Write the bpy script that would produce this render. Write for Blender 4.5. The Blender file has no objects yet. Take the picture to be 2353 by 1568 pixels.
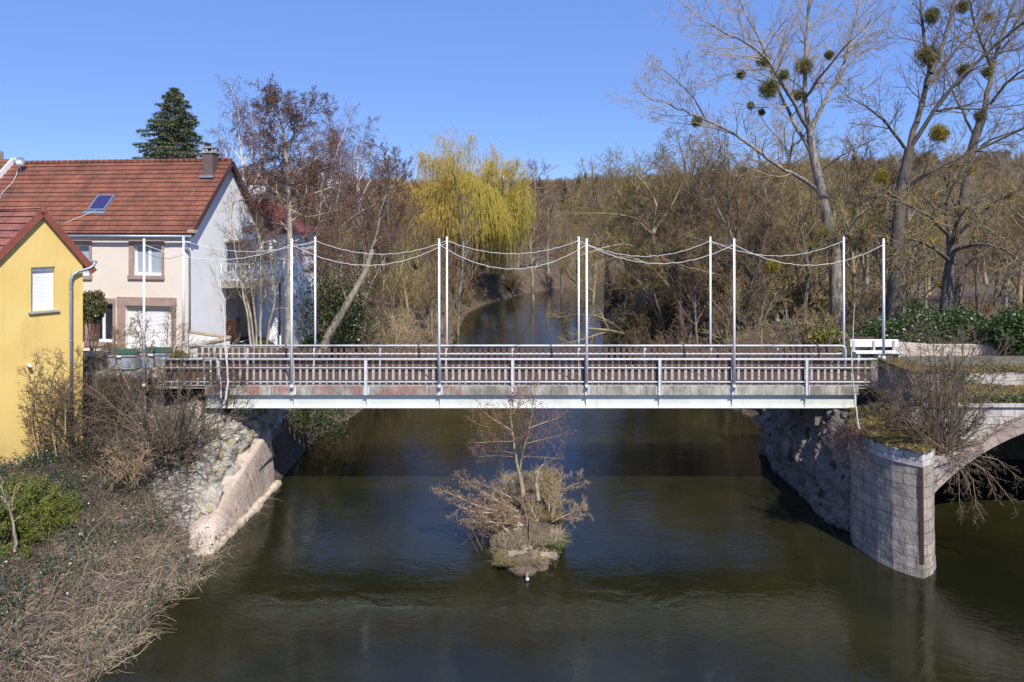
import bpy, math, random
import numpy as np
from mathutils import Vector
R = math.radians
rng = np.random.default_rng(7)
random.seed(7)
SC = bpy.context.scene
COL = SC.collection

# ------------------------------------------------------------------ camera
CAMZ = 11.7
F = 1569.0            # focal length in units of a 2353 px wide picture (24 mm on 36 mm)
cam_d = bpy.data.cameras.new("camera"); cam_d.sensor_width = 36; cam_d.lens = 24.0
cam_d.shift_y = -276 / 2353.0; cam_d.clip_start = 0.2; cam_d.clip_end = 5000
cam = bpy.data.objects.new("camera", cam_d); COL.objects.link(cam)
cam.location = (0, 0, CAMZ); cam.rotation_euler = (R(90), 0, 0)
SC.camera = cam

# ------------------------------------------------------------------ sky, sun, exposure
SUN_EL, SUN_AZ = 49.0, 22.0       # azimuth: from straight behind the camera towards the right
w = bpy.data.worlds.new("World"); SC.world = w; w.use_nodes = True
nt = w.node_tree; bg = nt.nodes["Background"]
sky = nt.nodes.new("ShaderNodeTexSky"); sky.sky_type = 'NISHITA'; sky.sun_disc = False
sky.sun_elevation = R(SUN_EL); sky.sun_rotation = R(180 - SUN_AZ)
sky.air_density = 0.7; sky.dust_density = 0.0; sky.ozone_density = 6.0; sky.altitude = 200
# a clear deep blue overlay evens the sky out, as a dry spring sky does
hs_ = nt.nodes.new('ShaderNodeMix'); hs_.data_type = 'RGBA'; hs_.inputs[0].default_value = 0.38
hs_.inputs[6].default_value = (1.25, 2.3, 5.8, 1); nt.links.new(sky.outputs[0], hs_.inputs[7]); nt.links.new(hs_.outputs[2], bg.inputs[0]); bg.inputs[1].default_value = 0.14
sd = bpy.data.lights.new("sun", 'SUN'); sd.energy = 5.0; sd.angle = R(0.5); sd.color = (1.0, 0.955, 0.88)
sun = bpy.data.objects.new("sun", sd); COL.objects.link(sun); sun.location = (20, -20, 60)
sv = Vector((math.sin(R(SUN_AZ)) * math.cos(R(SUN_EL)), -math.cos(R(SUN_AZ)) * math.cos(R(SUN_EL)), math.sin(R(SUN_EL))))
sun.rotation_euler = sv.to_track_quat('Z', 'Y').to_euler()
SC.view_settings.view_transform = 'Standard'; SC.view_settings.look = 'None'
SC.view_settings.exposure = 0.25; SC.view_settings.gamma = 1.0

# ------------------------------------------------------------------ helpers
def at(u, v, Y):
    return np.array(((u - 1176.5) / F * Y, Y, CAMZ - (v - 508) / F * Y))

def tag(o, label=None, cat=None, group=None, kind=None):
    if label: o['label'] = label
    if cat: o['category'] = cat
    if group: o['group'] = group
    if kind: o['kind'] = kind
    return o

def empty(name, loc, label, cat, group=None):
    o = bpy.data.objects.new(name, None); COL.objects.link(o); o.location = loc
    o.empty_display_size = 0.3
    return tag(o, label, cat, group)

def link(name, me, parent=None, col=None):
    o = bpy.data.objects.new(name, me); (col or COL).objects.link(o)
    if parent is not None:
        o.parent = parent
        # meshes are written in world coordinates: undo the root's own place
        l = parent
        off = Vector((0, 0, 0))
        while l is not None:
            off += Vector(l.location); l = l.parent
        o.location = -off
    return o

def copy_tree(root, loc, rz=0.0, sc=1.0, label=None, group=None):
    r = root.copy(); COL.objects.link(r); r.location = loc; r.rotation_euler = (0, 0, rz)
    r.scale = (sc, sc, sc) if not isinstance(sc, tuple) else sc
    if label: r['label'] = label
    if group: r['group'] = group
    for ch in list(root.children):
        c = ch.copy(); COL.objects.link(c); c.parent = r
        for g in list(ch.children):
            d = g.copy(); COL.objects.link(d); d.parent = c
    return r

def raw_mesh(name, V, faces_groups, mats, uv=None, smooth=False):
    """faces_groups: list of (int array (m,k), material index)"""
    me = bpy.data.meshes.new(name)
    V = np.asarray(V, dtype=np.float32)
    me.vertices.add(len(V)); me.vertices.foreach_set("co", V.ravel())
    loops = np.concatenate([f.ravel() for f, _ in faces_groups]).astype(np.int32)
    tot = np.concatenate([np.full(len(f), f.shape[1], dtype=np.int32) for f, _ in faces_groups])
    mi = np.concatenate([np.full(len(f), k, dtype=np.int32) for f, k in faces_groups])
    st = np.concatenate([[0], np.cumsum(tot)[:-1]]).astype(np.int32)
    me.loops.add(len(loops)); me.loops.foreach_set("vertex_index", loops)
    me.polygons.add(len(tot)); me.polygons.foreach_set("loop_start", st)
    try: me.polygons.foreach_set("loop_total", tot)
    except Exception: pass
    me.polygons.foreach_set("material_index", mi)
    me.polygons.foreach_set("use_smooth", np.full(len(tot), smooth))
    for m in mats: me.materials.append(m)
    if uv is not None:
        l = me.uv_layers.new(name="UVMap")
        l.data.foreach_set("uv", np.asarray(uv, dtype=np.float32)[loops].ravel())
    me.update(calc_edges=True); me.validate()
    return me

class MB:
    """collects boxes, quads and bars of one part; UVs are metres, box-projected"""
    def __init__(s): s.v = []; s.f = []; s.uv = []
    def poly(s, pts, uv=None):
        i = len(s.v); s.v += [tuple(map(float, p)) for p in pts]; s.f.append(tuple(range(i, i + len(pts)))); s.uv.append(uv)
    def box(s, x0, x1, y0, y1, z0, z1, fr=None, taper=0):
        t = taper
        c = [(x0, y0, z0), (x1, y0, z0), (x1, y1, z0), (x0, y1, z0), (x0 + t, y0 + t, z1), (x1 - t, y0 + t, z1), (x1 - t, y1 - t, z1), (x0 + t, y1 - t, z1)]
        uvc = c
        i = len(s.v)
        cc = [fr(p) for p in c] if fr else c
        s.v += [tuple(map(float, p)) for p in cc]
        for q, ax in (((0, 3, 2, 1), 2), ((4, 5, 6, 7), 2), ((0, 1, 5, 4), 1), ((1, 2, 6, 5), 0), ((2, 3, 7, 6), 1), ((3, 0, 4, 7), 0)):
            s.f.append(tuple(i + k for k in q))
            a, b = [(1, 2), (0, 2), (0, 1)][ax]
            s.uv.append([(uvc[k][a], uvc[k][b]) for k in q])
    def bar(s, p, q, w, h, up=(0, 0, 1)):
        p = Vector(p); q = Vector(q); d = (q - p).normalized(); u = Vector(up)
        sd_ = d.cross(u)
        if sd_.length < 1e-4: sd_ = d.cross(Vector((1, 0, 0)))
        sd_.normalize(); u = sd_.cross(d).normalized()
        a, b = sd_ * (w / 2), u * (h / 2)
        L = (q - p).length
        c = [p - a - b, p + a - b, p + a + b, p - a + b, q - a - b, q + a - b, q + a + b, q - a + b]
        i = len(s.v); s.v += [tuple(x) for x in c]
        for fc in ((3, 2, 1, 0), (4, 5, 6, 7), (0, 1, 5, 4), (1, 2, 6, 5), (2, 3, 7, 6), (3, 0, 4, 7)):
            s.f.append(tuple(i + k for k in fc)); s.uv.append([(0, 0), (w, 0), (w, L), (0, L)])
    def prism(s, ring, off, caps=True):
        """ring of points extruded by the vector off"""
        n = len(ring); a = [Vector(p) for p in ring]; b = [p + Vector(off) for p in a]
        acc = 0
        for k in range(n):
            j = (k + 1) % n; L = (a[j] - a[k]).length; H = Vector(off).length
            s.poly([a[k], a[j], b[j], b[k]], [(acc, 0), (acc + L, 0), (acc + L, H), (acc, H)]); acc += L
        if caps: s.poly(a[::-1]); s.poly(b)
    def tube(s, pts, r, n=10, r2=None, cap=True):
        pts = [Vector(p) for p in pts]; m = len(pts); i0 = len(s.v)
        ref = Vector((0, 0, 1))
        d0 = (pts[-1] - pts[0]).normalized()
        if abs(d0.z) > 0.8: ref = Vector((1, 0, 0))
        for k, p in enumerate(pts):
            d = (pts[min(k + 1, m - 1)] - pts[max(k - 1, 0)]).normalized()
            a = d.cross(ref).normalized(); b = a.cross(d)
            rr = r if r2 is None else r + (r2 - r) * k / (m - 1)
            for j in range(n):
                t = 2 * math.pi * j / n
                s.v.append(tuple(p + a * (math.cos(t) * rr) + b * (math.sin(t) * rr)))
        for k in range(m - 1):
            for j in range(n):
                a0 = i0 + k * n + j; a1 = i0 + k * n + (j + 1) % n
                s.f.append((a0, a1, a1 + n, a0 + n)); s.uv.append([(j / n, k), ((j + 1) / n, k), ((j + 1) / n, k + 1), (j / n, k + 1)])
        if cap:
            s.f.append(tuple(i0 + j for j in range(n))[::-1]); s.uv.append(None)
            s.f.append(tuple(i0 + (m - 1) * n + j for j in range(n))); s.uv.append(None)
    def mesh(s, name, mats, smooth=False):
        me = bpy.data.meshes.new(name); me.from_pydata(s.v, [], s.f)
        me.update()
        l = me.uv_layers.new(name="UVMap"); d = np.zeros((len(me.loops), 2), dtype=np.float32)
        for p, u in zip(me.polygons, s.uv):
            if u is None:
                n = p.normal; ax = max(range(3), key=lambda k: abs(n[k])); a, b = [(1, 2), (0, 2), (0, 1)][ax]
                u = [(me.vertices[k].co[a], me.vertices[k].co[b]) for k in p.vertices]
            for k, li in enumerate(p.loop_indices): d[li] = u[k]
        l.data.foreach_set("uv", d.ravel())
        for m in (mats if isinstance(mats, (list, tuple)) else [mats]): me.materials.append(m)
        if smooth: me.polygons.foreach_set("use_smooth", np.array([len(f_) == 4 for f_ in s.f]))
        return me
    def build(s, name, mats, parent=None, smooth=False, bevel=0):
        o = link(name, s.mesh(name, mats, smooth), parent)
        if bevel:
            b = o.modifiers.new("bevel", 'BEVEL'); b.width = bevel; b.segments = 2; b.limit_method = 'ANGLE'; b.angle_limit = R(40)
        return o

# ------------------------------------------------------------------ tubes in bulk
def tube_arrays(polys, base=0):
    """polys: list of (pts[list of 3], radii[list], sides); returns V, quads"""
    groups = {}
    for p, r, s in polys: groups.setdefault((len(p), s), []).append((p, r))
    VV, FF = [], []
    off = base
    for (n, s), L in groups.items():
        P = np.array([x[0] for x in L], dtype=np.float64); Rr = np.array([x[1] for x in L], dtype=np.float64)
        T = np.empty_like(P); T[:, 1:-1] = P[:, 2:] - P[:, :-2]; T[:, 0] = P[:, 1] - P[:, 0]; T[:, -1] = P[:, -1] - P[:, -2]
        T /= np.linalg.norm(T, axis=2, keepdims=True) + 1e-9
        m = len(L)
        ov = P[:, -1] - P[:, 0]; ov /= np.linalg.norm(ov, axis=1, keepdims=True) + 1e-9
        ref = np.where(np.abs(ov[:, 2:3]) > 0.75, np.array([[1.0, 0.2, 0]]), np.array([[0.1, 0, 1.0]]))[:, None, :]
        A = np.cross(T, np.broadcast_to(ref, T.shape)); A /= np.linalg.norm(A, axis=2, keepdims=True) + 1e-9
        B = np.cross(A, T)
        ang = np.arange(s) * 2 * math.pi / s
        V = P[:, :, None, :] + Rr[:, :, None, None] * (np.cos(ang)[None, None, :, None] * A[:, :, None, :] + np.sin(ang)[None, None, :, None] * B[:, :, None, :])
        VV.append(V.reshape(-1, 3))
        i = np.arange(m)[:, None, None] * (n * s); k = np.arange(n - 1)[None, :, None] * s; j = np.arange(s)[None, None, :]; j2 = (j + 1) % s
        a = i + k + j; b = i + k + j2
        FF.append(np.stack([a, b, b + s, a + s], axis=-1).reshape(-1, 4) + off)
        off += m * n * s
    return np.concatenate(VV), np.concatenate(FF)

def leaf_arrays(C, size, base=0, aspect=0.6, flat=0.0, jitter=0.3, N=None):
    """diamond leaves with a random turn at the points C"""
    C = np.asarray(C); m = len(C)
    a = rng.normal(size=(m, 3)); a[:, 2] *= (1 - flat); a /= np.linalg.norm(a, axis=1, keepdims=True)
    b = rng.normal(size=(m, 3)); b -= (b * a).sum(1, keepdims=True) * a; b /= np.linalg.norm(b, axis=1, keepdims=True)
    sz = (size * (1 + jitter * rng.uniform(-1, 1, m)))[:, None]
    V = np.stack([C - a * sz, C + b * sz * aspect, C + a * sz, C - b * sz * aspect], axis=1).reshape(-1, 3)
    f = np.arange(m * 4).reshape(m, 4) + base
    return V, f

def multi_mesh(name, parts, smooth=True):
    """parts: list of ('tube', polys, mat) / ('leaf', points, size, mat, aspect)"""
    VV, FG, mats = [], [], []; off = 0
    for p in parts:
        if p[0] == 'tube':
            if not p[1]: continue
            V, f = tube_arrays(p[1], off); mt = p[2]
        else:
            if len(p[1]) == 0: continue
            V, f = leaf_arrays(p[1], p[2], off, p[4] if len(p) > 4 else 0.6, p[5] if len(p) > 5 else 0.0); mt = p[3]
        if mt not in mats: mats.append(mt)
        VV.append(V); FG.append((f, mats.index(mt))); off += len(V)
    return raw_mesh(name, np.concatenate(VV), FG, mats, None, smooth)

# ------------------------------------------------------------------ materials
def N(nt, typ, **kw):
    n = nt.nodes.new(typ)
    for k, v in kw.items(): setattr(n, k, v)
    return n

def mix(nt, fac, a, b, typ='MIX'):
    m = N(nt, "ShaderNodeMix", data_type='RGBA', blend_type=typ); L = nt.links
    for sock, val in ((m.inputs[0], fac), (m.inputs[6], a), (m.inputs[7], b)):
        if hasattr(val, 'is_output'): L.new(val, sock)
        elif isinstance(val, (tuple, list)): sock.default_value = (*val, 1) if len(val) == 3 else val
        else: sock.default_value = val
    return m.outputs[2]

def ramp(nt, src, stops):
    r = N(nt, "ShaderNodeValToRGB"); nt.links.new(src, r.inputs[0]); e = r.color_ramp.elements
    e[0].position, e[1].position = stops[0][0], stops[-1][0]
    e[0].color = (*[stops[0][1]] * 3, 1) if not isinstance(stops[0][1], tuple) else (*stops[0][1], 1)
    e[1].color = (*[stops[-1][1]] * 3, 1) if not isinstance(stops[-1][1], tuple) else (*stops[-1][1], 1)
    for p, c in stops[1:-1]:
        x = e.new(p); x.color = (c, c, c, 1) if not isinstance(c, tuple) else (*c, 1)
    return r.outputs[0]

def noise(nt, coord, scale, detail=4, rough=0.55, stretch=None, dist=0.0):
    if stretch:
        mp = N(nt, "ShaderNodeMapping"); mp.inputs['Scale'].default_value = stretch; nt.links.new(coord, mp.inputs[0]); coord = mp.outputs[0]
    n = N(nt, "ShaderNodeTexNoise"); n.inputs['Scale'].default_value = scale; n.inputs['Detail'].default_value = detail
    n.inputs['Roughness'].default_value = rough; n.inputs['Distortion'].default_value = dist
    nt.links.new(coord, n.inputs['Vector']); return n.outputs['Fac']

def bump(nt, bsdf, h, dist=0.02, strength=1.0):
    b = N(nt, "ShaderNodeBump"); b.inputs['Strength'].default_value = strength; b.inputs['Distance'].default_value = dist
    nt.links.new(h, b.inputs['Height']); nt.links.new(b.outputs[0], bsdf.inputs['Normal']); return b

def newmat(name):
    m = bpy.data.materials.new(name); m.use_nodes = True
    nt = m.node_tree; return m, nt, nt.nodes["Principled BSDF"]

def coords(nt, kind='Object'):
    return N(nt, "ShaderNodeTexCoord").outputs[kind]

def mat(name, c1, c2=None, scale=3.0, rough=0.8, bmp=0.0, bscale=None, vary=0.0, metal=0.0, spec=0.5, lo=0.35, hi=0.65, spots=None, stretch=None, coord='Object', trans=0.0, dirt=None):
    m, nt, b = newmat(name)
    b.inputs['Roughness'].default_value = rough; b.inputs['Metallic'].default_value = metal
    b.inputs['Specular IOR Level'].default_value = spec
    co = coords(nt, coord)
    if c2 is None: c2 = tuple(x * 0.8 for x in c1)
    f = ramp(nt, noise(nt, co, scale, 5, 0.6, stretch), [(lo, 0.0), (hi, 1.0)])
    col = mix(nt, f, c1, c2)
    if dirt:
        g = ramp(nt, noise(nt, co, dirt[1], 6, 0.7, dirt[3] if len(dirt) > 3 else None), [(dirt[2], 0.0), (dirt[2] + 0.18, 1.0)])
        col = mix(nt, g, col, dirt[0])
    if spots:
        g = ramp(nt, noise(nt, co, spots[1], 3, 0.5), [(spots[2], 0.0), (spots[2] + 0.05, 1.0)])
        col = mix(nt, g, col, spots[0])
    if vary:
        oi = N(nt, "ShaderNodeObjectInfo"); rmp = ramp(nt, oi.outputs['Random'], [(0.0, 1 - vary), (1.0, 1 + vary * 0.6)])
        col = mix(nt, 1.0, col, rmp, 'MULTIPLY')
    nt.links.new(col, b.inputs['Base Color'])
    if trans:
        b.inputs['Transmission Weight'].default_value = 0
        tr = N(nt, "ShaderNodeBsdfTranslucent"); nt.links.new(col, tr.inputs[0]); ms = N(nt, "ShaderNodeMixShader"); ms.inputs[0].default_value = trans
        out = nt.nodes["Material Output"]; nt.links.new(b.outputs[0], ms.inputs[1]); nt.links.new(tr.outputs[0], ms.inputs[2]); nt.links.new(ms.outputs[0], out.inputs[0])
    if bmp: bump(nt, b, noise(nt, co, bscale or scale * 4, 5, 0.6, stretch), bmp)
    return m

def brickmat(name, c1, c2, mortar, bw=0.5, bh=0.28, msize=0.02, rough=0.9, bmp=0.02, wob=0.05, stain=None, moss=None, off=0.5):
    """masonry on metre UVs"""
    m, nt, b = newmat(name); b.inputs['Roughness'].default_value = rough
    uv = coords(nt, 'UV')
    nz = N(nt, "ShaderNodeTexNoise"); nz.inputs['Scale'].default_value = 1.3; nz.inputs['Detail'].default_value = 3; nt.links.new(uv, nz.inputs['Vector'])
    va = N(nt, "ShaderNodeVectorMath", operation='SCALE'); nt.links.new(nz.outputs['Color'], va.inputs[0]); va.inputs['Scale'].default_value = wob
    vb = N(nt, "ShaderNodeVectorMath", operation='ADD'); nt.links.new(uv, vb.inputs[0]); nt.links.new(va.outputs[0], vb.inputs[1])
    br = N(nt, "ShaderNodeTexBrick"); br.offset = off; br.squash = 1.25; br.squash_frequency = 3
    br.inputs['Color1'].default_value = (*c1, 1); br.inputs['Color2'].default_value = (*c2, 1); br.inputs['Mortar'].default_value = (*mortar, 1)
    br.inputs['Scale'].default_value = 1.0; br.inputs['Brick Width'].default_value = bw; br.inputs['Row Height'].default_value = bh
    br.inputs['Mortar Size'].default_value = msize; br.inputs['Mortar Smooth'].default_value = 0.3; br.inputs['Bias'].default_value = -0.1
    nt.links.new(vb.outputs[0], br.inputs['Vector'])
    ob = coords(nt, 'Object')
    g = ramp(nt, noise(nt, ob, 2.2, 6, 0.65), [(0.3, 0.55), (0.75, 1.15)])
    col = mix(nt, 1.0, br.outputs['Color'], g, 'MULTIPLY')
    if stain:
        s = ramp(nt, noise(nt, ob, stain[1], 5, 0.65, (1, 1, 0.35)), [(stain[2], 0.0), (stain[2] + 0.15, 1.0)]); col = mix(nt, s, col, stain[0])
    if moss:
        s = ramp(nt, noise(nt, ob, moss[1], 6, 0.7), [(moss[2], 0.0), (moss[2] + 0.08, 1.0)]); col = mix(nt, s, col, moss[0])
    nt.links.new(col, b.inputs['Base Color'])
    h = N(nt, "ShaderNodeMath", operation='MULTIPLY_ADD'); nt.links.new(br.outputs['Fac'], h.inputs[0]); h.inputs[1].default_value = -1.0
    nt.links.new(noise(nt, ob, 9, 6, 0.65), h.inputs[2])
    bump(nt, b, h.outputs[0], bmp)
    return m

def tilemat(name, c1, c2, dark, moss=None, period=0.11):
    """roof tiles on UVs: u along the ridge, v down the slope, metres"""
    m, nt, b = newmat(name); b.inputs['Roughness'].default_value = 0.75
    uv = coords(nt, 'UV'); ob = coords(nt, 'Object')
    br = N(nt, "ShaderNodeTexBrick"); br.offset = 0.0
    br.inputs['Color1'].default_value = (*c1, 1); br.inputs['Color2'].default_value = (*c2, 1); br.inputs['Mortar'].default_value = (*dark, 1)
    br.inputs['Scale'].default_value = 1; br.inputs['Brick Width'].default_value = period * 2; br.inputs['Row Height'].default_value = 0.36
    br.inputs['Mortar Size'].default_value = 0.006; br.inputs['Mortar Smooth'].default_value = 0.6; br.inputs['Bias'].default_value = 0.0
    nt.links.new(uv, br.inputs['Vector'])
    g = ramp(nt, noise(nt, ob, 0.9, 6, 0.65), [(0.3, 0.5), (0.7, 1.2)])
    col = mix(nt, 1.0, br.outputs['Color'], g, 'MULTIPLY')
    s = ramp(nt, noise(nt, uv, 3.0, 6, 0.7, (0.6, 2.8, 1)), [(0.5, 0.0), (0.7, 0.75)]); col = mix(nt, s, col, dark)
    if moss:
        s = ramp(nt, noise(nt, ob, 7, 4, 0.7), [(0.68, 0.0), (0.72, 1.0)]); col = mix(nt, s, col, moss)
    nt.links.new(col, b.inputs['Base Color'])
    wv = N(nt, "ShaderNodeTexWave", bands_direction='X', wave_profile='SIN'); wv.inputs['Scale'].default_value = 0.314 / period; nt.links.new(uv, wv.inputs['Vector'])
    bump(nt, b, wv.outputs['Fac'], 0.045)
    return m
# ------------------------------------------------------------------ palette
m_galv = mat("galvanised steel", (0.66, 0.66, 0.65), (0.52, 0.53, 0.53), 6, 0.5, 0.001, vary=0.0, metal=0.0, dirt=((0.3, 0.3, 0.28), 3, 0.62))
m_mast = mat("white mast paint", (0.86, 0.86, 0.87), (0.78, 0.79, 0.81), 2, 0.35, dirt=((0.6, 0.6, 0.6), 5, 0.66))
m_girder = mat("pale green girder paint", (0.66, 0.67, 0.62), (0.57, 0.59, 0.54), 1.2, 0.5, 0.001, dirt=((0.34, 0.30, 0.22), 1.9, 0.60, (1.6, 1, 0.35)), spots=((0.30, 0.16, 0.09), 2.4, 0.73))
m_whitewall = mat("greyed white wall", (0.56, 0.54, 0.51), (0.44, 0.42, 0.39), 1.2, .9, .003, 30)
m_rope = mat("white rope", (0.78, 0.78, 0.76), None, 8, 0.7)
m_picket = mat("weathered brown picket", (0.125, 0.074, 0.058), (0.07, 0.044, 0.036), 5, 0.75, 0.003, 22, dirt=((0.16, 0.125, 0.105), 2.3, 0.60), stretch=(3, 3, 0.5))
m_deck = mat("grey deck planks", (0.46, 0.41, 0.34), (0.31, 0.275, 0.225), 3, 0.85, 0.004)
m_planks = mat("dark deck ends", (0.10, 0.085, 0.065), (0.05, 0.045, 0.035), 5, 0.85, 0.006)
# weathered fascia: pale paint, rust red patches on its left half, streaks
m_fascia, nt, b = newmat("streaked fascia"); b.inputs['Roughness'].default_value = 0.8
ob = coords(nt)
c = mix(nt, ramp(nt, noise(nt, ob, 1.6, 6, 0.7, (1, 1, 0.6)), [(0.38, 0.0), (0.62, 1.0)]), (0.46, 0.43, 0.36), (0.20, 0.185, 0.15))
sep = N(nt, "ShaderNodeSeparateXYZ"); nt.links.new(ob, sep.inputs[0])
lf = N(nt, "ShaderNodeMapRange"); lf.inputs[1].default_value = 4.0; lf.inputs[2].default_value = -8.0; nt.links.new(sep.outputs[0], lf.inputs[0])
rm = N(nt, "ShaderNodeMath", operation='MULTIPLY'); nt.links.new(ramp(nt, noise(nt, ob, 0.9, 5, 0.65), [(0.48, 0.0), (0.62, 0.8)]), rm.inputs[0]); nt.links.new(lf.outputs[0], rm.inputs[1])
c = mix(nt, rm.outputs[0], c, (0.33, 0.11, 0.09))
stv = ramp(nt, noise(nt, ob, 5, 4, 0.6, (2.2, 1, 0.25)), [(0.5, 0.0), (0.68, 0.75)])
c = mix(nt, stv, c, (0.09, 0.085, 0.065)); nt.links.new(c, b.inputs['Base Color']); bump(nt, b, noise(nt, ob, 14, 5), 0.004)

m_yellow = mat("yellow render", (0.745, 0.545, 0.18), (0.70, 0.49, 0.15), 0.6, 0.9, 0.002, 60, dirt=((0.58, 0.385, 0.13), 0.8, 0.55, (1, 1, 0.3)))
nt = m_yellow.node_tree; b = nt.nodes["Principled BSDF"]; src = b.inputs['Base Color'].links[0].from_socket; ob = coords(nt)
sep = N(nt, "ShaderNodeSeparateXYZ"); nt.links.new(ob, sep.inputs[0]); mr = N(nt, "ShaderNodeMapRange"); mr.inputs[1].default_value = 4.6; mr.inputs[2].default_value = 1.4; nt.links.new(sep.outputs[2], mr.inputs[0])
mm = N(nt, "ShaderNodeMath", operation='MULTIPLY'); nt.links.new(mr.outputs[0], mm.inputs[0]); nt.links.new(ramp(nt, noise(nt, ob, 1.8, 7, 0.7, (1, 1, 0.4)), [(0.35, 0.0), (0.7, 0.85)]), mm.inputs[1])
cc_ = mix(nt, mm.outputs[0], src, (0.33, 0.24, 0.12)); st_ = ramp(nt, noise(nt, ob, 2.6, 5, 0.65, (2.2, 2.2, 0.12)), [(0.58, 0.0), (0.76, 0.45)]); cc_ = mix(nt, st_, cc_, (0.50, 0.345, 0.14)); nt.links.new(cc_, b.inputs['Base Color'])
m_cream = mat("cream render", (0.76, 0.67, 0.57), (0.71, 0.62, 0.52), 0.7, 0.9, 0.002, 60)
m_white = mat("white grey render", (0.93, 0.92, 0.91), (0.87, 0.86, 0.85), 0.8, 0.9, 0.003, 40, dirt=((0.72, 0.71, 0.70), 0.9, 0.60, (1, 1, 0.4)))
m_plaster = mat("ochre stained plaster", (0.62, 0.50, 0.36), (0.52, 0.42, 0.31), 1.5, 0.9, 0.003)
m_pvc = mat("white plastic", (0.82, 0.82, 0.82), (0.76, 0.76, 0.77), 2, 0.35)
m_sand = mat("pink sandstone trim", (0.40, 0.285, 0.235), (0.31, 0.22, 0.19), 2.2, 0.85, 0.004, dirt=((0.22, 0.16, 0.14), 2.5, 0.62))
m_glass = mat("dark window glass", (0.03, 0.04, 0.05), (0.02, 0.025, 0.03), 1, 0.05)
m_glassblue = mat("curtained pane", (0.42, 0.47, 0.54), (0.3, 0.35, 0.42), 5, 0.15, stretch=(8, 8, 0.2))
m_curtain = mat("white curtain", (0.7, 0.7, 0.72), (0.5, 0.52, 0.58), 9, 0.8, stretch=(6, 6, 0.15))
m_tile = tilemat("red roof tiles", (0.34, 0.118, 0.062), (0.245, 0.083, 0.047), (0.095, 0.042, 0.03), (0.45, 0.42, 0.36))
m_tile2 = tilemat("dark red roof tiles", (0.26, 0.07, 0.042), (0.2, 0.055, 0.035), (0.08, 0.03, 0.022))
m_tile3 = tilemat("orange roof tiles", (0.42, 0.15, 0.095), (0.33, 0.11, 0.07), (0.12, 0.05, 0.035), None, 0.15)
m_verge = mat("brown painted verge", (0.12, 0.055, 0.042), (0.085, 0.042, 0.034), 3, 0.6)
m_verge2 = mat("red brown verge", (0.26, 0.07, 0.042), (0.2, 0.055, 0.035), 3, 0.55)
m_zinc = mat("zinc pipe", (0.33, 0.38, 0.45), (0.25, 0.29, 0.35), 3, 0.4, metal=0.5)
m_chim = mat("brown cladding", (0.15, 0.1, 0.085), (0.12, 0.08, 0.07), 3, 0.6)
m_conc = mat("weathered concrete", (0.46, 0.43, 0.36), (0.33, 0.31, 0.26), 2.5, 0.9, 0.006, 15, dirt=((0.2, 0.18, 0.14), 2.0, 0.6))
m_pink = mat("pinkish concrete", (0.53, 0.43, 0.345), (0.44, 0.345, 0.275), 0.8, 0.9, 0.012, 9, dirt=((0.30, 0.225, 0.165), 1.3, 0.53, (1, 1, 0.6)), spots=((0.13, 0.11, 0.075), 2.2, 0.69))
m_ledge = mat("pale footing edge", (0.62, 0.52, 0.38), (0.45, 0.36, 0.25), 2.2, 0.9, 0.02, 8, dirt=((0.12, 0.09, 0.06), 1.3, 0.58))
m_wood = mat("bleached wood", (0.48, 0.38, 0.27), (0.36, 0.28, 0.19), 3, 0.8, 0.003, stretch=(0.6, 0.6, 4))
m_brownpanel = mat("rusty panel", (0.14, 0.07, 0.035), (0.09, 0.045, 0.025), 3, 0.7)
m_rust = mat("rusted iron", (0.105, 0.05, 0.038), (0.07, 0.035, 0.028), 5, 0.8, 0.004)
m_dark = mat("dark opening", (0.02, 0.018, 0.016), None, 3, 0.9)
m_greyplastic = mat("grey bin plastic", (0.36, 0.41, 0.48), (0.29, 0.33, 0.4), 2, 0.5)
m_greenlid = mat("green lid plastic", (0.012, 0.11, 0.07), (0.02, 0.05, 0.035), 4, 0.5, dirt=((0.1, 0.1, 0.07), 3, 0.58))
m_paving = mat("grey yard paving", (0.26, 0.24, 0.21), (0.19, 0.175, 0.15), 1.2, 0.9, 0.004)
m_asphalt = mat("old asphalt", (0.16, 0.14, 0.10), (0.085, 0.085, 0.05), 2, 0.9, 0.004)
m_moss = mat("dry golden moss", (0.19, 0.135, 0.014), (0.075, 0.055, 0.014), 1.7, 0.95, 0.10, 11, dirt=((0.075, 0.058, 0.038), 2.0, 0.50), spots=((0.40, 0.36, 0.29), 3.5, 0.68))
m_terracotta = mat("terracotta", (0.36, 0.16, 0.09), None, 3, 0.8)

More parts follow.
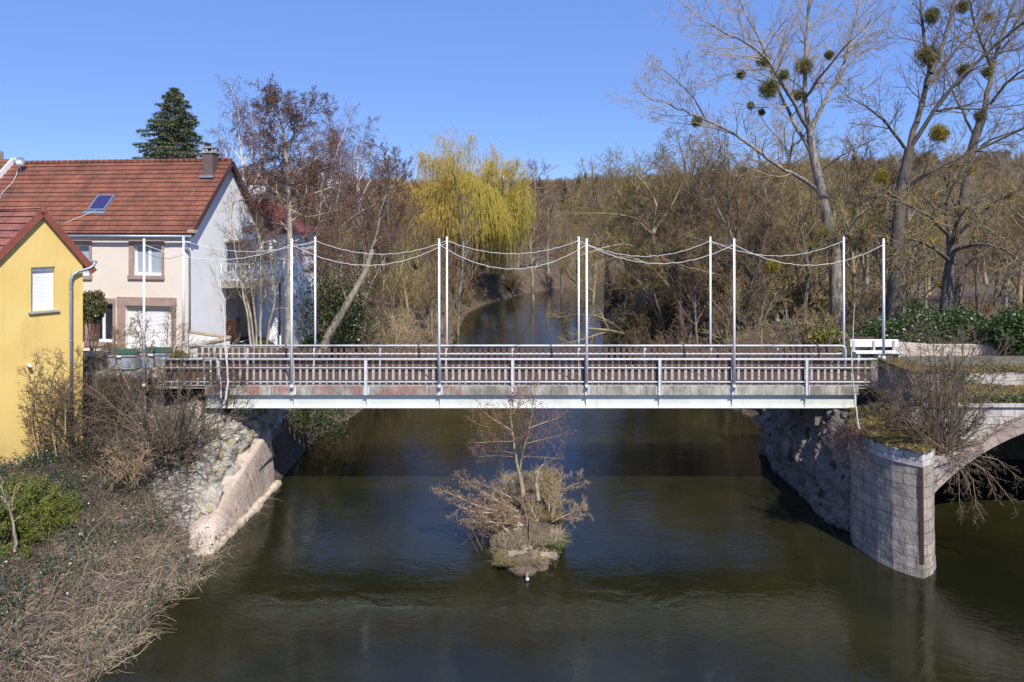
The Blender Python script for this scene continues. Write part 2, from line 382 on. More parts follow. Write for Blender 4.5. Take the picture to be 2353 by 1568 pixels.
def rubblemat(name, cols, mortar, sc, bmp, stain=None, moss=None, rnd=0.8):
    """irregular flat stones: stretched cells in object space"""
    m, nt, b = newmat(name); b.inputs['Roughness'].default_value = 0.95
    ob = coords(nt); mp = N(nt, "ShaderNodeMapping"); mp.inputs['Scale'].default_value = sc; nt.links.new(ob, mp.inputs[0])
    nz = N(nt, "ShaderNodeTexNoise"); nz.inputs['Scale'].default_value = 1.1; nz.inputs['Detail'].default_value = 3; nt.links.new(ob, nz.inputs['Vector'])
    va = N(nt, "ShaderNodeVectorMath", operation='SCALE'); nt.links.new(nz.outputs['Color'], va.inputs[0]); va.inputs['Scale'].default_value = 0.5
    vb = N(nt, "ShaderNodeVectorMath", operation='ADD'); nt.links.new(mp.outputs[0], vb.inputs[0]); nt.links.new(va.outputs[0], vb.inputs[1])
    def vor(feat):
        v = N(nt, "ShaderNodeTexVoronoi", feature=feat); v.inputs['Randomness'].default_value = rnd; v.inputs['Scale'].default_value = 1.0; nt.links.new(vb.outputs[0], v.inputs['Vector']); return v
    e = ramp(nt, vor('DISTANCE_TO_EDGE').outputs['Distance'], [(0.015, 0.0), (0.075, 1.0)])
    sp_ = N(nt, "ShaderNodeSeparateColor"); nt.links.new(vor('F1').outputs['Color'], sp_.inputs[0])
    c = ramp(nt, sp_.outputs[0], [(0.0, cols[0]), (0.5, cols[1]), (1.0, cols[2])])
    c = mix(nt, 1.0, c, ramp(nt, noise(nt, ob, 3.5, 6, 0.65), [(0.3, 0.6), (0.72, 1.2)]), 'MULTIPLY')
    c = mix(nt, e, mortar, c)
    if stain: c = mix(nt, ramp(nt, noise(nt, ob, stain[1], 6, 0.65), [(stain[2], 0.0), (stain[2] + .15, .85)]), c, stain[0])
    if moss: c = mix(nt, ramp(nt, noise(nt, ob, moss[1], 6, 0.7), [(moss[2], 0.0), (moss[2] + .08, 1.0)]), c, moss[0])
    nt.links.new(c, b.inputs['Base Color'])
    h = N(nt, "ShaderNodeMath", operation='MULTIPLY_ADD'); nt.links.new(noise(nt, ob, 9, 6, 0.65), h.inputs[0]); h.inputs[1].default_value = 0.6; nt.links.new(e, h.inputs[2]); bump(nt, b, h.outputs[0], bmp)
    return m
m_rubble = rubblemat("grey limestone rubble", ((0.50, 0.45, 0.385), (0.38, 0.345, 0.295), (0.27, 0.245, 0.21)), (0.17, 0.145, 0.115), (2.3, 2.3, 8.5), 0.06, ((0.15, 0.12, 0.09), 0.8, 0.56), ((0.055, 0.06, 0.012), 1.1, 0.62))
m_pier = brickmat("cut sandstone courses", (0.45, 0.375, 0.30), (0.32, 0.285, 0.24), (0.15, 0.125, 0.10), 0.78, 0.38, 0.012, 0.9, 0.035, 0.17, stain=((0.19, 0.165, 0.135), 1.5, 0.53), moss=((0.13, 0.115, 0.07), 0.9, 0.66))
m_spandrel = brickmat("pale spandrel stone", (0.62, 0.57, 0.52), (0.50, 0.45, 0.41), (0.26, 0.23, 0.2), 0.5, 0.27, 0.012, 0.9, 0.03, 0.16, stain=((0.25, 0.21, 0.175), 1.1, 0.53), moss=((0.10, 0.085, 0.04), 1.4, 0.66))
m_vouss = brickmat("pink arch stones", (0.44, 0.35, 0.30), (0.34, 0.245, 0.21), (0.18, 0.14, 0.12), 0.55, 1.4, 0.012, 0.9, 0.012, 0.03, stain=((0.22, 0.18, 0.15), 1.4, 0.55), off=0.0)
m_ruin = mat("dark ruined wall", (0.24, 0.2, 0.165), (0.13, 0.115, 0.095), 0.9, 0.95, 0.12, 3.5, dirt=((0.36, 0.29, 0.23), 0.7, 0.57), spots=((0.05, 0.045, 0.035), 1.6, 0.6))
m_rubbleY = mat("crumbling rubble", (0.58, 0.53, 0.44), (0.28, 0.25, 0.2), 3.2, 0.95, 0.16, 9, spots=((0.50, 0.39, 0.14), 2.6, 0.60), dirt=((0.05, 0.042, 0.03), 4.0, 0.56))
m_lowwall = mat("worn rendered wall", (0.55, 0.47, 0.38), (0.44, 0.37, 0.3), 1.6, 0.9, 0.01, 9, dirt=((0.3, 0.26, 0.21), 1.3, 0.6))

# vegetation
m_bark = mat("grey bark", (0.42, 0.36, 0.265), (0.19, 0.16, 0.115), 5, 0.9, 0.02, 9, vary=0.25, stretch=(1, 1, 0.35))
m_barkdark = mat("dark bark", (0.17, 0.14, 0.108), (0.08, 0.067, 0.053), 5, 0.9, 0.02, 9, vary=0.2, stretch=(1, 1, 0.35), dirt=((0.14, 0.125, 0.1), 2, 0.62))
m_barkpop = mat("pale poplar bark", (0.34, 0.30, 0.245), (0.10, 0.088, 0.07), 4.5, 0.9, 0.06, 9, stretch=(1, 1, 0.3), dirt=((0.07, 0.062, 0.045), 0.9, 0.60))
m_barklich = mat("lichen bark", (0.40, 0.33, 0.17), (0.22, 0.185, 0.11), 3, 0.9, 0.01, 9, vary=0.2)
m_birch = mat("birch bark", (0.7, 0.67, 0.63), (0.58, 0.54, 0.5), 2, 0.7, dirt=((0.06, 0.05, 0.045), 3.5, 0.62, (1, 1, 3)))
m_twigwarm = mat("warm dead twigs", (0.30, 0.195, 0.11), (0.19, 0.12, 0.07), 1.2, 0.9)
m_twig = mat("brown twigs", (0.29, 0.195, 0.105), (0.18, 0.12, 0.068), 0.7, 0.9, vary=0.3)
m_twigred = mat("rust brown twigs", (0.24, 0.125, 0.08), (0.16, 0.088, 0.06), 0.7, 0.9, vary=0.25)
m_twigolive = mat("olive twigs", (0.36, 0.265, 0.095), (0.225, 0.165, 0.066), 0.7, 0.9, vary=0.3)
m_twigbush = mat("dull brown shrub twigs", (0.17, 0.125, 0.078), (0.10, 0.075, 0.05), 0.9, 0.9, vary=0.2)
m_twigtan = mat("tan twigs", (0.44, 0.32, 0.185), (0.30, 0.215, 0.12), 0.7, 0.9, vary=0.2)
m_twigpurple = mat("purple birch twigs", (0.22, 0.14, 0.13), (0.15, 0.10, 0.095), 0.7, 0.9, vary=0.15)
m_twiglich = mat("yellow lichen twigs", (0.27, 0.21, 0.105), (0.17, 0.145, 0.095), 1.4, 0.9, spots=((0.40, 0.26, 0.02), 1.6, 0.57))
m_twigdark = mat("dark twigs", (0.075, 0.055, 0.042), (0.05, 0.038, 0.03), 1, 0.9)
m_willow = mat("yellow willow strands", (0.70, 0.52, 0.13), (0.56, 0.41, 0.10), 0.3, 0.85, trans=0.15)
m_willow2 = mat("green yellow willow shoots", (0.62, 0.55, 0.10), (0.62, 0.49, 0.10), 0.4, 0.85, trans=0.2)
m_cone = mat("dark alder cones", (0.10, 0.062, 0.048), (0.07, 0.045, 0.036), 4, 0.9)
m_catkin = mat("red alder catkins", (0.17, 0.07, 0.045), (0.12, 0.055, 0.038), 4, 0.9)
m_dryleaf = mat("dry pale leaves", (0.38, 0.28, 0.18), (0.25, 0.175, 0.11), 2, 0.85, trans=0.2)
m_ivy = mat("glossy ivy leaves", (0.045, 0.085, 0.02), (0.075, 0.10, 0.03), 2.5, 0.4, trans=0.15, vary=0.2)
m_ivyhi = mat("pale green leaves", (0.095, 0.14, 0.03), (0.06, 0.1, 0.022), 2, 0.4, trans=0.2)
m_bramble = mat("bramble leaves", (0.04, 0.075, 0.035), (0.07, 0.09, 0.05), 3, 0.35, trans=0.1)
m_thuja = mat("thuja sprays", (0.10, 0.14, 0.016), (0.18, 0.18, 0.02), 1.3, 0.7, trans=0.2)
m_mossleaf = mat("moss fronds", (0.20, 0.15, 0.018), (0.10, 0.085, 0.018), 2, .9, trans=.1)
m_spruce = mat("spruce needles", (0.07, 0.09, 0.028), (0.105, 0.115, 0.035), 1.2, 0.7, trans=0.1)
m_sprucecone = mat("spruce cones", (0.3, 0.13, 0.06), (0.22, 0.09, 0.04), 3, 0.8)
m_mistle = mat("mistletoe", (0.19, 0.185, 0.038), (0.11, 0.115, 0.026), 3, 0.7, trans=0.2)
m_mistleY = mat("golden mistletoe", (0.34, 0.25, 0.015), (0.22, 0.18, 0.015), 3, 0.7, trans=0.2)
m_yellowflower = mat("yellow shrub leaves", (0.45, 0.34, 0.03), (0.2, 0.2, 0.03), 5, 0.6, trans=0.2)
m_straw = mat("bleached bramble canes", (0.42, 0.335, 0.225), (0.24, 0.185, 0.125), 1.0, 0.9)
m_strawgrey = mat("grey dead canes", (0.20, 0.155, 0.125), (0.11, 0.088, 0.073), 0.9, 0.9)
m_strawdark = mat("brown dead canes", (0.115, 0.076, 0.058), (0.07, 0.047, 0.038), 0.9, 0.9)
m_grassgreen = mat("green grass", (0.14, 0.17, 0.04), (0.2, 0.19, 0.06), 2, 0.8, trans=0.2)
m_hay = mat("dry grass", (0.36, 0.27, 0.13), (0.25, 0.19, 0.09), 2, 0.85, trans=0.1)
m_photinia = mat("photinia leaves", (0.05, 0.07, 0.015), (0.12, 0.075, 0.025), 4, 0.4, trans=0.1)

# ground: leaf litter, meadow on the open slopes
m_ground, nt, b = newmat("leaf litter ground"); b.inputs['Roughness'].default_value = 0.95
ob = coords(nt)
c = mix(nt, ramp(nt, noise(nt, ob, 0.8, 8, 0.7), [(0.35, 0.0), (0.65, 1.0)]), (0.13, 0.09, 0.055), (0.065, 0.046, 0.03))
c = mix(nt, ramp(nt, noise(nt, ob, 6, 4, 0.7), [(0.56, 0.0), (0.66, 1.0)]), c, (0.24, 0.165, 0.11))
c = mix(nt, ramp(nt, noise(nt, ob, 0.06, 3, 0.5), [(0.58, 0.0), (0.66, 0.8)]), c, (0.075, 0.10, 0.03))
nt.links.new(c, b.inputs['Base Color']); bump(nt, b, noise(nt, ob, 5, 8, 0.7), 0.12)

# water: silty olive river with a rippled skin
m_water, nt, b = newmat("river water"); ob = coords(nt)
b.inputs['IOR'].default_value = 1.5; b.inputs['Roughness'].default_value = 0.03
c = mix(nt, ramp(nt, noise(nt, ob, 0.16, 4, 0.6), [(0.35, 0.0), (0.65, 1.0)]), (0.008, 0.0088, 0.0038), (0.020, 0.019, 0.0062))
nt.links.new(c, b.inputs['Base Color'])
n1 = noise(nt, ob, 0.9, 5, 0.6, (0.75, 1.35, 1), 0.8); n2 = noise(nt, ob, 4.2, 4, 0.6, (0.8, 1.5, 1), 1.2); n3 = noise(nt, ob, 0.22, 3, 0.5)
gate = ramp(nt, n3, [(0.42, 0.25), (0.62, 1.0)])
a1 = N(nt, "ShaderNodeMath", operation='MULTIPLY'); nt.links.new(n2, a1.inputs[0]); nt.links.new(gate, a1.inputs[1])
a2 = N(nt, "ShaderNodeMath", operation='MULTIPLY_ADD'); nt.links.new(a1.outputs[0], a2.inputs[0]); a2.inputs[1].default_value = 0.42; nt.links.new(n1, a2.inputs[2])
bump(nt, b, a2.outputs[0], 0.016)

# ------------------------------------------------------------------ terrain
_ly = [-50, 33, 35, 42, 52, 64, 86, 96, 105, 113, 125, 150, 200]
_lx = [-10.7, -10.7, -10.8, -9.4, -7.6, -5.8, -5.9, -3.8, -0.2, 4.0, 14, 32, 70]
_ry = [-50, 33.4, 33.8, 38, 44, 52, 64, 80, 95, 105, 125, 150, 200]
_rx = [30, 30, 15.2, 15.0, 13.5, 11.4, 9.0, 10.2, 14, 19, 32, 50, 90]
def edges(y): return np.interp(y, _ly, _lx), np.interp(y, _ry, _rx)

def sstep(a, b, x):
    t = np.clip((x - a) / (b - a), 0, 1); return t * t * (3 - 2 * t)

def hgt(x, y):
    x = np.asarray(x, float); y = np.asarray(y, float)
    l, r = edges(y)
    dl, dr = l - x, x - r
    d = np.maximum(dl, dr)
    near = sstep(60, 34, y)
    platL = np.where(y > 30.2, 4.75, 1.7 + 0.09 * np.clip(dl, 0, 30)) * 1.0
    platL = np.where(y > 36, 4.75 + (np.clip(4.75 - 1.4 * sstep(38, 55, y), 0, 9) - 4.75), platL)
    platR = np.where(y < 33.6, 0.5, 4.7 - 1.2 * sstep(40, 62, y))
    slopeL = np.where(y < 30.2, 0.36, np.where(y < 36, 3.0, 0.75))
    slopeR = 0.75
    z = np.where(dl > dr, np.minimum(platL, slopeL * dl), np.minimum(platR, slopeR * dr))
    z = z + np.where(d > 5, 0.35 * np.sin(x * 0.21 + 1.3) * np.cos(y * 0.17), 0) * sstep(50, 60, y)
    hill = 25 * sstep(135, 330, y) * (0.75 + 0.25 * sstep(-60, 140, x)) + 8 * sstep(60, 220, x) * sstep(60, 160, y) + 14 * sstep(320, 620, y) + 7 * sstep(-30, -140, x) * sstep(80, 200, y)
    z = z + np.where(d > 0, hill, 0)
    return np.where(d > 0, z, np.maximum(-1.3, 0.45 * d))

xs = np.unique(np.concatenate([np.linspace(-420, -60, 25), np.linspace(-60, -32, 20), np.linspace(-32, 34, 111), np.linspace(34, 70, 25), np.linspace(70, 480, 28)]))
ys = np.unique(np.concatenate([np.linspace(-20, 10, 8), np.linspace(10, 29.8, 34), [30.15, 30.25, 33.5, 33.7], np.linspace(31, 70, 60), np.linspace(70, 140, 60), np.linspace(140, 720, 70)]))
X, Y = np.meshgrid(xs, ys)
Z = hgt(X, Y) + rng.normal(0, 0.035, X.shape) * (hgt(X, Y) > 0.05)
V = np.stack([X, Y, Z], -1).reshape(-1, 3); nx, ny = len(xs), len(ys)
i = np.arange(ny - 1)[:, None] * nx + np.arange(nx - 1)[None]
f = np.stack([i, i + 1, i + nx + 1, i + nx], -1).reshape(-1, 4)
tag(link("ground", raw_mesh("ground", V, [(f, 0)], [m_ground], None, True)), kind='structure')
mb = MB(); mb.poly([(-60, -30, 0), (140, -30, 0), (140, 260, 0), (-60, 260, 0)])
tag(mb.build("river", m_water), kind='structure')
mb = MB(); mb.box(-42, -12.4, 30.4, 37, 4.6, 4.87)
tag(mb.build("yard", m_paving), kind='structure')
mb = MB(); mb.box(15.4, 60, 28.05, 34.6, 4.3, 4.86)
tag(mb.build("road", m_asphalt), kind='structure')
# ------------------------------------------------------------------ footbridge
YN, YF = 28.0, 31.0
PX = [-8.985 + 3.007 * k for k in range(-1, 8)]          # post positions on the span
XL, XR = -12.6, 14.2
br = empty("footbridge", (0, YN, 4.9), "long steel footbridge with brown picket railings crossing the whole river", "footbridge")
mb = MB(); mb.box(XL - 2, XR + 1.0, YN + 0.1, YF - 0.1, 4.80, 4.92); mb.build("deck", m_deck, br)
mb = MB(); x = XL - 1
while x < XR + 0.6:
    mb.box(x, x + 0.235, YN + 0.02 + random.uniform(0, .015), YF - 0.02, 4.925, 4.965 + random.uniform(0, .006)); x += 0.25
mb.build("deck_plank", m_deck, br)['kind'] = 'stuff'
for nm, yy, s in (("fascia", YN, -1), ("fascia", YF, 1)):
    mb = MB(); y0, y1 = sorted((yy - s * 0.06, yy + s * 0.03))
    for a, b2 in zip([XL] + PX[1:], PX[1:] + [XR]): mb.box(a + 0.006, b2 - 0.006, y0, y1, 4.565, 4.93)
    mb.build(nm, m_fascia, br)
for yy, s in ((YN + 0.16, -1), (YF - 0.16, 1)):
    mb = MB(); mb.box(XL, XR, yy - .012, yy + .012, 4.04, 4.56); mb.box(XL, XR, yy - 0.13, yy + 0.13, 4.01, 4.038); mb.box(XL, XR, yy - 0.13, yy + 0.13, 4.538, 4.56)
    g = mb.build("girder", m_girder, br)
    for px in PX[1:]:
        sm = MB(); y0 = yy + s * 0.014; y1 = yy + s * 0.15
        ring = [(px, y0, 4.04), (px, y1, 4.535), (px, y0, 4.535)]
        sm.prism([(px - .01, yy + s * .013, 4.039), (px - .01, yy + s * .05, 4.039), (px - .01, yy + s * .15, 4.536), (px - .01, yy + s * .013, 4.536)], (.02, 0, 0))
        sm.build("stiffener", m_galv, g)
for px in np.arange(XL + 1, XR, 3.0): mb = MB(); mb.box(px - .05, px + .05, YN + .3, YF - .3, 4.5, 4.78); mb.build("cross_beam", m_rust, br)
def railing(yy, s, x0, x1, posts, zl):
    """s = -1: the side towards the camera"""
    for px in posts:
        mb = MB(); o = yy + s * 0.075
        # channel section: web and two flanges
        mb.box(px - .055, px + .055, o - .006, o + .006, 4.57, 6.0); mb.box(px - .065, px - .056, *sorted((o, o + s * .05)), 4.57, 6.0); mb.box(px + .056, px + .065, *sorted((o, o + s * .05)), 4.57, 6.0)
        for bz in (4.62, 4.70, 4.80, 4.88):
            for bx in (-.1, .1): mb.box(px + bx - .012, px + bx + .012, yy + s * .032, yy + s * .05, bz, bz + .024)
        mb.box(px - .13, px + .13, yy + s * .031, yy + s * .038, 4.58, 4.92)
        mb.build("post", m_galv, br)
    for z, r, nm in ((6.03, .042, "top_rail"), (5.68, .026, "middle_rail"), (5.10, .03, "bottom_rail")):
        mb = MB(); mb.tube([(x0, yy + s * .03, z), (x1, yy + s * .03, z)], r, 8)
        if nm == "top_rail" and s == 1:
            mb.tube([(x0, yy + s * .03, z), (x0 - .12, yy + s * .03, z - .05), (x0 - .16, yy + s * .03, z - .2), (x0 - .16, yy + s * .03, zl)], r, 8)
            mb.tube([(x1, yy + s * .03, z), (x1 + .12, yy + s * .03, z - .05), (x1 + .16, yy + s * .03, z - .2), (x1 + .16, yy + s * .03, zl)], r, 8)
        mb.build(nm, m_galv, br, smooth=True)
railing(YN, -1, -14.4, 14.95, PX[0:], 4.9)
railing(YF, 1, -15.2, 15.0, PX[0:], 4.9)
def pickets(yy, x0, x1, z0, z1):
    mb = MB(); x = x0
    while x < x1:
        w_ = .175 + random.uniform(-.012, .012); dz = random.uniform(-.012, .012); t = random.uniform(-.006, .006)
        mb.box(x, x + w_, yy - .012, yy + .012, z0 + dz, z1 + dz + random.uniform(-.01, .01), taper=0.002); x += .2735 + t
    return mb
for yy, z0, z1, s in ((YN + .09, 4.985, 5.95, 1), (YF - .05, 4.985, 5.95, -1)):
    bays = [-14.3] + PX[0:] + [14.85]
    for a, b2 in zip(bays[:-1], bays[1:]):
        o = pickets(yy, a + .05, b2 - .1, z0, z1).build("picket_panel", m_picket, br)
    for z in ((5.72,) if s > 0 else (5.66,)): mb = MB(); mb.box(-14.3, 14.9, *sorted((yy + s * .014, yy + s * .05)), z, z + .045); mb.build("picket_batten", m_conc if s > 0 else m_galv, br)
# ------------------------------------------------------------------ masts and ropes
MX = [-15.0, PX[1], PX[3], PX[5], PX[7], 15.15]
pos_words = ["standing before the cream house", "before the white house corner", "left of the open river view", "right of the open river view", "before the leaning riverside trees", "at the right bridgehead"]
mast_proto = {}
for side, yy in (("near", YN - .17), ("far", YF + .17)):
    for k, mx in enumerate(MX):
        zb = 4.9 if k in (0, 5) else 4.86
        if side == "far" and k == 0: zb = 6.05
        if side == "near" and k == 5: zb = 6.02
        if side == "far" and 0 < k < 5: zb = 4.9
        fixed = "near railing" if side == "near" else "far railing"
        e = empty("mast", (mx, yy, zb), f"slim white mast on the {fixed} of the bridge, {pos_words[k]}", "mast", "white masts along the footbridge")
        mb = MB(); mb.tube([(mx, yy, zb), (mx, yy, 10.98)], .055 if side == "near" else .053, 12, .042); mb.build("pole", m_mast, e, True)
        mb = MB(); mb.tube([(mx, yy, zb + .02), (mx, yy, zb + .16)], .075, 12); mb.build("clamp", m_galv, e, True)
for side, yy, za, sags in (("near", YN - .17, 10.74, (.62, .80, 1.0, .78, .85)), ("far", YF + .17, 10.80, (.5, .62, .6, .72, .7))):
    for k in range(5):
        a = np.array((MX[k], yy, za)); b2 = np.array((MX[k + 1], yy, za + (-.1 if k == 1 and side == 'near' else 0)))
        pts = []; ph = random.uniform(0, 6)
        for t in np.linspace(0, 1, 41):
            p = a + (b2 - a) * t; p[2] -= sags[k] * 4 * t * (1 - t) + (.011 * math.sin(t * 58 + ph) + .008 * math.sin(t * 97)) * min(1, 6 * t * (1 - t)); pts.append(p)
        mb = MB(); mb.tube(pts, .011, 5)
        o = mb.build("rope", m_rope, None, True)
        tag(o, f"white rope sagging along the {side} side, {['passing before the white gable','before the trees left of the river','crossing the open river view','passing before the leaning riverside trees','nearest the right bridgehead'][k]}", "rope", "white ropes hung between the masts")
for k in range(1, 5):
    mb = MB(); a = np.array((MX[k], YN - .17, 10.78)); b2 = np.array((MX[k], YF + .17, 10.78))
    mb.tube([a + (b2 - a) * t - np.array((0, 0, .12 * 4 * t * (1 - t))) for t in np.linspace(0, 1, 9)], .014, 5)
    tag(mb.build("rope", m_rope, None, True), f"short white rope crossing over between the two masts {pos_words[k]}", "rope", "white ropes hung between the masts")

# ------------------------------------------------------------------ tiled roof plane
def roof_plane(name, p0, along, down, L, S, m, parent, row=.36, lift=.045, thick=.09):
    """p0: ridge corner; along, down: unit vectors; stepped courses with a lip"""
    p0 = np.array(p0); A = np.array(along); D = np.array(down); nn = np.cross(D, A); nn /= np.linalg.norm(nn)
    if nn[2] < 0: nn = -nn
    mb = MB(); n = int(math.ceil(S / row)); cols = max(1, int(L / 2.0)); 
    for k in range(n):
        s0, s1 = k * row, min(S, (k + 1) * row)
        for c in range(cols):
            a0, a1 = L * c / cols, L * (c + 1) / cols
            q = [p0 + A * a0 + D * s0, p0 + A * a1 + D * s0, p0 + A * a1 + D * s1 + nn * lift, p0 + A * a0 + D * s1 + nn * lift]
            mb.poly([q[3], q[2], q[1], q[0]] if np.dot(np.cross(q[1] - q[0], q[2] - q[0]), nn) < 0 else q,
                    [(a0, s1), (a1, s1), (a1, s0), (a0, s0)] if np.dot(np.cross(q[1] - q[0], q[2] - q[0]), nn) < 0 else [(a0, s0), (a1, s0), (a1, s1), (a0, s1)])
            mb.poly([q[3], q[2], q[2] - nn * lift, q[3] - nn * lift], [(a0, s1), (a1, s1), (a1, s1 + .01), (a0, s1 + .01)])
    b0 = [p0 - nn * thick, p0 + A * L - nn * thick, p0 + A * L + D * S - nn * thick, p0 + D * S - nn * thick]
    mb.poly(b0); t0 = [p0 - nn * .002, p0 + A * L - nn * .002, p0 + A * L + D * S - nn * .002, p0 + D * S - nn * .002]
    for k in range(4): mb.poly([b0[k], b0[(k + 1) % 4], t0[(k + 1) % 4], t0[k]])
    return mb.build(name, m, parent)

# ------------------------------------------------------------------ yellow house (narrow gable towards the river)
YC = at(190, 508, 27.58)[:2]; YT = np.array((.6157, .788)); YT /= np.linalg.norm(YT); YNn = np.array((YT[1], -YT[0]))
def yh(a, n, z):      # a: along the gable wall (left is negative), n: outwards
    p = YC + YT * a + YNn * n; return (p[0], p[1], z)
def ya(u):            # place along the wall seen at picture column u
    k = (u - 1176.5) / F; return (k * YC[1] - YC[0]) / (YT[0] - k * YT[1])
def yz(u, v):
    a = ya(u); return CAMZ - (v - 508) / F * (YC[1] + YT[1] * a)
h = empty("yellow_house", (*YC, 1.2), "narrow yellow rendered house with its gable end facing the river", "house")
A0, A1, AP = -3.05, 0.0, -1.42
ZE = 10.1; ZR = 12.02
wx0, wx1, wz0, wz1 = ya(71), ya(126), yz(95, 715), yz(95, 614)
cx0, cx1, cz0, cz1 = ya(60), ya(85), yz(72, 1085), yz(72, 1052)
mb = MB()
# gable wall with the window opening and the cellar opening
for a0, a1, z0, z1 in ((A0, wx0, 1.0, ZE), (wx1, A1, 1.0, ZE), (wx0, wx1, cz1, wz0), (wx0, wx1, wz1, ZE), (wx0, cx0 if cx0 > wx0 else wx0, 1.0, cz1), (max(cx1, wx0), wx1, 1.0, cz1)):
    if a1 - a0 > .01 and z1 - z0 > .01: mb.poly([yh(a0, 0, z0), yh(a1, 0, z0), yh(a1, 0, z1), yh(a0, 0, z1)])
mb.poly([yh(wx0, 0, 1.0), yh(max(cx1, wx0), 0, 1.0), yh(max(cx1, wx0), 0, cz0), yh(wx0, 0, cz0)])
mb.poly([yh(A0, 0, ZE), yh(A1, 0, ZE), yh(AP, 0, ZR)])
dpt = .26
mb.poly([yh(wx0, 0, wz0), yh(wx0, 0, wz1), yh(wx0, -dpt, wz1), yh(wx0, -dpt, wz0)]); mb.poly([yh(wx1, 0, wz0), yh(wx1, 0, wz1), yh(wx1, -dpt, wz1), yh(wx1, -dpt, wz0)])
mb.poly([yh(wx0, 0, wz1), yh(wx1, 0, wz1), yh(wx1, -dpt, wz1), yh(wx0, -dpt, wz1)]); mb.poly([yh(wx0, 0, wz0), yh(wx1, 0, wz0), yh(wx1, -dpt, wz0), yh(wx0, -dpt, wz0)])
mb.poly([yh(A1, 0, 1), yh(A1, -8, 1), yh(A1, -8, ZE), yh(A1, 0, ZE)]); mb.poly([yh(A0, 0, 1), yh(A0, -8, 1), yh(A0, -8, ZE), yh(A0, 0, ZE)])
mb.poly([yh(A0, -8, 1), yh(A1, -8, 1), yh(A1, -8, ZE), yh(A0, -8, ZE)]); mb.poly([yh(A0, -8, ZE), yh(A1, -8, ZE), yh(AP, -8, ZR)])
mb.build("wall", m_yellow, h)
sl = math.atan2(ZR - ZE, A1 - AP); sl2 = math.atan2(ZR - ZE, AP - A0)
dR = np.array((*(YT * math.cos(sl)), -math.sin(sl))); dL = np.array((*(-YT * math.cos(sl2)), -math.sin(sl2)))
rp = np.array(yh(AP, .12, ZR + .12)); al = np.array((*(-YNn), 0))
SR = 1.78 / math.cos(sl) + .02; SL = 1.95 / math.cos(sl2)
roof_plane("roof", rp, al, dR, 8.3, SR, m_tile3, h); roof_plane("roof", rp, al, dL, 8.3, SL, m_tile3, h)
mb = MB()
for d, S in ((dR, SR), (dL, SL)):
    p = np.array(yh(AP, .14, ZR + .03)); mb.bar(p - d * .02, p + d * (S + .01), .05, .24, (0, 0, 1))
mb.build("verge_board", m_verge2, h)
mb = MB(); mb.tube([yh(AP, .13, ZR + .15), yh(AP, -8, ZR + .15)], .11, 10); mb.build("ridge_cap", m_tile3, h, True)
sh = MB(); n = 30
for k in range(n):
    z0 = wz0 + (wz1 - .13 - wz0) * k / n; z1 = wz0 + (wz1 - .13 - wz0) * (k + 1) / n
    sh.poly([yh(wx0, -.2, z0), yh(wx1, -.2, z0), yh(wx1, -.185, z0 + (z1 - z0) * .75), yh(wx0, -.185, z0 + (z1 - z0) * .75)]); sh.poly([yh(wx0, -.185, z0 + (z1 - z0) * .75), yh(wx1, -.185, z0 + (z1 - z0) * .75), yh(wx1, -.2, z1), yh(wx0, -.2, z1)])
so = sh.build("roller_shutter", m_pvc, h)
mb = MB(); mb.bar(yh(wx0 + .01, -.16, wz1 - .07), yh(wx1 - .01, -.16, wz1 - .07), .12, .14); mb.build("shutter_box", m_pvc, so)
mb = MB(); mb.bar(yh(ya(64.5), .0, yz(65, 720)), yh(ya(135.5), .0, yz(65, 720)), .2, .085); mb.build("window_sill", m_conc, h, bevel=.008)
mb = MB(); gz = 10.0
pp = [yh(.38, .16, 10.08), yh(.36, .16, 9.9), yh(.2, .15, 9.78), yh(-.2, .13, 9.68), yh(-.40, .12, 9.55), yh(-.46, .11, 9.35), yh(-.46, .11, 8.0), yh(-.46, .11, 1.4)]
mb.tube(pp, .055, 12); mb.build("downpipe", m_zinc, h, True)
for z in (8.8, 6.9, 5.0): mb = MB(); mb.tube([yh(-.46, .11, z), yh(-.46, .11, z + .05)], .066, 12); mb.build("pipe_collar", m_zinc, h, True)
mb = MB(); mb.tube([yh(.40, .2, 10.02), yh(.40, -8, 10.02)], .07, 8); mb.build("gutter", m_zinc, h, True)
va_, vz_ = ya(64), yz(64, 839)
mb = MB(); mb.tube([yh(va_, 0, vz_), yh(va_ , .24, vz_)], .06, 12); mb.build("vent_pipe", m_pvc, h, True)
mb = MB(); mb.poly([yh(cx0, -.22, cz0), yh(cx1, -.22, cz0), yh(cx1, -.22, cz1), yh(cx0, -.22, cz1)]); mb.build("cellar_opening", m_dark, h)

# ------------------------------------------------------------------ cream house
HC = np.array((-16.5, 35.0)); HU = np.array((-.9903, .1392)); HG = np.array((.1392, .9903)); HNn = -HG
def hp(s, n, z):      # s to the left along the facade, n outwards (towards the camera)
    p = HC + HU * s - HG * n; return (p[0], p[1], z)
def hs(u):
    k = (u - 1176.5) / F; return (k * HC[1] - HC[0]) / (HU[0] - k * HU[1])
def hz(u, v): return CAMZ - (v - 508) / F * (HC[1] + HU[1] * hs(u))
GN = -HU              # gable wall looks along this
def gp(t, n, z):      # t backwards along the gable wall, n outwards
    p = HC + HG * t + GN * n; return (p[0], p[1], z)
H = empty("cream_house", (-16.5, 35, 4.8), "long cream house with a red tiled roof and a white garage door", "house")
HL, HD, HZE, HZR, ZG = 13.6, 7.1, 11.2, 14.95, 4.6
ops = []              # openings in the facade: s0, s1 (s0 < s1), z0, z1
def op(u0, u1, v0, v1):
    r = (hs(u1), hs(u0), hz((u0 + u1) / 2, v1), hz((u0 + u1) / 2, v0)); ops.append(r); return r
w1 = op(308, 372, 563, 633); w2 = op(142, 206, 563, 633); g1 = op(288, 394, 703, 822); d1 = op(208, 260, 697, 786)
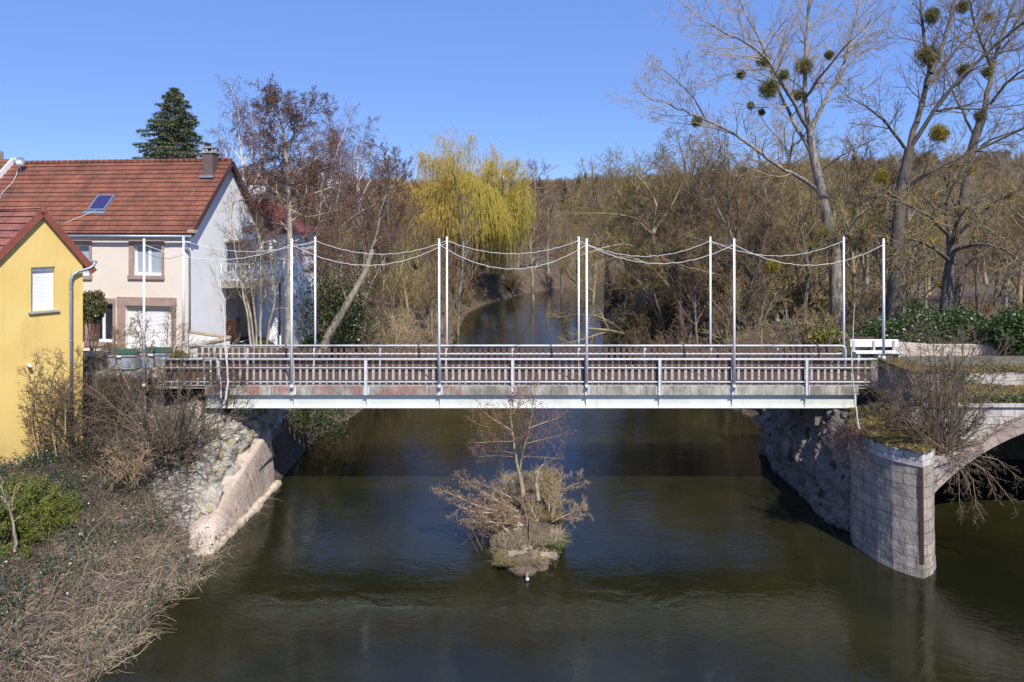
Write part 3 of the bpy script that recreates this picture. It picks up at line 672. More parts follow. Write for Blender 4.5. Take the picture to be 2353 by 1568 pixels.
def holed(mb, fr, x0, x1, z0, z1, holes):
    xs_ = sorted({x0, x1, *[q for h_ in holes for q in h_[:2]]}); zs_ = sorted({z0, z1, *[max(z0, q) for h_ in holes for q in h_[2:]]})
    for a, b2 in zip(xs_[:-1], xs_[1:]):
        for c, d in zip(zs_[:-1], zs_[1:]):
            mx_, mz_ = (a + b2) / 2, (c + d) / 2
            if not any(h_[0] < mx_ < h_[1] and h_[2] < mz_ < h_[3] for h_ in holes): mb.poly([fr(b2, 0, c), fr(a, 0, c), fr(a, 0, d), fr(b2, 0, d)])
    for a, b2, c, d in holes:
        t = -.24
        mb.poly([fr(a, 0, c), fr(a, 0, d), fr(a, t, d), fr(a, t, c)]); mb.poly([fr(b2, 0, c), fr(b2, 0, d), fr(b2, t, d), fr(b2, t, c)])
        mb.poly([fr(a, 0, d), fr(b2, 0, d), fr(b2, t, d), fr(a, t, d)]); mb.poly([fr(a, 0, c), fr(b2, 0, c), fr(b2, t, c), fr(a, t, c)])
mb = MB(); holed(mb, hp, .0, HL, ZG, HZE, ops); mb.build("facade_wall", m_cream, H)
gops = [(3.45, 6.15, 8.35, 10.45), (3.3, 6.9, 4.6, 7.85)]
mb = MB(); holed(mb, gp, 0, HD, ZG, HZE, [])
mb.v.clear(); mb.f.clear(); mb.uv.clear(); holed(mb, gp, 0, HD, ZG, HZE, gops)
mb.poly([gp(0, 0, HZE), gp(HD, 0, HZE), gp(HD / 2, 0, HZR)])
mb.poly([gp(HD, 0, ZG), gp(HD, -HL, ZG), gp(HD, -HL, HZE), gp(HD, 0, HZE)]); mb.build("gable_wall", m_white, H)
# loggia and store behind the gable openings
mb = MB()
for t0, t1, z0, z1 in gops:
    dd = -.32 if z0 > 8 else -1.3; mb.poly([gp(t0, dd, z0), gp(t1, dd, z0), gp(t1, dd, z1), gp(t0, dd, z1)]); mb.poly([gp(t0, -.2, z1 - .003), gp(t1, -.2, z1 - .003), gp(t1, -1.3, z1 - .003), gp(t0, -1.3, z1 - .003)])
    mb.poly([gp(t0 + .003, -.2, z0), gp(t0 + .003, -.2, z1), gp(t0 + .003, -1.3, z1), gp(t0 + .003, -1.3, z0)]); mb.poly([gp(t1 - .003, -.2, z0), gp(t1 - .003, -.2, z1), gp(t1 - .003, -1.3, z1), gp(t1 - .003, -1.3, z0)])
mb.build("loggia_wall", m_plaster, H)
for t0 in (3.62, 4.5, 5.3):
    mb = MB(); mb.bar(gp(t0, -.28, 9.32), gp(t0 + .62, -.28, 9.32), .05, 1.9); f_ = mb.build("balcony_door", m_pvc, H)
    mb = MB(); mb.bar(gp(t0 + .1, -.245, 9.5), gp(t0 + .52, -.245, 9.5), .02, 1.3); mb.build("pane", m_glassblue, f_)
# roof
sR = math.atan2(HZR - HZE, HD / 2); over = .42
dF = np.array((*(-HG * math.cos(sR)), -math.sin(sR))); dB = np.array((*(HG * math.cos(sR)), -math.sin(sR)))
SF = (HD / 2) / math.cos(sR) + over; p0 = np.array(gp(HD / 2, .24, HZR + .16)); AL = np.array((*HU, 0))
roof_plane("roof", p0, AL, dF, HL + .36, SF, m_tile, H); roof_plane("roof", p0, AL, dB, HL + .36, SF, m_tile, H)
mb = MB()
for k in range(38):
    a = .05 + k * .36; q = p0 + AL * a + np.array((0, 0, .02)); mb.tube([q, q + AL * .37 + np.array((0, 0, .012))], .105, 8, .125)
mb.build("ridge_tile", m_tile, H, True)
for d in (dF, dB):
    mb = MB(); q = np.array(gp(HD / 2, .26, HZR + .06)); mb.bar(q, q + d * SF, .05, .26); mb.build("verge_board", m_verge, H)
    mb = MB(); q = np.array(gp(HD / 2, .13, HZR + .035)); mb.bar(q + d * .05, q + d * (SF - .1), .2, .03); mb.build("soffit", m_verge, H)
for t in (-.1, HD + .1): mb = MB(); mb.bar(gp(t - .18, .2, HZE - .03), gp(t + .18, .2, HZE - .03), .36, .16); mb.build("eave_block", m_wood, H)
eo = math.cos(sR) * over
mb = MB(); mb.tube([hp(-.3, eo + .05, HZE - .29), hp(HL, eo + .05, HZE - .29)], .075, 8); mb.build("gutter", m_zinc, H, True)
mb = MB(); mb.tube([hp(.22, eo + .04, HZE - .34), hp(.22, eo - .02, HZE - .55), hp(.02, .2, HZE - .85), hp(-.03, .1, HZE - 1.1), hp(-.03, .09, 8), hp(-.03, .09, 5.4)], .05, 10); mb.build("downpipe", m_zinc, H, True)
def ray_roof(u, v):
    d = np.array(((u - 1176.5) / F, 1.0, -(v - 508) / F)); o = np.array((0, 0, CAMZ)); nn = np.cross(dF, AL); return o + d * (np.dot(p0 - o, nn) / np.dot(d, nn))
nr = np.cross(dF, AL); nr = nr / np.linalg.norm(nr); nr = nr if nr[2] > 0 else -nr
cb = ray_roof(479, 405)
mb = MB(); cxx, cyy = cb[0], cb[1]
def cfr(p): q = np.array((cxx, cyy)) + HU * (-p[0]) + HG * p[1]; return (q[0], q[1], p[2])
mb.box(-.30, .30, -.1, .52, cb[2] - .3, 15.45, fr=cfr); ch = mb.build("chimney", m_chim, H)
mb = MB(); mb.box(-.36, .36, -.16, .58, 15.451, 15.53, fr=cfr); mb.box(-.36, .36, -.16, .58, 15.72, 15.78, fr=cfr)
for a in (-.3, .22):
    for b2 in (-.1, .44): mb.box(a, a + .08, b2, b2 + .08, 15.531, 15.719, fr=cfr)
mb.build("chimney_cap", m_conc, ch)
mb = MB(); mb.box(-.1, .1, .1, .3, 15.532, 15.70, fr=cfr); mb.build("flue", m_dark, ch)
mb = MB(); mb.box(-.4, .4, -.25, -.1, cb[2] - .1, cb[2] + .03, fr=cfr); mb.build("flashing", m_zinc, ch)
def skylight(c0, s0, w_, l_):
    fr_ = MB()
    def sp(a, d, n): return c0 + AL * (-a) + dF * d + nr * n
    t = .07
    for a0, a1, d0, d1 in ((0, w_, 0, t), (0, w_, l_ - t, l_), (0, t, t, l_ - t), (w_ - t, w_, t, l_ - t)):
        c = [sp(a0, d0, .0), sp(a1, d0, .0), sp(a1, d1, .0), sp(a0, d1, .0)]; fr_.prism(c, tuple(nr * .15))
    so_ = fr_.build("skylight", m_zinc, H)
    mb = MB(); mb.poly([sp(t, t, .11), sp(w_ - t, t, .11), sp(w_ - t, l_ - t, .11), sp(t, l_ - t, .11)]); mb.build("pane", m_glasssky, so_)
    mb = MB(); mb.poly([sp(-.25, l_ + .005, .06), sp(w_ + .1, l_ + .005, .06), sp(w_ + .1, l_ + .22, .075), sp(-.25, l_ + .22, .075)]); mb.build("apron", m_zinc, so_)
m_glasssky = mat("skylight glass", (0.02, 0.03, 0.09), (0.05, 0.03, 0.14), 1, 0.03)
skylight(ray_roof(228, 452), 0, 1.0, 1.15)
skylight(ray_roof(-22, 452), 0, 0.78, 1.15)
def window(o_, frm, curtain, name="window"):
    s0, s1, z0, z1 = o_; t = .24
    tm = MB(); e_ = .28
    tm.bar(frm(s0 - .01, .035, (z0 + z1) / 2), frm(s0 - .01 - .001, .035, (z0 + z1) / 2 + .001), .01, .01)
    tm = MB()
    def slab(a, b2, c, d, n0=-.02, n1=.05): 
        q = [frm(a, n0, c), frm(b2, n0, c), frm(b2, n0, d), frm(a, n0, d)]; q2 = [frm(a, n1, c), frm(b2, n1, c), frm(b2, n1, d), frm(a, n1, d)]
        for i_ in range(4): tm.poly([q[i_], q[(i_ + 1) % 4], q2[(i_ + 1) % 4], q2[i_]])
        tm.poly(q2)
    slab(s0 - e_ * .5, s0, z0, z1); slab(s1, s1 + e_, z0, z1); slab(s0 - e_ * .5, s1 + e_, z1 + .002, z1 + .26, -.02, .055); slab(s0 - e_ * .6, s1 + e_ * 1.1, z0 - .2, z0 - .002, -.02, .11)
    wn = tm.build(name, m_sand, H)
    fm = MB(); w_ = .075
    for a, b2, c, d in ((s0, s1, z0, z0 + .12), (s0, s1, z1 - w_, z1), (s0, s0 + w_, z0 + .12, z1 - w_), (s1 - w_, s1, z0 + .12, z1 - w_), ((s0 + s1) / 2 - w_, (s0 + s1) / 2 + w_, z0 + .12, z1 - w_)):
        q = [frm(a, -.2, c), frm(b2, -.2, c), frm(b2, -.2, d), frm(a, -.2, d)]; fm.prism(q, tuple(np.array(frm(a, -.14, c)) - np.array(frm(a, -.2, c))))
    fm.build("window_frame", m_pvc, wn)
    gm = MB(); gm.poly([frm(s0, -.185, z0), frm(s1, -.185, z0), frm(s1, -.185, z1), frm(s0, -.185, z1)]); gm.build("pane", m_glassblue if curtain else m_glass, wn)
window(w1, hp, True); window(w2, hp, True); window(d1, hp, False)
s0, s1, z0, z1 = g1
tm = MB(); e_ = .52
def slab(tm, frm, a, b2, c, d, n0, n1):
    q = [frm(a, n0, c), frm(b2, n0, c), frm(b2, n0, d), frm(a, n0, d)]; q2 = [frm(a, n1, c), frm(b2, n1, c), frm(b2, n1, d), frm(a, n1, d)]
    for i_ in range(4): tm.poly([q[i_], q[(i_ + 1) % 4], q2[(i_ + 1) % 4], q2[i_]])
    tm.poly(q2)
slab(tm, hp, s0 - .27, s0, z0, z1, -.02, .05); slab(tm, hp, s1, s1 + .45, z0, z1, -.02, .05); slab(tm, hp, s0 - .29, s1 + .47, z1 + .002, z1 + .44, -.02, .055)
slab(tm, hp, s0 - .33, s0 - .02, z0, z0 + .62, -.02, .1); slab(tm, hp, s1 + .02, s1 + .5, z0, z0 + .62, -.02, .1)
gd = tm.build("garage_surround", m_sand, H)
dm = MB(); n = 34; zt = z1 - .32
for k in range(n):
    a = z0 + (zt - z0) * k / n; b2 = z0 + (zt - z0) * (k + 1) / n; c = a + (b2 - a) * .8
    dm.poly([hp(s0, -.2, a), hp(s1, -.2, a), hp(s1, -.18, c), hp(s0, -.18, c)]); dm.poly([hp(s0, -.18, c), hp(s1, -.18, c), hp(s1, -.2, b2), hp(s0, -.2, b2)])
dm.poly([hp(s0, -.185, zt), hp(s1, -.185, zt), hp(s1, -.185, z1), hp(s0, -.185, z1)])
do = dm.build("garage_door", m_pvc, H)
dm = MB(); n = 26
for r_ in range(3):
    for k in range(n):
        a = s0 + (s1 - s0) * (k + .25) / n; b2 = a + (s1 - s0) * .5 / n; c = zt + .03 + r_ * .1
        dm.poly([hp(a, -.181, c), hp(b2, -.181, c), hp(b2, -.181, c + .05), hp(a, -.181, c + .05)])
dm.build("vent_slots", m_dark, do)
mb = MB(); slab(mb, hp, s1 + 1.55, s1 + 2.6, 5.4, 7.6, -.02, .03); mb.build("wooden_shutter", m_verge, H)
# balcony
mb = MB(); mb.box(2.75, 6.7, 0, 1.75, 8.0, 8.3, fr=lambda p: gp(p[0], p[1], p[2])); bal = mb.build("balcony", m_conc, H)
mb = MB()
def bp(t, n, z): return Vector(gp(t, n, z))
for z in (8.42, 8.88, 9.32):
    mb.tube([bp(2.78, .05, z), bp(2.78, 1.7, z)], .025, 6); mb.tube([bp(2.78, 1.7, z), bp(6.65, 1.7, z)], .025, 6)
for q in [(2.78, .05), (2.78, .9), (2.78, 1.7), (3.7, 1.7), (4.7, 1.7), (5.7, 1.7), (6.65, 1.7)]: mb.tube([bp(*q, 8.3), bp(*q, 9.34)], .028, 6)
mb.build("balcony_railing", m_pvc, bal, True)
for t in (3.0, 6.5): mb = MB(); mb.tube([bp(t, 1.6, 4.8), bp(t, 1.6, 8.0)], .06, 8); mb.build("balcony_post", m_rust, bal, True)
mb = MB(); slab(mb, gp, 3.15, 6.3, 10.5, 10.6, -.02, .25); mb.build("door_canopy", m_conc, H)
mb = MB(); slab(mb, gp, 3.2, 4.6, 4.7, 6.1, .02, .1); mb.build("lower_panel", m_brownpanel, H)
# rear annex with hipped roof
AX = gp(HD, 0, 0); ax0, ax1, ay0, ay1 = AX[0] - 3, at(690, 508, 44.5)[0], AX[1] + .4, AX[1] + 6.0
mb = MB(); mb.box(ax0, ax1, ay0, ay1, 3.6, 10.9); mb.build("annex_wall", m_white, H)
mb = MB(); zc = 13.0; e_ = .3; q = [(ax0 - e_, ay0 - e_, 10.9), (ax1 + e_, ay0 - e_, 10.9), (ax1 + e_, ay1 + e_, 10.9), (ax0 - e_, ay1 + e_, 10.9)]
r0, r1 = (ax0 - e_, (ay0 + ay1) / 2, zc), (ax1 - 1.9, (ay0 + ay1) / 2, zc)
def uvp(pts, ax): return [((p[0] if ax == 0 else p[1]), -p[2] * 1.6) for p in pts]
for pts, ax in (([q[0], q[1], r1, r0], 0), ([q[1], q[2], r1], 1), ([q[2], q[3], r0, r1], 0)): mb.poly(pts, uvp(pts, ax))
mb.poly(q[::-1]); mb.build("annex_roof", m_tile2, H)
for (u0, u1, v0, v1) in ((604, 622, 556, 612), (626, 640, 556, 612), (655, 676, 552, 606)):
    a = at(u0, v1, ay0 - .03); b2 = at(u1, v0, ay0 - .03); mb = MB(); mb.box(a[0], b2[0], ay0 - .04, ay0 + .05, a[2], b2[2]); f_ = mb.build("window", m_pvc, H)
    mb = MB(); mb.box(a[0] + .07, b2[0] - .07, ay0 - .05, ay0 - .041, a[2] + .08, b2[2] - .08); mb.build("pane", m_glassblue, f_)
mb = MB(); mb.tube([(ax1 + .05, ay0 - .08, 10.8), (ax1 + .05, ay0 - .08, 4.2)], .05, 8); mb.build("annex_downpipe", m_zinc, H, True)
# neighbouring roof at the far left with its dish
NB = empty("neighbour_house", (*hp(14, 0, 4.8)[:2], 4.8), "red roofed house joined to the far left end of the cream house", "house")
p1 = np.array(hp(13.66, -HD / 2, HZR + .42))
roof_plane("roof", p1, AL, dF, 9, SF, m_tile, NB); roof_plane("roof", p1, AL, dB, 9, SF, m_tile, NB)
mb = MB(); q = p1 + np.array((0, 0, -.05)) - AL * .04
for d in (dF, dB): mb.bar(q, q + d * SF, .09, .3)
mb.build("verge_board", m_mast, NB)
mb = MB(); mb.poly([hp(13.64, 0, 4.6), hp(22, 0, 4.6), hp(22, 0, HZE), hp(13.64, 0, HZE)]); mb.poly([hp(13.64, 0, 4.6), hp(13.64, -HD, 4.6), hp(13.64, -HD, HZE), hp(13.64, -HD / 2, HZR + .3), hp(13.64, 0, HZE)]); mb.build("wall", m_cream, NB)
mb = MB(); c0 = np.array(hp(15.1, -HD / 2, 0)); mb.box(c0[0] - .5, c0[0] + .5, c0[1] - .3, c0[1] + .3, 15.2, 15.85); mb.build("chimney", m_conc, NB)
dc = at(46.5, 372, 39.6)
D_ = empty("satellite_dish", tuple(dc - np.array((0, 0, .5))), "small grey satellite dish on the roof ridge at the far left", "satellite dish")
mb = MB(); nseg = 20; fwd = np.array((.35, -.85, .35)); fwd /= np.linalg.norm(fwd); sx = np.cross(fwd, (0, 0, 1)); sx /= np.linalg.norm(sx); sy = np.cross(sx, fwd)
prev = None
for ri, r_ in enumerate((0, .1, .19, .26)):
    ringp = [dc + (sx * math.cos(a) + sy * math.sin(a)) * r_ + fwd * (r_ * r_ * 1.1) for a in np.linspace(0, 2 * math.pi, nseg, endpoint=False)]
    if prev is not None:
        for k in range(nseg): mb.poly([prev[k], prev[(k + 1) % nseg], ringp[(k + 1) % nseg], ringp[k]])
    prev = ringp
mb.build("dish", m_zinc, D_, True)
mb = MB(); mb.tube([dc - fwd * .03, dc - fwd * .1 - np.array((0, 0, .3)), dc - np.array((0, 0, .75))], .025, 8); mb.tube([dc - sy * .26 + fwd * .07, dc + fwd * .35 - sy * .1], .012, 6); mb.build("bracket", m_zinc, D_, True)
def cable(pts_uv, r, label):
    pts = [ray_roof(u, v) + nr * .1 for u, v in pts_uv]; mb = MB(); mb.tube(pts, r, 5); tag(mb.build("cable", m_rope, None, True), label, "cable")
cable([(44, 388), (40, 405), (30, 424), (16, 437), (5, 450), (1, 462)], .014, "white cable hanging from the satellite dish down the red roof")
cable([(230, 483), (215, 490), (195, 498), (170, 508), (150, 517)], .016, "white cable running across the roof below the skylight")
def wire(a, b2, sag, r, label):
    mb = MB(); a = np.array(a); b2 = np.array(b2); mb.tube([a + (b2 - a) * t - np.array((0, 0, sag * 4 * t * (1 - t))) for t in np.linspace(0, 1, 15)], r, 5)
    tag(mb.build("wire", m_barkdark, None, True), label, "wire")
wire((-15.0, YN - .17, 10.6), (-15.0, YF + .17, 10.7), .12, .010, "upper thin dark wire joining the two leftmost masts before the cream house")
wire((-15.0, YN - .17, 10.45), (-15.0, YF + .17, 10.2), .25, .010, "lower slack dark wire joining the two leftmost masts before the cream house")
# ------------------------------------------------------------------ displaced loft (masonry heaps, slopes)
def loft(name, lines, nu, nv, m, parent, amp=0.0, freq=1.0, seed=0, uvs=1.0, smooth=False, closed_top=None):
    """lines: polylines bottom to top with the same point count; bilinear grid, rough displacement along the normal"""
    Ls = [np.array(l, float) for l in lines]
    n = len(Ls[0]); t = np.linspace(0, n - 1, nu); Ls = [np.stack([np.interp(t, np.arange(n), l[:, k]) for k in range(3)], -1) for l in Ls]
    A = np.stack(Ls); q = np.linspace(0, len(Ls) - 1, nv); i0 = np.minimum(q.astype(int), len(Ls) - 2); fr_ = (q - i0)[:, None, None]
    G = A[i0] * (1 - fr_) + A[i0 + 1] * fr_
    if amp:
        du = np.gradient(G, axis=1); dv = np.gradient(G, axis=0); nn = np.cross(du, dv); nn /= np.linalg.norm(nn, axis=2, keepdims=True) + 1e-9
        from mathutils import noise as mn
        d = np.zeros(G.shape[:2])
        for a in range(nv):
            for b2 in range(nu):
                p = Vector(G[a, b2] * freq) + Vector((seed, 0, 0)); d[a, b2] = mn.noise(p) + .5 * mn.noise(p * 2.3) + .3 * mn.cell(p * 2.6)
        G = G + nn * (d * amp)[:, :, None]
    ul = np.concatenate([[0], np.cumsum(np.linalg.norm(np.diff(A[0], axis=0), axis=1))]); vl = np.concatenate([[0], np.cumsum(np.linalg.norm(np.diff(G[:, nu // 2], axis=0), axis=1))])
    UV = np.stack(np.broadcast_arrays(ul[None, :], vl[:, None]), -1) * uvs
    i = np.arange(nv - 1)[:, None] * nu + np.arange(nu - 1)[None]; f = np.stack([i, i + 1, i + nu + 1, i + nu], -1).reshape(-1, 4)
    return link(name, raw_mesh(name, G.reshape(-1, 3), [(f, 0)], [m], UV.reshape(-1, 2), smooth), parent)

# ------------------------------------------------------------------ left bank: ruined abutment and parapet
AB = empty("ruined_abutment", (-12, 29, 2), "crumbling grey stone abutment under the left end of the footbridge with a pink concrete footing", "abutment")
bot = [(-21, 28.6, 2.0), (-18.5, 28.2, 1.9), (-16.4, 27.4, 1.6), (-13.8, 25.7, 0.8), (-11.7, 24.6, 0.3), (-11.1, 25.4, .5), (-10.95, 27.2, 1.2), (-10.9, 29.2, 1.9), (-10.9, 30.8, 2.2), (-11, 33, 2.2)]
mid = [(-21, 29.4, 3.4), (-18.5, 29.3, 3.4), (-16.4, 28.9, 3.1), (-14.1, 27.9, 2.6), (-12.3, 26.5, 1.9), (-11.7, 26.7, 1.6), (-11.25, 27.9, 2.2), (-11.05, 29.2, 2.9), (-11.0, 30.6, 3.1), (-11, 33, 3.1)]
top = [(-21, 29.8, 4.75), (-18.5, 29.75, 4.7), (-16.4, 29.6, 4.7), (-14.5, 29.4, 4.55), (-13.2, 28.6, 4.2), (-12.4, 28.4, 3.85), (-11.9, 28.7, 3.75), (-11.5, 29.6, 3.8), (-11.3, 30.7, 3.9), (-11.2, 33, 4.0)]
loft("stone_face", [[np.array(p) for p in bot[:5]], [np.array(p) for p in mid[:5]], [np.array(p) for p in top[:5]]], 150, 60, m_rubble, AB, .10, 1.5)
loft("broken_core", [bot[4:], mid[4:], top[4:]], 170, 80, m_rubbleY, AB, .33, 1.7, 4, smooth=False)
loft("rubble_top", [top, [(-21, 33, 4.8), (-18, 33, 4.8), (-16, 33, 4.8), (-14.5, 33, 4.8), (-13.2, 33, 4.7), (-12.6, 33, 4.6), (-12.2, 33, 4.6), (-12, 33, 4.4), (-11.8, 33, 4.2), (-11.2, 33.2, 4.0)]], 60, 20, m_ground, AB, .08, 1.2, 9)
loft("concrete_footing", [[(-11.35, 23.75, -.4), (-10.55, 24.1, -.4), (-10.42, 27, -.4), (-10.42, 30.2, -.4)], [(-11.3, 23.8, .12), (-10.6, 24.2, .12), (-10.5, 27, .12), (-10.5, 30.2, .12)], [(-11.45, 24.3, .5), (-11.0, 25.4, .85), (-10.8, 27.6, 1.75), (-10.66, 30.2, 2.5)], [(-11.8, 25.0, .55), (-11.5, 26.0, 1.0), (-11.3, 27.9, 1.95), (-11.0, 30.4, 2.6)]], 60, 24, m_pink, AB, .035, .8, 2)
loft("footing_ledge", [[(-11.6, 23.35, -.5), (-10.4, 23.8, -.5), (-10.25, 27, -.5), (-10.22, 30.35, -.5)], [(-11.6, 23.4, .16), (-10.45, 23.85, .16), (-10.28, 27, .15), (-10.24, 30.35, .14)], [(-11.6, 23.8, .20), (-10.65, 24.3, .2), (-10.5, 27, .19), (-10.48, 30.35, .18)]], 110, 10, m_ledge, AB, .09, 1.5, 3)
mb = MB()
for k, (c, d) in enumerate((((-10.79, 27.2, 1.02), (-10.46, 30.5, 1.42)), ((-10.93, 25.3, .62), (-10.80, 27.15, .98)))): mb.bar(c, d, .05, .035)
mb.build("crack", m_dark, AB)
# leaning slab of broken masonry on the concrete
mb = MB(); mb.prism([(-11.3, 25.3, .8), (-11.08, 25.5, .85), (-11.0, 26.1, 1.6), (-11.2, 25.9, 1.7)], (-.25, .02, .1)); mb.build("fallen_slab", m_rubbleY, AB, bevel=.04)
mb = MB(); mb.box(-12.4, -11.2, 31.2, 33.2, -.5, 4.4); mb.build("rear_wall", m_ruin, AB)

PW = empty("parapet_wall", (-17, 29.9, 4.7), "low mossy stone parapet wall along the edge of the paved yard", "wall")
loft("wall_face", [[(-24, 29.75, 4.5), (-19.8, 29.7, 4.5), (-16.7, 29.75, 4.5), (-14.4, 30.4, 4.5), (-13.4, 31, 4.5)], [(-24, 29.8, 4.98), (-19.8, 29.8, 5.0), (-16.7, 29.85, 5.02), (-14.4, 30.5, 5.35), (-13.4, 31.1, 5.3)], [(-24, 30.15, 5.0), (-19.8, 30.2, 5.02), (-16.7, 30.25, 5.04), (-14.5, 30.9, 5.37), (-13.4, 31.5, 5.3)], [(-24, 30.2, 4.5), (-19.8, 30.3, 4.5), (-16.7, 30.35, 4.5), (-14.5, 31, 4.5), (-13.4, 31.6, 4.5)]], 70, 16, m_rubble, PW, .06, 2.0, 6)
mb = MB(); mb.bar((-16.1, 30.35, 5.06), (-14.6, 30.75, 5.62), .35, .07); tag(mb.build("plank", m_wood, None), "bleached plank sloping along the parapet wall beside the bins", "plank")

# bins, planters, white bench on the left court
def bin_(x, y, w_, d_, hgt_, label, dark=False):
    e = empty("waste_bin", (x, y, 4.87), label, "bin", "large bins behind the parapet wall")
    mb = MB(); t = .05
    mb.poly([(x - w_ / 2 + t, y - d_ / 2 + t, 4.95), (x + w_ / 2 - t, y - d_ / 2 + t, 4.95), (x + w_ / 2, y - d_ / 2, 4.87 + hgt_), (x - w_ / 2, y - d_ / 2, 4.87 + hgt_)])
    for sx_ in (-1, 1): mb.poly([(x + sx_ * (w_ / 2 - t), y - d_ / 2 + t, 4.95), (x + sx_ * (w_ / 2 - t), y + d_ / 2 - t, 4.95), (x + sx_ * w_ / 2, y + d_ / 2, 4.87 + hgt_), (x + sx_ * w_ / 2, y - d_ / 2, 4.87 + hgt_)])
    mb.poly([(x - w_ / 2 + t, y + d_ / 2 - t, 4.95), (x + w_ / 2 - t, y + d_ / 2 - t, 4.95), (x + w_ / 2, y + d_ / 2, 4.87 + hgt_), (x - w_ / 2, y + d_ / 2, 4.87 + hgt_)])
    mb.bar((x - w_ / 2 - .03, y - d_ / 2 - .02, 4.86 + hgt_), (x + w_ / 2 + .03, y - d_ / 2 - .02, 4.86 + hgt_), .06, .07)
    mb.build("body", m_greyplastic, e)
    lm = MB(); n = 8
    for k in range(n):
        a0, a1 = k / n, (k + 1) / n
        f_ = lambda a: (y - d_ / 2 - .03 + a * (d_ + .06), 4.89 + hgt_ + .05 + .14 * math.sin(math.pi * a) ** .8)
        (ya0, za0), (ya1, za1) = f_(a0), f_(a1); lm.poly([(x - w_ / 2 - .03, ya0, za0), (x + w_ / 2 + .03, ya0, za0), (x + w_ / 2 + .03, ya1, za1), (x - w_ / 2 - .03, ya1, za1)])
    lm.build("lid", m_greenlid, e)
    mb = MB(); mb.bar((x - .25, y - d_ / 2 - .06, 4.84 + hgt_), (x - .25 + .3, y - d_ / 2 - .06, 4.84 + hgt_), .05, .08); mb.build("handle", m_mast, e)
    for sx_ in (-1, 1):
        for sy_ in (-1, 1):
            mb = MB(); mb.tube([(x + sx_ * (w_ / 2 - .15) - .03, y + sy_ * (d_ / 2 - .15), 4.93), (x + sx_ * (w_ / 2 - .15) + .03, y + sy_ * (d_ / 2 - .15), 4.93)], .06, 10); mb.build("wheel", m_dark, e)
bin_(-17.75, 31.5, 1.28, 1.0, .72, "grey wheeled bin with a dark green lid next to the yellow house corner")
bin_(-16.35, 31.75, 1.28, 1.0, .74, "grey wheeled bin with a bright green lid beside the bleached plank")
mb = MB(); mb.box(-20.2, -18.7, 31.0, 32.1, 4.87, 5.5); mb.box(-20.3, -18.6, 30.9, 32.2, 5.502, 5.58)
tag(mb.build("storage_box", m_paving, None, bevel=.02), "low grey slab topped box between the yellow house and the bins", "box")
RW = MB()
q = [(-16.4, 34.6, 4.8), (-14.05, 34.0, 4.8), (-15.6, 33.0, 4.8)]
tt = [(-16.4, 34.6, 6.05), (-14.05, 34.0, 5.85), (-15.6, 33.0, 5.6)]
rw = empty("ramp_wall", (-14.5, 34.7, 4.8), "low white angled wall with wooden capping by the white gable", "wall")
mb = MB(); mb.poly([q[0], q[1], tt[1], tt[0]]); mb.poly([q[1], q[2], tt[2], tt[1]]); mb.poly([tt[0], tt[1], tt[2]]); mb.poly([q[2], q[0], tt[0], tt[2]]); mb.build("wall", m_whitewall, rw)
mb = MB(); mb.bar(Vector(tt[0]) + Vector((0, 0, .05)), Vector(tt[1]) + Vector((0, 0, .05)), .22, .09); mb.build("capping", m_wood, rw); mb = MB(); mb.bar(Vector(tt[1]) + Vector((0, 0, .05)), Vector(tt[2]) + Vector((0, 0, .05)), .22, .09); mb.build("capping", m_wood, rw)
PT = empty("planter", (-14.6, 29.9, 4.92), "stone tub of yellow flowering shrub at the left bridgehead", "planter")
mb = MB(); mb.tube([(-14.6, 29.9, 4.9), (-14.6, 29.9, 5.5)], .3, 16, .36); mb.build("pot", m_conc, PT, True)
WT = empty("white_stand", (-13.7, 29.9, 4.92), "small white slatted flower stand at the left bridgehead", "flower stand")
mb = MB(); mb.box(-14.15, -13.1, 29.7, 30.15, 5.58, 5.66); mb.build("top", m_pvc, WT)
for k in range(4):
    mb = MB(); x = -14.1 + k * .31; mb.box(x, x + .06, 29.72, 29.78, 4.92, 5.578); mb.build("leg", m_pvc, WT)

# ------------------------------------------------------------------ old stone bridge on the right
SB = empty("stone_bridge", (15, 27, 4), "old stone arch bridge leaving the right edge with a mossy cutwater pier", "bridge")
ACX, ACZ, AR = 21.8, -4.2, 8.7
YS0, YS1 = 25.0, 34.4
x0a = ACX - math.sqrt(AR ** 2 - (.9 - ACZ) ** 2)
def arch(x):
    d = AR ** 2 - (x - ACX) ** 2
    return ACZ + math.sqrt(d) if d > 0 and x0a < x < 2 * ACX - x0a else -1.0
xs_ = [14.6] + list(np.linspace(x0a + .001, 2 * ACX - x0a - .001, 40)) + [40]
mb = MB()
for a, b2 in zip(xs_[:-1], xs_[1:]):
    za = arch(a) if a > x0a else -1; zb2 = arch(b2) if b2 < 39 else -1
    if a < x0a: za = zb2 = -1
    if b2 > 39: za = zb2 = -1
    mb.poly([(a, YS0, za), (b2, YS0, zb2), (b2, YS0, 4.9), (a, YS0, 4.9)])
mb.build("spandrel", m_spandrel, SB)
mb = MB(); acc = 0
for a, b2 in zip(xs_[1:-2], xs_[2:-1]):
    L = math.hypot(b2 - a, arch(b2) - arch(a)); mb.poly([(a, YS0 - .03, arch(a)), (b2, YS0 - .03, arch(b2)), (b2, YS1, arch(b2)), (a, YS1, arch(a))], [(acc, 0), (acc + L, 0), (acc + L, 9), (acc, 9)]); acc += L
for xx in (x0a, 2 * ACX - x0a): mb.poly([(xx, YS0 + .01, -1), (xx, YS1, -1), (xx, YS1, .9), (xx, YS0 + .01, .9)])
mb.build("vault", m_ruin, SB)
mb = MB(); acc = 0; a0 = math.asin((x0a - ACX) / AR)
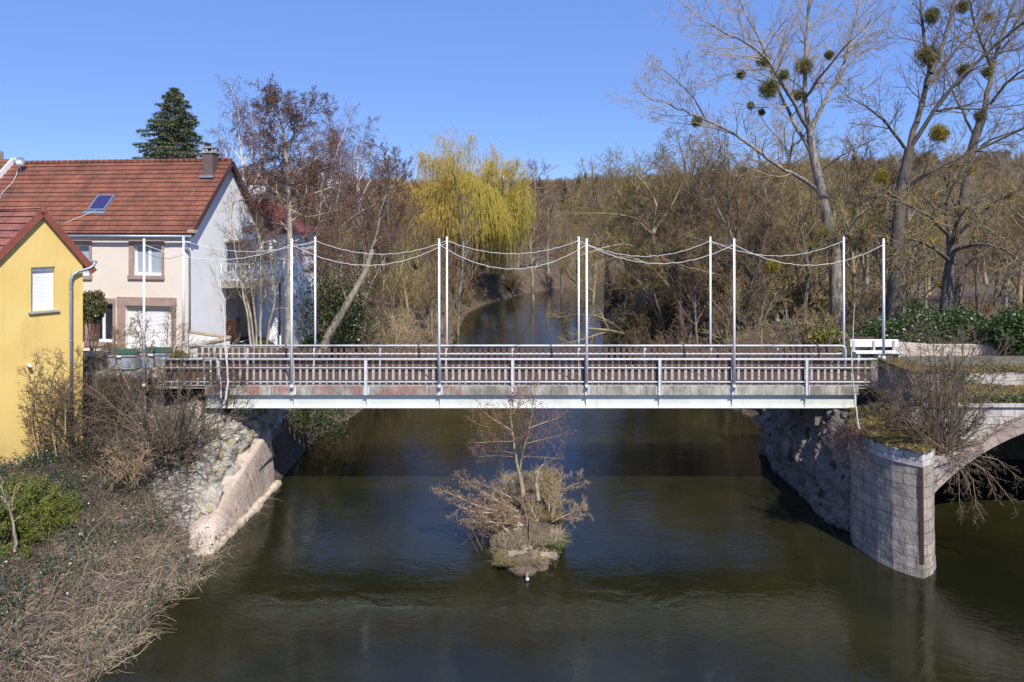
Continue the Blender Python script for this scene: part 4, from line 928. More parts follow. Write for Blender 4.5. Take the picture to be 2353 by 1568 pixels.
for k in range(34):
    t0, t1 = a0 - 2 * a0 * k / 34, a0 - 2 * a0 * (k + 1) / 34
    def ap(t, r): return (ACX + math.sin(t) * r, YS0 - .035, ACZ + math.cos(t) * r)
    L = abs(t1 - t0) * AR; rr = .62
    mb.poly([ap(t0, AR), ap(t1, AR), ap(t1, AR + rr), ap(t0, AR + rr)], [(acc, 0), (acc + L, 0), (acc + L, .7), (acc, .7)])
    mb.poly([ap(t0, AR + rr), ap(t1, AR + rr), (ap(t1, AR + rr)[0], YS0 + .01, ap(t1, AR + rr)[2]), (ap(t0, AR + rr)[0], YS0 + .01, ap(t0, AR + rr)[2])]); acc += L
mb.build("arch_ring", m_vouss, SB)
# ledge, mossy ledge top, parapet
mb = MB(); mb.box(15.0, 40, YS0 - .1, YS0 + .3, 4.902, 5.02); mb.build("cornice", m_spandrel, SB)
loft("mossy_ledge", [[(15.2, 25.02, 5.03), (22, 25.02, 5.03), (40, 25, 5.03)], [(15.2, 26, 5.14), (22, 26, 5.1), (40, 26, 5.06)], [(15.2, 27.3, 5.2), (22, 27.3, 5.15), (40, 27.3, 5.1)]], 120, 14, m_moss, SB, .05, 1.6, 5)
mb = MB(); mb.box(16.2, 40, 27.25, 27.75, 4.6, 5.72); mb.build("parapet", m_spandrel, SB)
loft("mossy_coping", [[(16.15, 27.2, 5.70), (22, 27.2, 5.70), (40, 27.2, 5.66)], [(16.15, 27.3, 5.80), (22, 27.3, 5.80), (40, 27.3, 5.72)], [(16.15, 27.75, 5.82), (22, 27.75, 5.80), (40, 27.75, 5.74)], [(16.15, 27.85, 5.7), (22, 27.85, 5.7), (40, 27.85, 5.65)]], 140, 10, m_moss, SB, .035, 2, 7)
mb = MB(); mb.box(15.05, 16.15, 25.75, 28.1, 3.6, 5.98); mb.build("end_pillar", m_ruin, SB)
mb = MB(); mb.box(14.98, 16.2, 25.7, 28.15, 5.982, 6.06); mb.build("pillar_cap", m_moss, SB)
# cutwater pier
nose = [(12.95, 25.9), (12.55, 25.3), (12.38, 24.75), (12.44, 24.2), (12.60, 23.55), (12.83, 23.03), (13.12, 22.70), (13.45, 22.42)]
nr2 = [(13.45, 22.42), (13.95, 22.72), (14.35, 23.2), (14.6, 23.9), (14.68, 25.1)]
def wall_strip(name, pts, z0, z1, m, off=0.0, nu=90, nv=30, amp=.02, seed=0, batter=0.0):
    pts = np.array(pts, float); c = np.array((13.9, 27.5))
    def ring(o, z): 
        d = pts - c; d /= np.linalg.norm(d, axis=1, keepdims=True); q = pts + d * o
        return np.concatenate([q, np.full((len(q), 1), z)], 1)
    return loft(name, [ring(off + batter, z0), ring(off, z1)], nu, nv, m, SB, amp, 1.4, seed)
wall_strip("cutwater", nose, -.8, 4.05, m_pier, 0, 70, 50, .011, 1, .06); wall_strip("cutwater", nr2, -.8, 4.05, m_pier, 0, 40, 50, .01, 1, .06)
wall_strip("base_course", nose, -.8, .42, m_pier, .09, 50, 6, .02, 2, .05); wall_strip("base_course", nr2, -.8, .42, m_pier, .09, 30, 6, .02, 2, .05)
wall_strip("string_course", nose, 3.62, 4.1, m_spandrel, .055, 50, 6, .012, 3); wall_strip("string_course", nr2, 3.62, 4.1, m_spandrel, .055, 30, 6, .012, 3)
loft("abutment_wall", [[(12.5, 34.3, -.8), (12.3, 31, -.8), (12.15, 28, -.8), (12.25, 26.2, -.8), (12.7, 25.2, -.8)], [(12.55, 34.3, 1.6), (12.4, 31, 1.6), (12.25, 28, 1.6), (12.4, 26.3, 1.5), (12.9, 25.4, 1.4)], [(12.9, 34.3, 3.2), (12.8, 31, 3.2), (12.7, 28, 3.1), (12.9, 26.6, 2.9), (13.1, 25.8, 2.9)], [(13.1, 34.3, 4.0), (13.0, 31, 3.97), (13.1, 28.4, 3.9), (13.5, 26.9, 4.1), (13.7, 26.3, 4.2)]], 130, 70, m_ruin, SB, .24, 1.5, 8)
ring = np.array([(p[0], p[1], 4.06) for p in nose + nr2[1:] + [(15.3, 26.0), (15.0, 27.6), (13.6, 27.4), (12.95, 25.9)]]); cc = np.array((14.2, 26.0, 4.72))
L1 = ring + (cc - ring) * np.array((.32, .32, 0)) + np.array((0, 0, .32)); L2 = ring + (cc - ring) * np.array((.68, .68, 0)) + np.array((0, 0, .55)); L3 = ring * 0 + cc
out = ring + (ring - cc) * np.array((.035, .035, 0)) + np.array((0, 0, .02))
loft("moss_cap", [out, ring + np.array((0, 0, .1)), L1, L2, L3], 130, 40, m_moss, SB, .12, 2.0, 11, smooth=False)
tp = []
for o_ in list(SB.children):
    if o_.name.startswith(("moss_cap", "mossy_")):
        n_ = len(o_.data.vertices); c_ = np.empty(n_ * 3, dtype=np.float32); o_.data.vertices.foreach_get("co", c_); c_ = c_.reshape(-1, 3); c_ = c_[c_[:, 0] < 24]; tp.append(c_[rng.integers(0, len(c_), 2600)] + rng.normal(0, .035, (2600, 3)))
tp = np.concatenate(tp); tp[:, 2] += .02; q_ = rng.random(len(tp))
o_ = link("moss_tuft", multi_mesh("moss_tuft", [('leaf', tp[q_ < .55], .045, m_mossleaf, .5), ('leaf', tp[(q_ >= .55) & (q_ < .8)], .05, m_dryleaf, .4), ('leaf', tp[q_ >= .8], .045, m_twigbush, .3)], False), SB); o_['kind'] = 'stuff'
mb = MB(); mb.bar((13.46, 22.40, .45), (13.44, 22.42, 3.62), .10, .10); mb.build("iron_strip", m_rust, SB)
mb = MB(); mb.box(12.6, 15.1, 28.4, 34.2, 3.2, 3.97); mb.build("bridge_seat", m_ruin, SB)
# walls, benches beyond the right bridgehead
LW = empty("low_wall", (20, 36, 4.8), "worn beige rendered wall running along the street below the ivy hedge", "wall")
loft("wall_face", [[(19.6, 35.2, 4.6), (26, 35.6, 4.6), (45, 36, 4.6)], [(19.6, 35.2, 5.42), (22, 35.4, 5.25), (45, 36, 5.1)], [(19.6, 35.6, 5.44), (22, 35.8, 5.25), (45, 36.4, 5.1)], [(19.6, 35.7, 4.6), (26, 36, 4.6), (45, 36.5, 4.6)]], 160, 16, m_lowwall, LW, .025, 2.2, 3)
BE = empty("white_bench", (17.4, 33.2, 4.86), "long white bench with a broad back board beside the right bridgehead", "bench")
bx0, bx1 = at(1957, 508, 33.6)[0], at(2068, 508, 33.6)[0]
mb = MB(); mb.box(bx0, bx1, 33.72, 33.80, 5.48, 5.84); mb.build("backrest", m_pvc, BE, bevel=.01)
mb = MB(); mb.box(bx0, bx1 - .1, 33.15, 33.65, 5.24, 5.32); mb.build("seat", m_pvc, BE, bevel=.01)
for xx in (bx0 + .1, bx0 + 1.1, bx1 - .3):
    mb = MB(); mb.box(xx, xx + .12, 33.2, 33.7, 4.86, 5.238); mb.box(xx, xx + .1, 33.652, 33.718, 4.86, 5.8); mb.build("leg", m_conc, BE)
mb = MB(); mb.box(15.9, 18.2, 34.3, 34.4, 5.76, 5.86); mb.box(15.9, 16.05, 34.3, 34.4, 4.86, 5.758); mb.box(18.0, 18.15, 34.3, 34.4, 4.86, 5.758)
tag(mb.build("red_barrier", m_verge, None), "low dark red barrier board behind the white bench", "barrier")
mb = MB(); p = at(2085, 712, 62); mb.box(p[0] - 2.2, p[0] + 2.2, 61.5, 62, p[2] - .25, p[2] + .25); 
tag(mb.build("garden_wall", m_lowwall, None), "pale low garden wall far behind the ivy hedge on the right", "wall")

m_isle = mat("silty stone", (0.40, 0.32, 0.225), (0.24, 0.19, 0.13), 3, .95, .03, 10, dirt=((.12, .09, .06), 2.2, .5))
# ------------------------------------------------------------------ islet in mid river
IS = empty("islet", (.5, 26, 0), "overgrown narrow islet of old masonry in mid river", "islet")
outl = [(.5, 22.4), (1.1, 22.9), (1.55, 23.6), (1.85, 24.6), (1.95, 26.2), (1.9, 28), (1.7, 29.6), (.6, 30.3), (-.3, 29.8), (-.45, 28), (-.5, 26.4), (-.75, 25.2), (-.8, 24.2), (-.4, 23.2), (.1, 22.5), (.5, 22.4)]
o1 = np.array([(x, y, -.5) for x, y in outl]); o2 = np.array([(x, y, .10 if y < 23.5 else .32) for x, y in outl]); c_ = np.array((.6, 26.2, 0))
o3 = np.array([(x + (.6 - x) * .3, y + (26.2 - y) * .12, .3 if y < 23.6 else .6) for x, y in outl]); o4 = np.array([(.6 + (x - .6) * .2, 26.2 + (y - 26.2) * .75, .42 if y < 23.6 else .85) for x, y in outl])
loft("earth", [o1, o2, o3, o4, o4 * np.array((0, 1, 1)) + np.array((.6, 0, 0))], 110, 26, mat("islet earth", (0.16, 0.115, 0.07), (0.075, 0.055, 0.035), 3, 0.95, .05, 10, spots=((.42, .36, .28), 2.4, .66)), IS, .11, 1.9, 2)
mb = MB()
for (x, y, z, w_, d_, r_) in ((.2, 23.35, .3, .7, .28, .1), (1.2, 23.3, .28, .5, .25, -.12), (1.0, 29.4, .6, .6, .4, -.1), (1.5, 26.1, .75, .4, .35, .4), (.5, 23.7, .33, .4, .3, .5), (1.5, 24.6, .5, .35, .3, .2), (1.5, 28.0, .55, .4, .3, .6)):
    a = Vector((math.cos(r_), math.sin(r_), 0)) * w_ / 2; mb = MB(); mb.bar(Vector((x, y, z)) - a, Vector((x, y, z)) + a, d_, .16); mb.build("stone_block", m_isle, IS, bevel=.05)
PO = empty("stake", (.47, 22.2, 0), "short dark stake with a white tip standing in the water before the islet", "stake")
mb = MB(); mb.tube([(.47, 22.2, -.6), (.49, 22.22, .28)], .05, 8); mb.build("shaft", m_barkdark, PO, True)
mb = MB(); mb.tube([(.49, 22.17, .03), (.52, 22.16, .10)], .05, 8, .04); mb.build("tip", m_pvc, PO, True)
# ------------------------------------------------------------------ bare trees
def vrand(): return Vector((random.gauss(0, 1), random.gauss(0, 1), random.gauss(0, 1)))

class Tree:
    """wood: trunk and limbs; twig: the finer crown; tips: ends of the finest twigs"""
    def __init__(s, wl=1): s.wood = []; s.twig = []; s.tips = []; s.wl = wl
    def add(s, pts, rad, lev):
        sides = 9 if lev == 0 else 6 if lev == 1 else 4 if lev == 2 and rad[0] > .02 else 3
        (s.wood if lev <= s.wl else s.twig).append((pts, rad, sides))

DEF = dict(n=(9, 7, 5, 4, 3), ch=(16, 9, 7, 5), ratio=(.55, .5, .5, .5), ang=(50, 45, 42, 40), up=(.02, .10, .04, .02, .0), wig=(.07, .16, .21, .24, .26), start=(.3, .2, .15, .15), maxlev=3, rmin=.007, taper=.35, rr=.55, shape=.45)

def grow(T, p, d, L, r, lev, S):
    n = S['n'][min(lev, len(S['n']) - 1)]; st = L / n; up = S['up'][min(lev, len(S['up']) - 1)]; wg = S['wig'][min(lev, len(S['wig']) - 1)]
    pts, rad = [tuple(p)], [r]; P = Vector(p); d = Vector(d).normalized(); dirs = [d.copy()]
    re = max(S['rmin'], r * S['taper'])
    for k in range(1, n + 1):
        d = d + vrand() * wg; d.z += up; d.normalize(); P = P + d * st
        pts.append(tuple(P)); rad.append(max(S['rmin'], r + (re - r) * k / n)); dirs.append(d.copy())
    if lev < 2 and 'flare' in S and lev == 0: rad[0] = r * S['flare']
    T.add(pts, rad, lev)
    children(T, pts, rad, dirs, L, lev, S)
    if lev >= S['maxlev']: T.tips.append(pts[-1]); T.tips.append(pts[len(pts) // 2])

def children(T, pts, rad, dirs, L, lev, S):
    if lev >= S['maxlev']: return
    nc = S['ch'][min(lev, len(S['ch']) - 1)]; n = len(pts) - 1; az = random.uniform(0, 6.28); s0 = S['start'][min(lev, len(S['start']) - 1)]
    nc = max(1, int(nc * random.uniform(.85, 1.15)))
    for k in range(nc):
        t = s0 + (1 - s0) * (k + random.uniform(.1, .9)) / nc; t = min(t, .999); i = int(t * n); f_ = t * n - i
        P = Vector(pts[i]).lerp(Vector(pts[i + 1]), f_); D = dirs[i]; az += 2.4 + random.uniform(-.5, .5)
        a = D.orthogonal().normalized(); b2 = D.cross(a); side = a * math.cos(az) + b2 * math.sin(az)
        an = R(S['ang'][min(lev, len(S['ang']) - 1)] * random.uniform(.7, 1.25)); nd = D * math.cos(an) + side * math.sin(an)
        q = (t - s0) / (1 - s0); fall = (1 - S['shape'] * q) if lev == 0 else (1 - .4 * q)
        Lc = L * S['ratio'][min(lev, len(S['ratio']) - 1)] * fall * random.uniform(.7, 1.2)
        rr = max(S['rmin'], min(rad[i] * .8, rad[i] * S['rr'] * random.uniform(.7, 1.1)))
        grow(T, P, nd, Lc, rr, lev + 1, S)

def sp(**k): d = dict(DEF); d.update(k); return d

S_UP = sp(maxlev=4, ch=(22, 8, 6, 3), ang=(35, 35, 38), ratio=(.42, .45, .5), up=(.03, .2, .1, .05), start=(.2, .15, .1), shape=.55)
S_SLIM = sp(maxlev=4, ch=(30, 8, 6, 3), ang=(58, 45, 40), ratio=(.27, .5, .5), up=(.03, .06, .03), start=(.25, .2, .1), shape=.6)
S_BIRCH = sp(ch=(16, 11, 13), ang=(38, 38, 48), ratio=(.5, .42, .55), up=(.03, .12, -.02, -.32), start=(.3, .25, .1), shape=.5, n=(9, 7, 5, 6), rmin=.0125)
S_ALDER = sp(maxlev=4, ch=(20, 9, 6, 4), ang=(60, 48, 45), ratio=(.34, .42, .42), up=(.03, .10, .05), start=(.28, .25, .2), shape=.6, wig=(.05, .16, .2, .22))
S_SHRUB = sp(ch=(9, 7, 5), ang=(30, 34, 38), ratio=(.55, .5, .5), up=(.02, .05, .03), start=(.15, .1, .1), rmin=.006)

def tree_mesh(name, T, wood_m, twig_m, extra=()):
    return ([("trunk", multi_mesh(name + "_trunk", [('tube', T.wood, wood_m)]))] if T.wood else []) + [("crown", multi_mesh(name + "_crown", [('tube', T.twig, twig_m), *extra]))]

def make_tree(name, T, loc, wood_m, twig_m, label, cat="tree", group=None, extra=(), local=False):
    e = empty(name, tuple(float(c) for c in loc), label, cat, group)
    for nm, me in tree_mesh(name, T, wood_m, twig_m, extra):
        o = bpy.data.objects.new(nm, me); COL.objects.link(o); o.parent = e
        if not local: o.location = -Vector([float(c) for c in loc])
    return e

def proto(kind, h, seed, far=False):
    """a tree grown at the origin"""
    random.seed(seed); T = Tree(); m = 1.0 if not far else 2.2
    if kind == 'broad':
        S = sp(rmin=.009 * m, flare=1.3, maxlev=3 if far else 4, ch=(14, 9, 7, 4) if not far else (11, 8, 6)); grow(T, (0, 0, 0), (random.uniform(-.12, .12), random.uniform(-.12, .12), 1), h * .85, h * .018, 0, S)
    elif kind == 'forked':
        S = sp(rmin=.009 * m, maxlev=4, ch=(11, 9, 7, 4), start=(.35, .2, .15), ratio=(.5, .5, .5))
        for k in range(random.choice((2, 3))):
            a = random.uniform(0, 6.28); grow(T, (.15 * math.cos(a), .15 * math.sin(a), 0), (.3 * math.cos(a), .3 * math.sin(a), 1), h * random.uniform(.7, .92), h * .012, 0, S)
    elif kind == 'up': grow(T, (0, 0, 0), (random.uniform(-.08, .08), random.uniform(-.08, .08), 1), h * .9, h * .014, 0, dict(S_UP, rmin=.009 * m, maxlev=3 if far else 4))
    elif kind == 'slim': grow(T, (0, 0, 0), (random.uniform(-.06, .06), random.uniform(-.06, .06), 1), h * .97, h * .010, 0, dict(S_SLIM, rmin=.009 * m))
    elif kind == 'birch': grow(T, (0, 0, 0), (random.uniform(-.06, .06), 0, 1), h * .9, h * .013, 0, S_BIRCH)
    elif kind == 'alder': grow(T, (0, 0, 0), (random.uniform(-.06, .06), 0, 1), h * .97, h * .013, 0, dict(S_ALDER, rmin=.009))
    elif kind == 'shrub':
        for k in range(9):
            a = random.uniform(0, 6.28); b2 = random.uniform(.1, .9); grow(T, (.2 * math.cos(a), .2 * math.sin(a), 0), (b2 * math.cos(a), b2 * math.sin(a), 1), h * random.uniform(.6, 1.0), h * .009, 0, dict(S_SHRUB, maxlev=3, ch=(8, 6, 4), rmin=.007 * m))
    return T

def leafy(T, frac, spread):
    t = np.array(T.tips); k = int(len(t) * frac)
    if k < 1: return np.zeros((0, 3))
    return t[rng.integers(0, len(t), k)] + rng.normal(0, spread, (k, 3))

# prototypes that the woods repeat (kept out of the picture, only copies stand in it)
PCOL = bpy.data.collections.new("prototypes")
PR = {}
def add_proto(key, kind, h, seed, wm, tm, extra=None, far=False):
    T = proto(kind, h, seed, far)
    ex = extra(T) if extra else ()
    PR[key] = (tree_mesh(key, T, wm, tm, ex), h)
add_proto('broad_a', 'broad', 14, 11, m_bark, m_twig)
add_proto('broad_b', 'broad', 13, 12, m_barkdark, m_twigolive)
add_proto('broad_c', 'broad', 14, 13, m_barklich, m_twigolive)
add_proto('forked_a', 'forked', 14, 14, m_barkdark, m_twig)
add_proto('forked_b', 'forked', 13, 15, m_bark, m_twigolive)
add_proto('up_a', 'up', 14, 16, m_barklich, m_twigolive)
add_proto('up_b', 'up', 13, 17, m_bark, m_twig)
add_proto('slim_a', 'slim', 16, 18, m_bark, m_twigred)
add_proto('birch_a', 'birch', 18, 19, m_birch, m_twigpurple)
add_proto('birch_b', 'birch', 17, 20, m_birch, m_twigpurple)
add_proto('alder_a', 'alder', 15, 21, m_barkdark, m_twigred, lambda T: (('leaf', leafy(T, .9, .06), .045, m_cone, .6), ('leaf', leafy(T, .3, .06), .06, m_catkin, .3)))
add_proto('alder_b', 'alder', 14, 22, m_barkdark, m_twigred, lambda T: (('leaf', leafy(T, .7, .06), .045, m_cone, .6),))
add_proto('shrub_a', 'shrub', 4, 23, m_twig, m_twig, lambda T: (('leaf', leafy(T, .25, .05), .035, m_dryleaf, .6),))
add_proto('shrub_b', 'shrub', 4, 24, m_twigtan, m_twigtan, lambda T: (('leaf', leafy(T, .8, .08), .045, m_dryleaf, .6),))
add_proto('shrub_c', 'shrub', 4, 25, m_twigolive, m_twigolive)

KIND_LABEL = {}
def plant(key, name, x, y, h, label, group=None, rz=None, lean=None, z=None, cat="tree"):
    ms, hh = PR[key]; s = h / hh
    zz = float(hgt(x, y)) - .15 if z is None else z
    e = empty(name, (float(x), float(y), zz), label, cat, group); e.scale = (s, s, s); e.rotation_euler = (lean[0] if lean else 0, lean[1] if lean else 0, random.uniform(0, 6.28) if rz is None else rz)
    for nm, me in ms:
        o = bpy.data.objects.new(nm, me); COL.objects.link(o); o.parent = e
    return e
def plant_px(key, name, u, vtop, Y, label, group=None, **k):
    """by the column it stands in, its distance and the height its top reaches"""
    x = (u - 1176.5) / F * Y; z = float(hgt(x, Y)) - .15; ztop = CAMZ - (vtop - 508) / F * Y
    return plant(key, name, x, Y, ztop - z, label, group, **k)

# ---- hand drawn trees: limbs given as picture columns/rows with a distance
def limb(T, pts, r0, r1, lev, S, nch, Lch, start=.15, jit=.0):
    P = [at(*p) for p in pts]; t = np.linspace(0, len(P) - 1, (len(P) - 1) * 3 + 1)
    A = np.stack([np.interp(t, np.arange(len(P)), [p[k] for p in P]) for k in range(3)], -1)
    A[1:-1] = (A[:-2] + 2 * A[1:-1] + A[2:]) / 4 + rng.normal(0, min(.04, r0 * .25), (len(A) - 2, 3))
    rad = list(np.linspace(r0, r1, len(A))); pp = [tuple(a) for a in A]
    T.add(pp, rad, lev)
    dirs = [Vector(A[min(k + 1, len(A) - 1)] - A[max(k - 1, 0)]).normalized() for k in range(len(A))]
    az = random.uniform(0, 6.28); n = len(A) - 1
    for k in range(nch):
        q = start + (1 - start) * (k + random.uniform(.1, .9)) / nch; q = min(q, .999); i = int(q * n)
        p = Vector(A[i]).lerp(Vector(A[i + 1]), q * n - i); D = dirs[i]; az += 2.4
        a = D.orthogonal().normalized(); b2 = D.cross(a); an = R(random.uniform(30, 60)); nd = D * math.cos(an) + (a * math.cos(az) + b2 * math.sin(az)) * math.sin(an)
        grow(T, p, nd, Lch * random.uniform(.55, 1.15) * (1 - .3 * q), max(S['rmin'], min(rad[i] * .45, .05)), lev + 1, S)
    grow(T, A[-1], dirs[-1], Lch * .42, r1, lev + 1, S)
Z8 = lambda x, y, Y: (1451 + x * .4002, y * .4002, Y)
# ------------------------------------------------------------------ the big mistletoe poplars on the right
S_POP = sp(ch=(12, 9, 9, 5), ang=(42, 40, 40, 38), ratio=(.5, .5, .55, .5), up=(.03, .10, .08, .06, .05), rmin=.0095, maxlev=4, wig=(.06, .10, .13, .16), start=(.2, .12, .1))
random.seed(101); T = Tree(1); Yp = 50
def Q(*l, Y=Yp, dY=0): return [Z8(x, y, Y + dY * k / max(1, len(l) - 1)) for k, (x, y) in enumerate(l)]
T.add([tuple(at(*Z8(x, y, Yp))) for x, y in ((1185, 2050), (1178, 1850), (1172, 1640), (1166, 1440), (1135, 1310), (1105, 1180), (1080, 1050), (1058, 960), (1036, 860), (1024, 750))], [.66, .50, .44, .42, .39, .37, .34, .31, .28, .25], 0)
limb(T, Q((1060, 1085), (950, 1010), (850, 960), (700, 850), (600, 775), (430, 690), (300, 640), (180, 590), (100, 560), dY=-3), .15, .03, 1, S_POP, 16, 4.2)
limb(T, Q((430, 690), (360, 570), (280, 480), (180, 400), dY=-2), .06, .02, 1, S_POP, 8, 3.2)
limb(T, Q((600, 775), (480, 740), (340, 715), (200, 700), dY=-1), .05, .02, 1, S_POP, 8, 2.8)
limb(T, Q((1022, 860), (930, 700), (870, 580), (800, 400), (740, 230), (640, 60), (590, -80), dY=4), .15, .04, 1, S_POP, 17, 5.0)
limb(T, Q((1024, 760), (960, 640), (880, 500), (780, 340), (690, 270), (560, 200), (430, 130), dY=-5), .16, .035, 1, S_POP, 17, 5.0)
limb(T, Q((1024, 750), (995, 560), (1000, 300), (1025, 60), (1020, -140), dY=1), .19, .08, 1, S_POP, 17, 5.2)
limb(T, Q((1030, 750), (1100, 600), (1180, 480), (1240, 300), (1290, 100), (1320, -60), dY=3), .16, .05, 1, S_POP, 16, 4.8)
limb(T, Q((1000, 560), (1120, 400), (1220, 270), (1300, 200), dY=-4), .10, .03, 1, S_POP, 8, 3.5)
limb(T, Q((1240, 300), (1340, 220), (1450, 150), dY=4), .07, .02, 1, S_POP, 8, 3.2)
limb(T, Q((1090, 975), (1190, 900), (1320, 840), (1400, 790), dY=-3), .07, .02, 1, S_POP, 6, 2.0)
limb(T, Q((800, 400), (680, 400), (560, 430), (460, 460), dY=-3), .07, .02, 1, S_POP, 8, 3.0)
limb(T, Q((1185, 1400), (1240, 1320), (1300, 1230), dY=-1), .12, .04, 1, S_POP, 5, 1.8)
pop_tips = T
make_tree("poplar_tree", T, at(*Z8(1185, 2050, Yp)), m_barkpop, m_twigtan, "huge bare poplar with a pale trunk and many mistletoe balls, leftmost of the giants")
random.seed(102); T = Tree(1); Y2 = 47
def Q2(*l, dY=0): return Q(*l, Y=Y2, dY=dY)
T.add([tuple(at(*Z8(x, y, Y2))) for x, y in ((1490, 2020), (1500, 1800), (1515, 1560), (1530, 1300), (1550, 1080), (1580, 950), (1600, 850))], [.64, .48, .43, .40, .37, .34, .32], 0)
limb(T, Q2((1600, 850), (1640, 700), (1690, 500), (1720, 400), (1680, 250), (1665, 50), (1655, -90), dY=2), .21, .06, 1, S_POP, 18, 3.8)
limb(T, Q2((1720, 420), (1790, 250), (1850, 50), (1880, -80), dY=4), .14, .06, 1, S_POP, 12, 3.6)
limb(T, Q2((1600, 850), (1740, 640), (1900, 430), (2100, 250), (2254, 130), (2400, 20), dY=-4), .16, .045, 1, S_POP, 19, 4.2)
limb(T, Q2((1740, 640), (1830, 620), (2050, 630), (2254, 600), dY=-2), .08, .03, 1, S_POP, 9, 3.0)
limb(T, Q2((1570, 850), (1480, 720), (1380, 630), (1240, 555), dY=-3), .12, .03, 1, S_POP, 11, 2.6)
limb(T, Q2((1550, 1100), (1700, 990), (2000, 860), (2254, 740), (2420, 660), dY=-5), .14, .04, 1, S_POP, 14, 3.6)
limb(T, Q2((1690, 500), (1830, 330), (1960, 180), (2040, 60), (2100, -60), dY=5), .13, .05, 1, S_POP, 13, 4.0)
make_tree("poplar_tree", T, at(*Z8(1490, 2020, Y2)), m_barkdark, m_twig, "tall dark trunked bare tree with mistletoe forking low behind the right bridgehead")
random.seed(103); T = Tree(1); Y3 = 54
def Q3(*l, dY=0): return Q(*l, Y=Y3, dY=dY)
T.add([tuple(at(*Z8(x, y, Y3))) for x, y in ((1860, 1900), (1880, 1500), (1910, 1150), (1945, 900), (1975, 790), (2020, 660))], [.5, .42, .37, .34, .32, .30], 0)
limb(T, Q3((2020, 660), (2060, 480), (2090, 300), (2180, 60), (2220, -80), dY=3), .21, .07, 1, S_POP, 18, 4.6)
limb(T, Q3((2060, 600), (2150, 480), (2254, 400), (2380, 300), dY=-4), .12, .04, 1, S_POP, 10, 4.0)
limb(T, Q3((2075, 400), (2010, 250), (1960, 100), (1930, -60), dY=-2), .12, .05, 1, S_POP, 12, 4.0)
limb(T, Q3((1975, 790), (1900, 640), (1840, 520), (1800, 400), dY=3), .12, .03, 1, S_POP, 10, 3.2)
limb(T, Q3((2110, 250), (2250, 120), (2350, 20), dY=3), .1, .04, 1, S_POP, 10, 4.0)
limb(T, Q3((1945, 900), (2060, 800), (2200, 760), (2330, 700), dY=-3), .1, .04, 1, S_POP, 9, 3.4)
make_tree("poplar_tree", T, at(*Z8(1860, 1900, Y3)), m_barkdark, m_twigolive, "tall bare tree with mistletoe at the right edge, rightmost of the big crowns")
# mistletoe
def mistletoe(x, y, r, Y, yellow, label):
    c = at(*Z8(x, y, Y)); rad = r * .4002 / F * Y * 1.12; n = int(520 * (rad / 1.0) ** 1.5) + 90
    polys = []; tips = []
    for k in range(int(n * .7)):
        d = rng.normal(size=3); d /= np.linalg.norm(d); l = rad * rng.uniform(.55, 1.02); b2 = d + rng.normal(0, .35, 3); b2 /= np.linalg.norm(b2)
        p = [c, c + d * l * .45, c + d * l * .55 + b2 * l * .4]; polys.append((p, [.012, .009, .006], 3)); tips += [p[2], p[1] * .3 + p[2] * .7, p[1] * .6 + p[2] * .4]
    tp = np.repeat(np.array(tips), 3, 0) + rng.normal(0, .05 + .05 * rad, (len(tips) * 3, 3))
    me = multi_mesh("mistletoe", [('tube', polys, m_twigolive), ('leaf', tp, .055, m_mistleY if yellow else m_mistle, .35)], False)
    me.transform(__import__('mathutils').Matrix.Translation(-Vector(c)))
    o = link("mistletoe", me); o.location = c; tag(o, label, "mistletoe", "mistletoe balls in the bare trees")
ML = [(990, 380, 55, Yp, 0, "big round mistletoe on the central stem of the left poplar"), (790, 510, 65, Yp - 2, 0, "largest dark mistletoe ball hanging left of the poplar fork"), (760, 350, 45, Yp + 1, 0, "loose mistletoe around the left limb above the largest dark ball"),
 (630, 430, 28, Yp - 1, 0, "small mistletoe left of the loose one on the left poplar"), (375, 700, 33, Yp - 2, 0, "mistletoe on the long low limb reaching left"), (685, 605, 20, Yp, 0, "tiny mistletoe below and left of the largest dark ball"), (747, 645, 17, Yp, 0, "tiny mistletoe directly below the largest dark ball"),
 (955, 545, 36, Yp, 0, "sparse yellowish mistletoe just above the poplar fork"), (1135, 317, 27, Yp - 2, 0, "small mistletoe on the right hand branch of the left poplar"), (875, 430, 30, Yp - 2, 0, "thin mistletoe between the largest dark ball and the central stem"), (1725, 90, 50, Y2 + 1, 0, "topmost mistletoe on the dark trunked tree"), (1705, 320, 72, Y2 + 1, 0, "large mistletoe mass wrapped round the dark stem below the topmost one"),
 (1910, 405, 40, Y2 - 1, 0, "mistletoe on the rising right limb of the dark trunked tree"), (2000, 665, 36, Y3, 0, "mistletoe on the trunk of the rightmost big tree"), (1765, 770, 62, Y2 - 1, 1, "big golden yellow mistletoe ball low in the dark trunked tree"), (1437, 1015, 42, 46, 1, "golden yellow mistletoe left of the dark trunk"),
 (2045, 415, 34, Y3, 0, "mistletoe high on the stem of the rightmost big tree"), (1900, 40, 40, Y2 + 3, 0, "mistletoe at the top edge right of the topmost one"), (1940, 975, 30, Y2 - 2, 1, "small golden mistletoe right of the dark trunk on the low limb"), (2040, 100, 26, Y3, 0, "mistletoe near the top right corner"),
 (815, 1530, 42, 44, 1, "golden mistletoe low behind the ropes"), (1110, 1345, 36, Yp - 1, 0, "mossy mistletoe on the bend of the poplar trunk"), (1040, 1430, 52, Yp - 1, 0, "large mossy mistletoe left of the poplar trunk above the ropes"), (655, 1325, 16, 55, 1, "tiny golden mistletoe on the leaning trunk left of the poplar"), (2170, 1120, 26, 46, 1, "small yellowish mistletoe at the right edge"), (1790, 1640, 26, 44, 1, "lowest golden mistletoe behind the bridge end")]
for a in ML: mistletoe(*a)
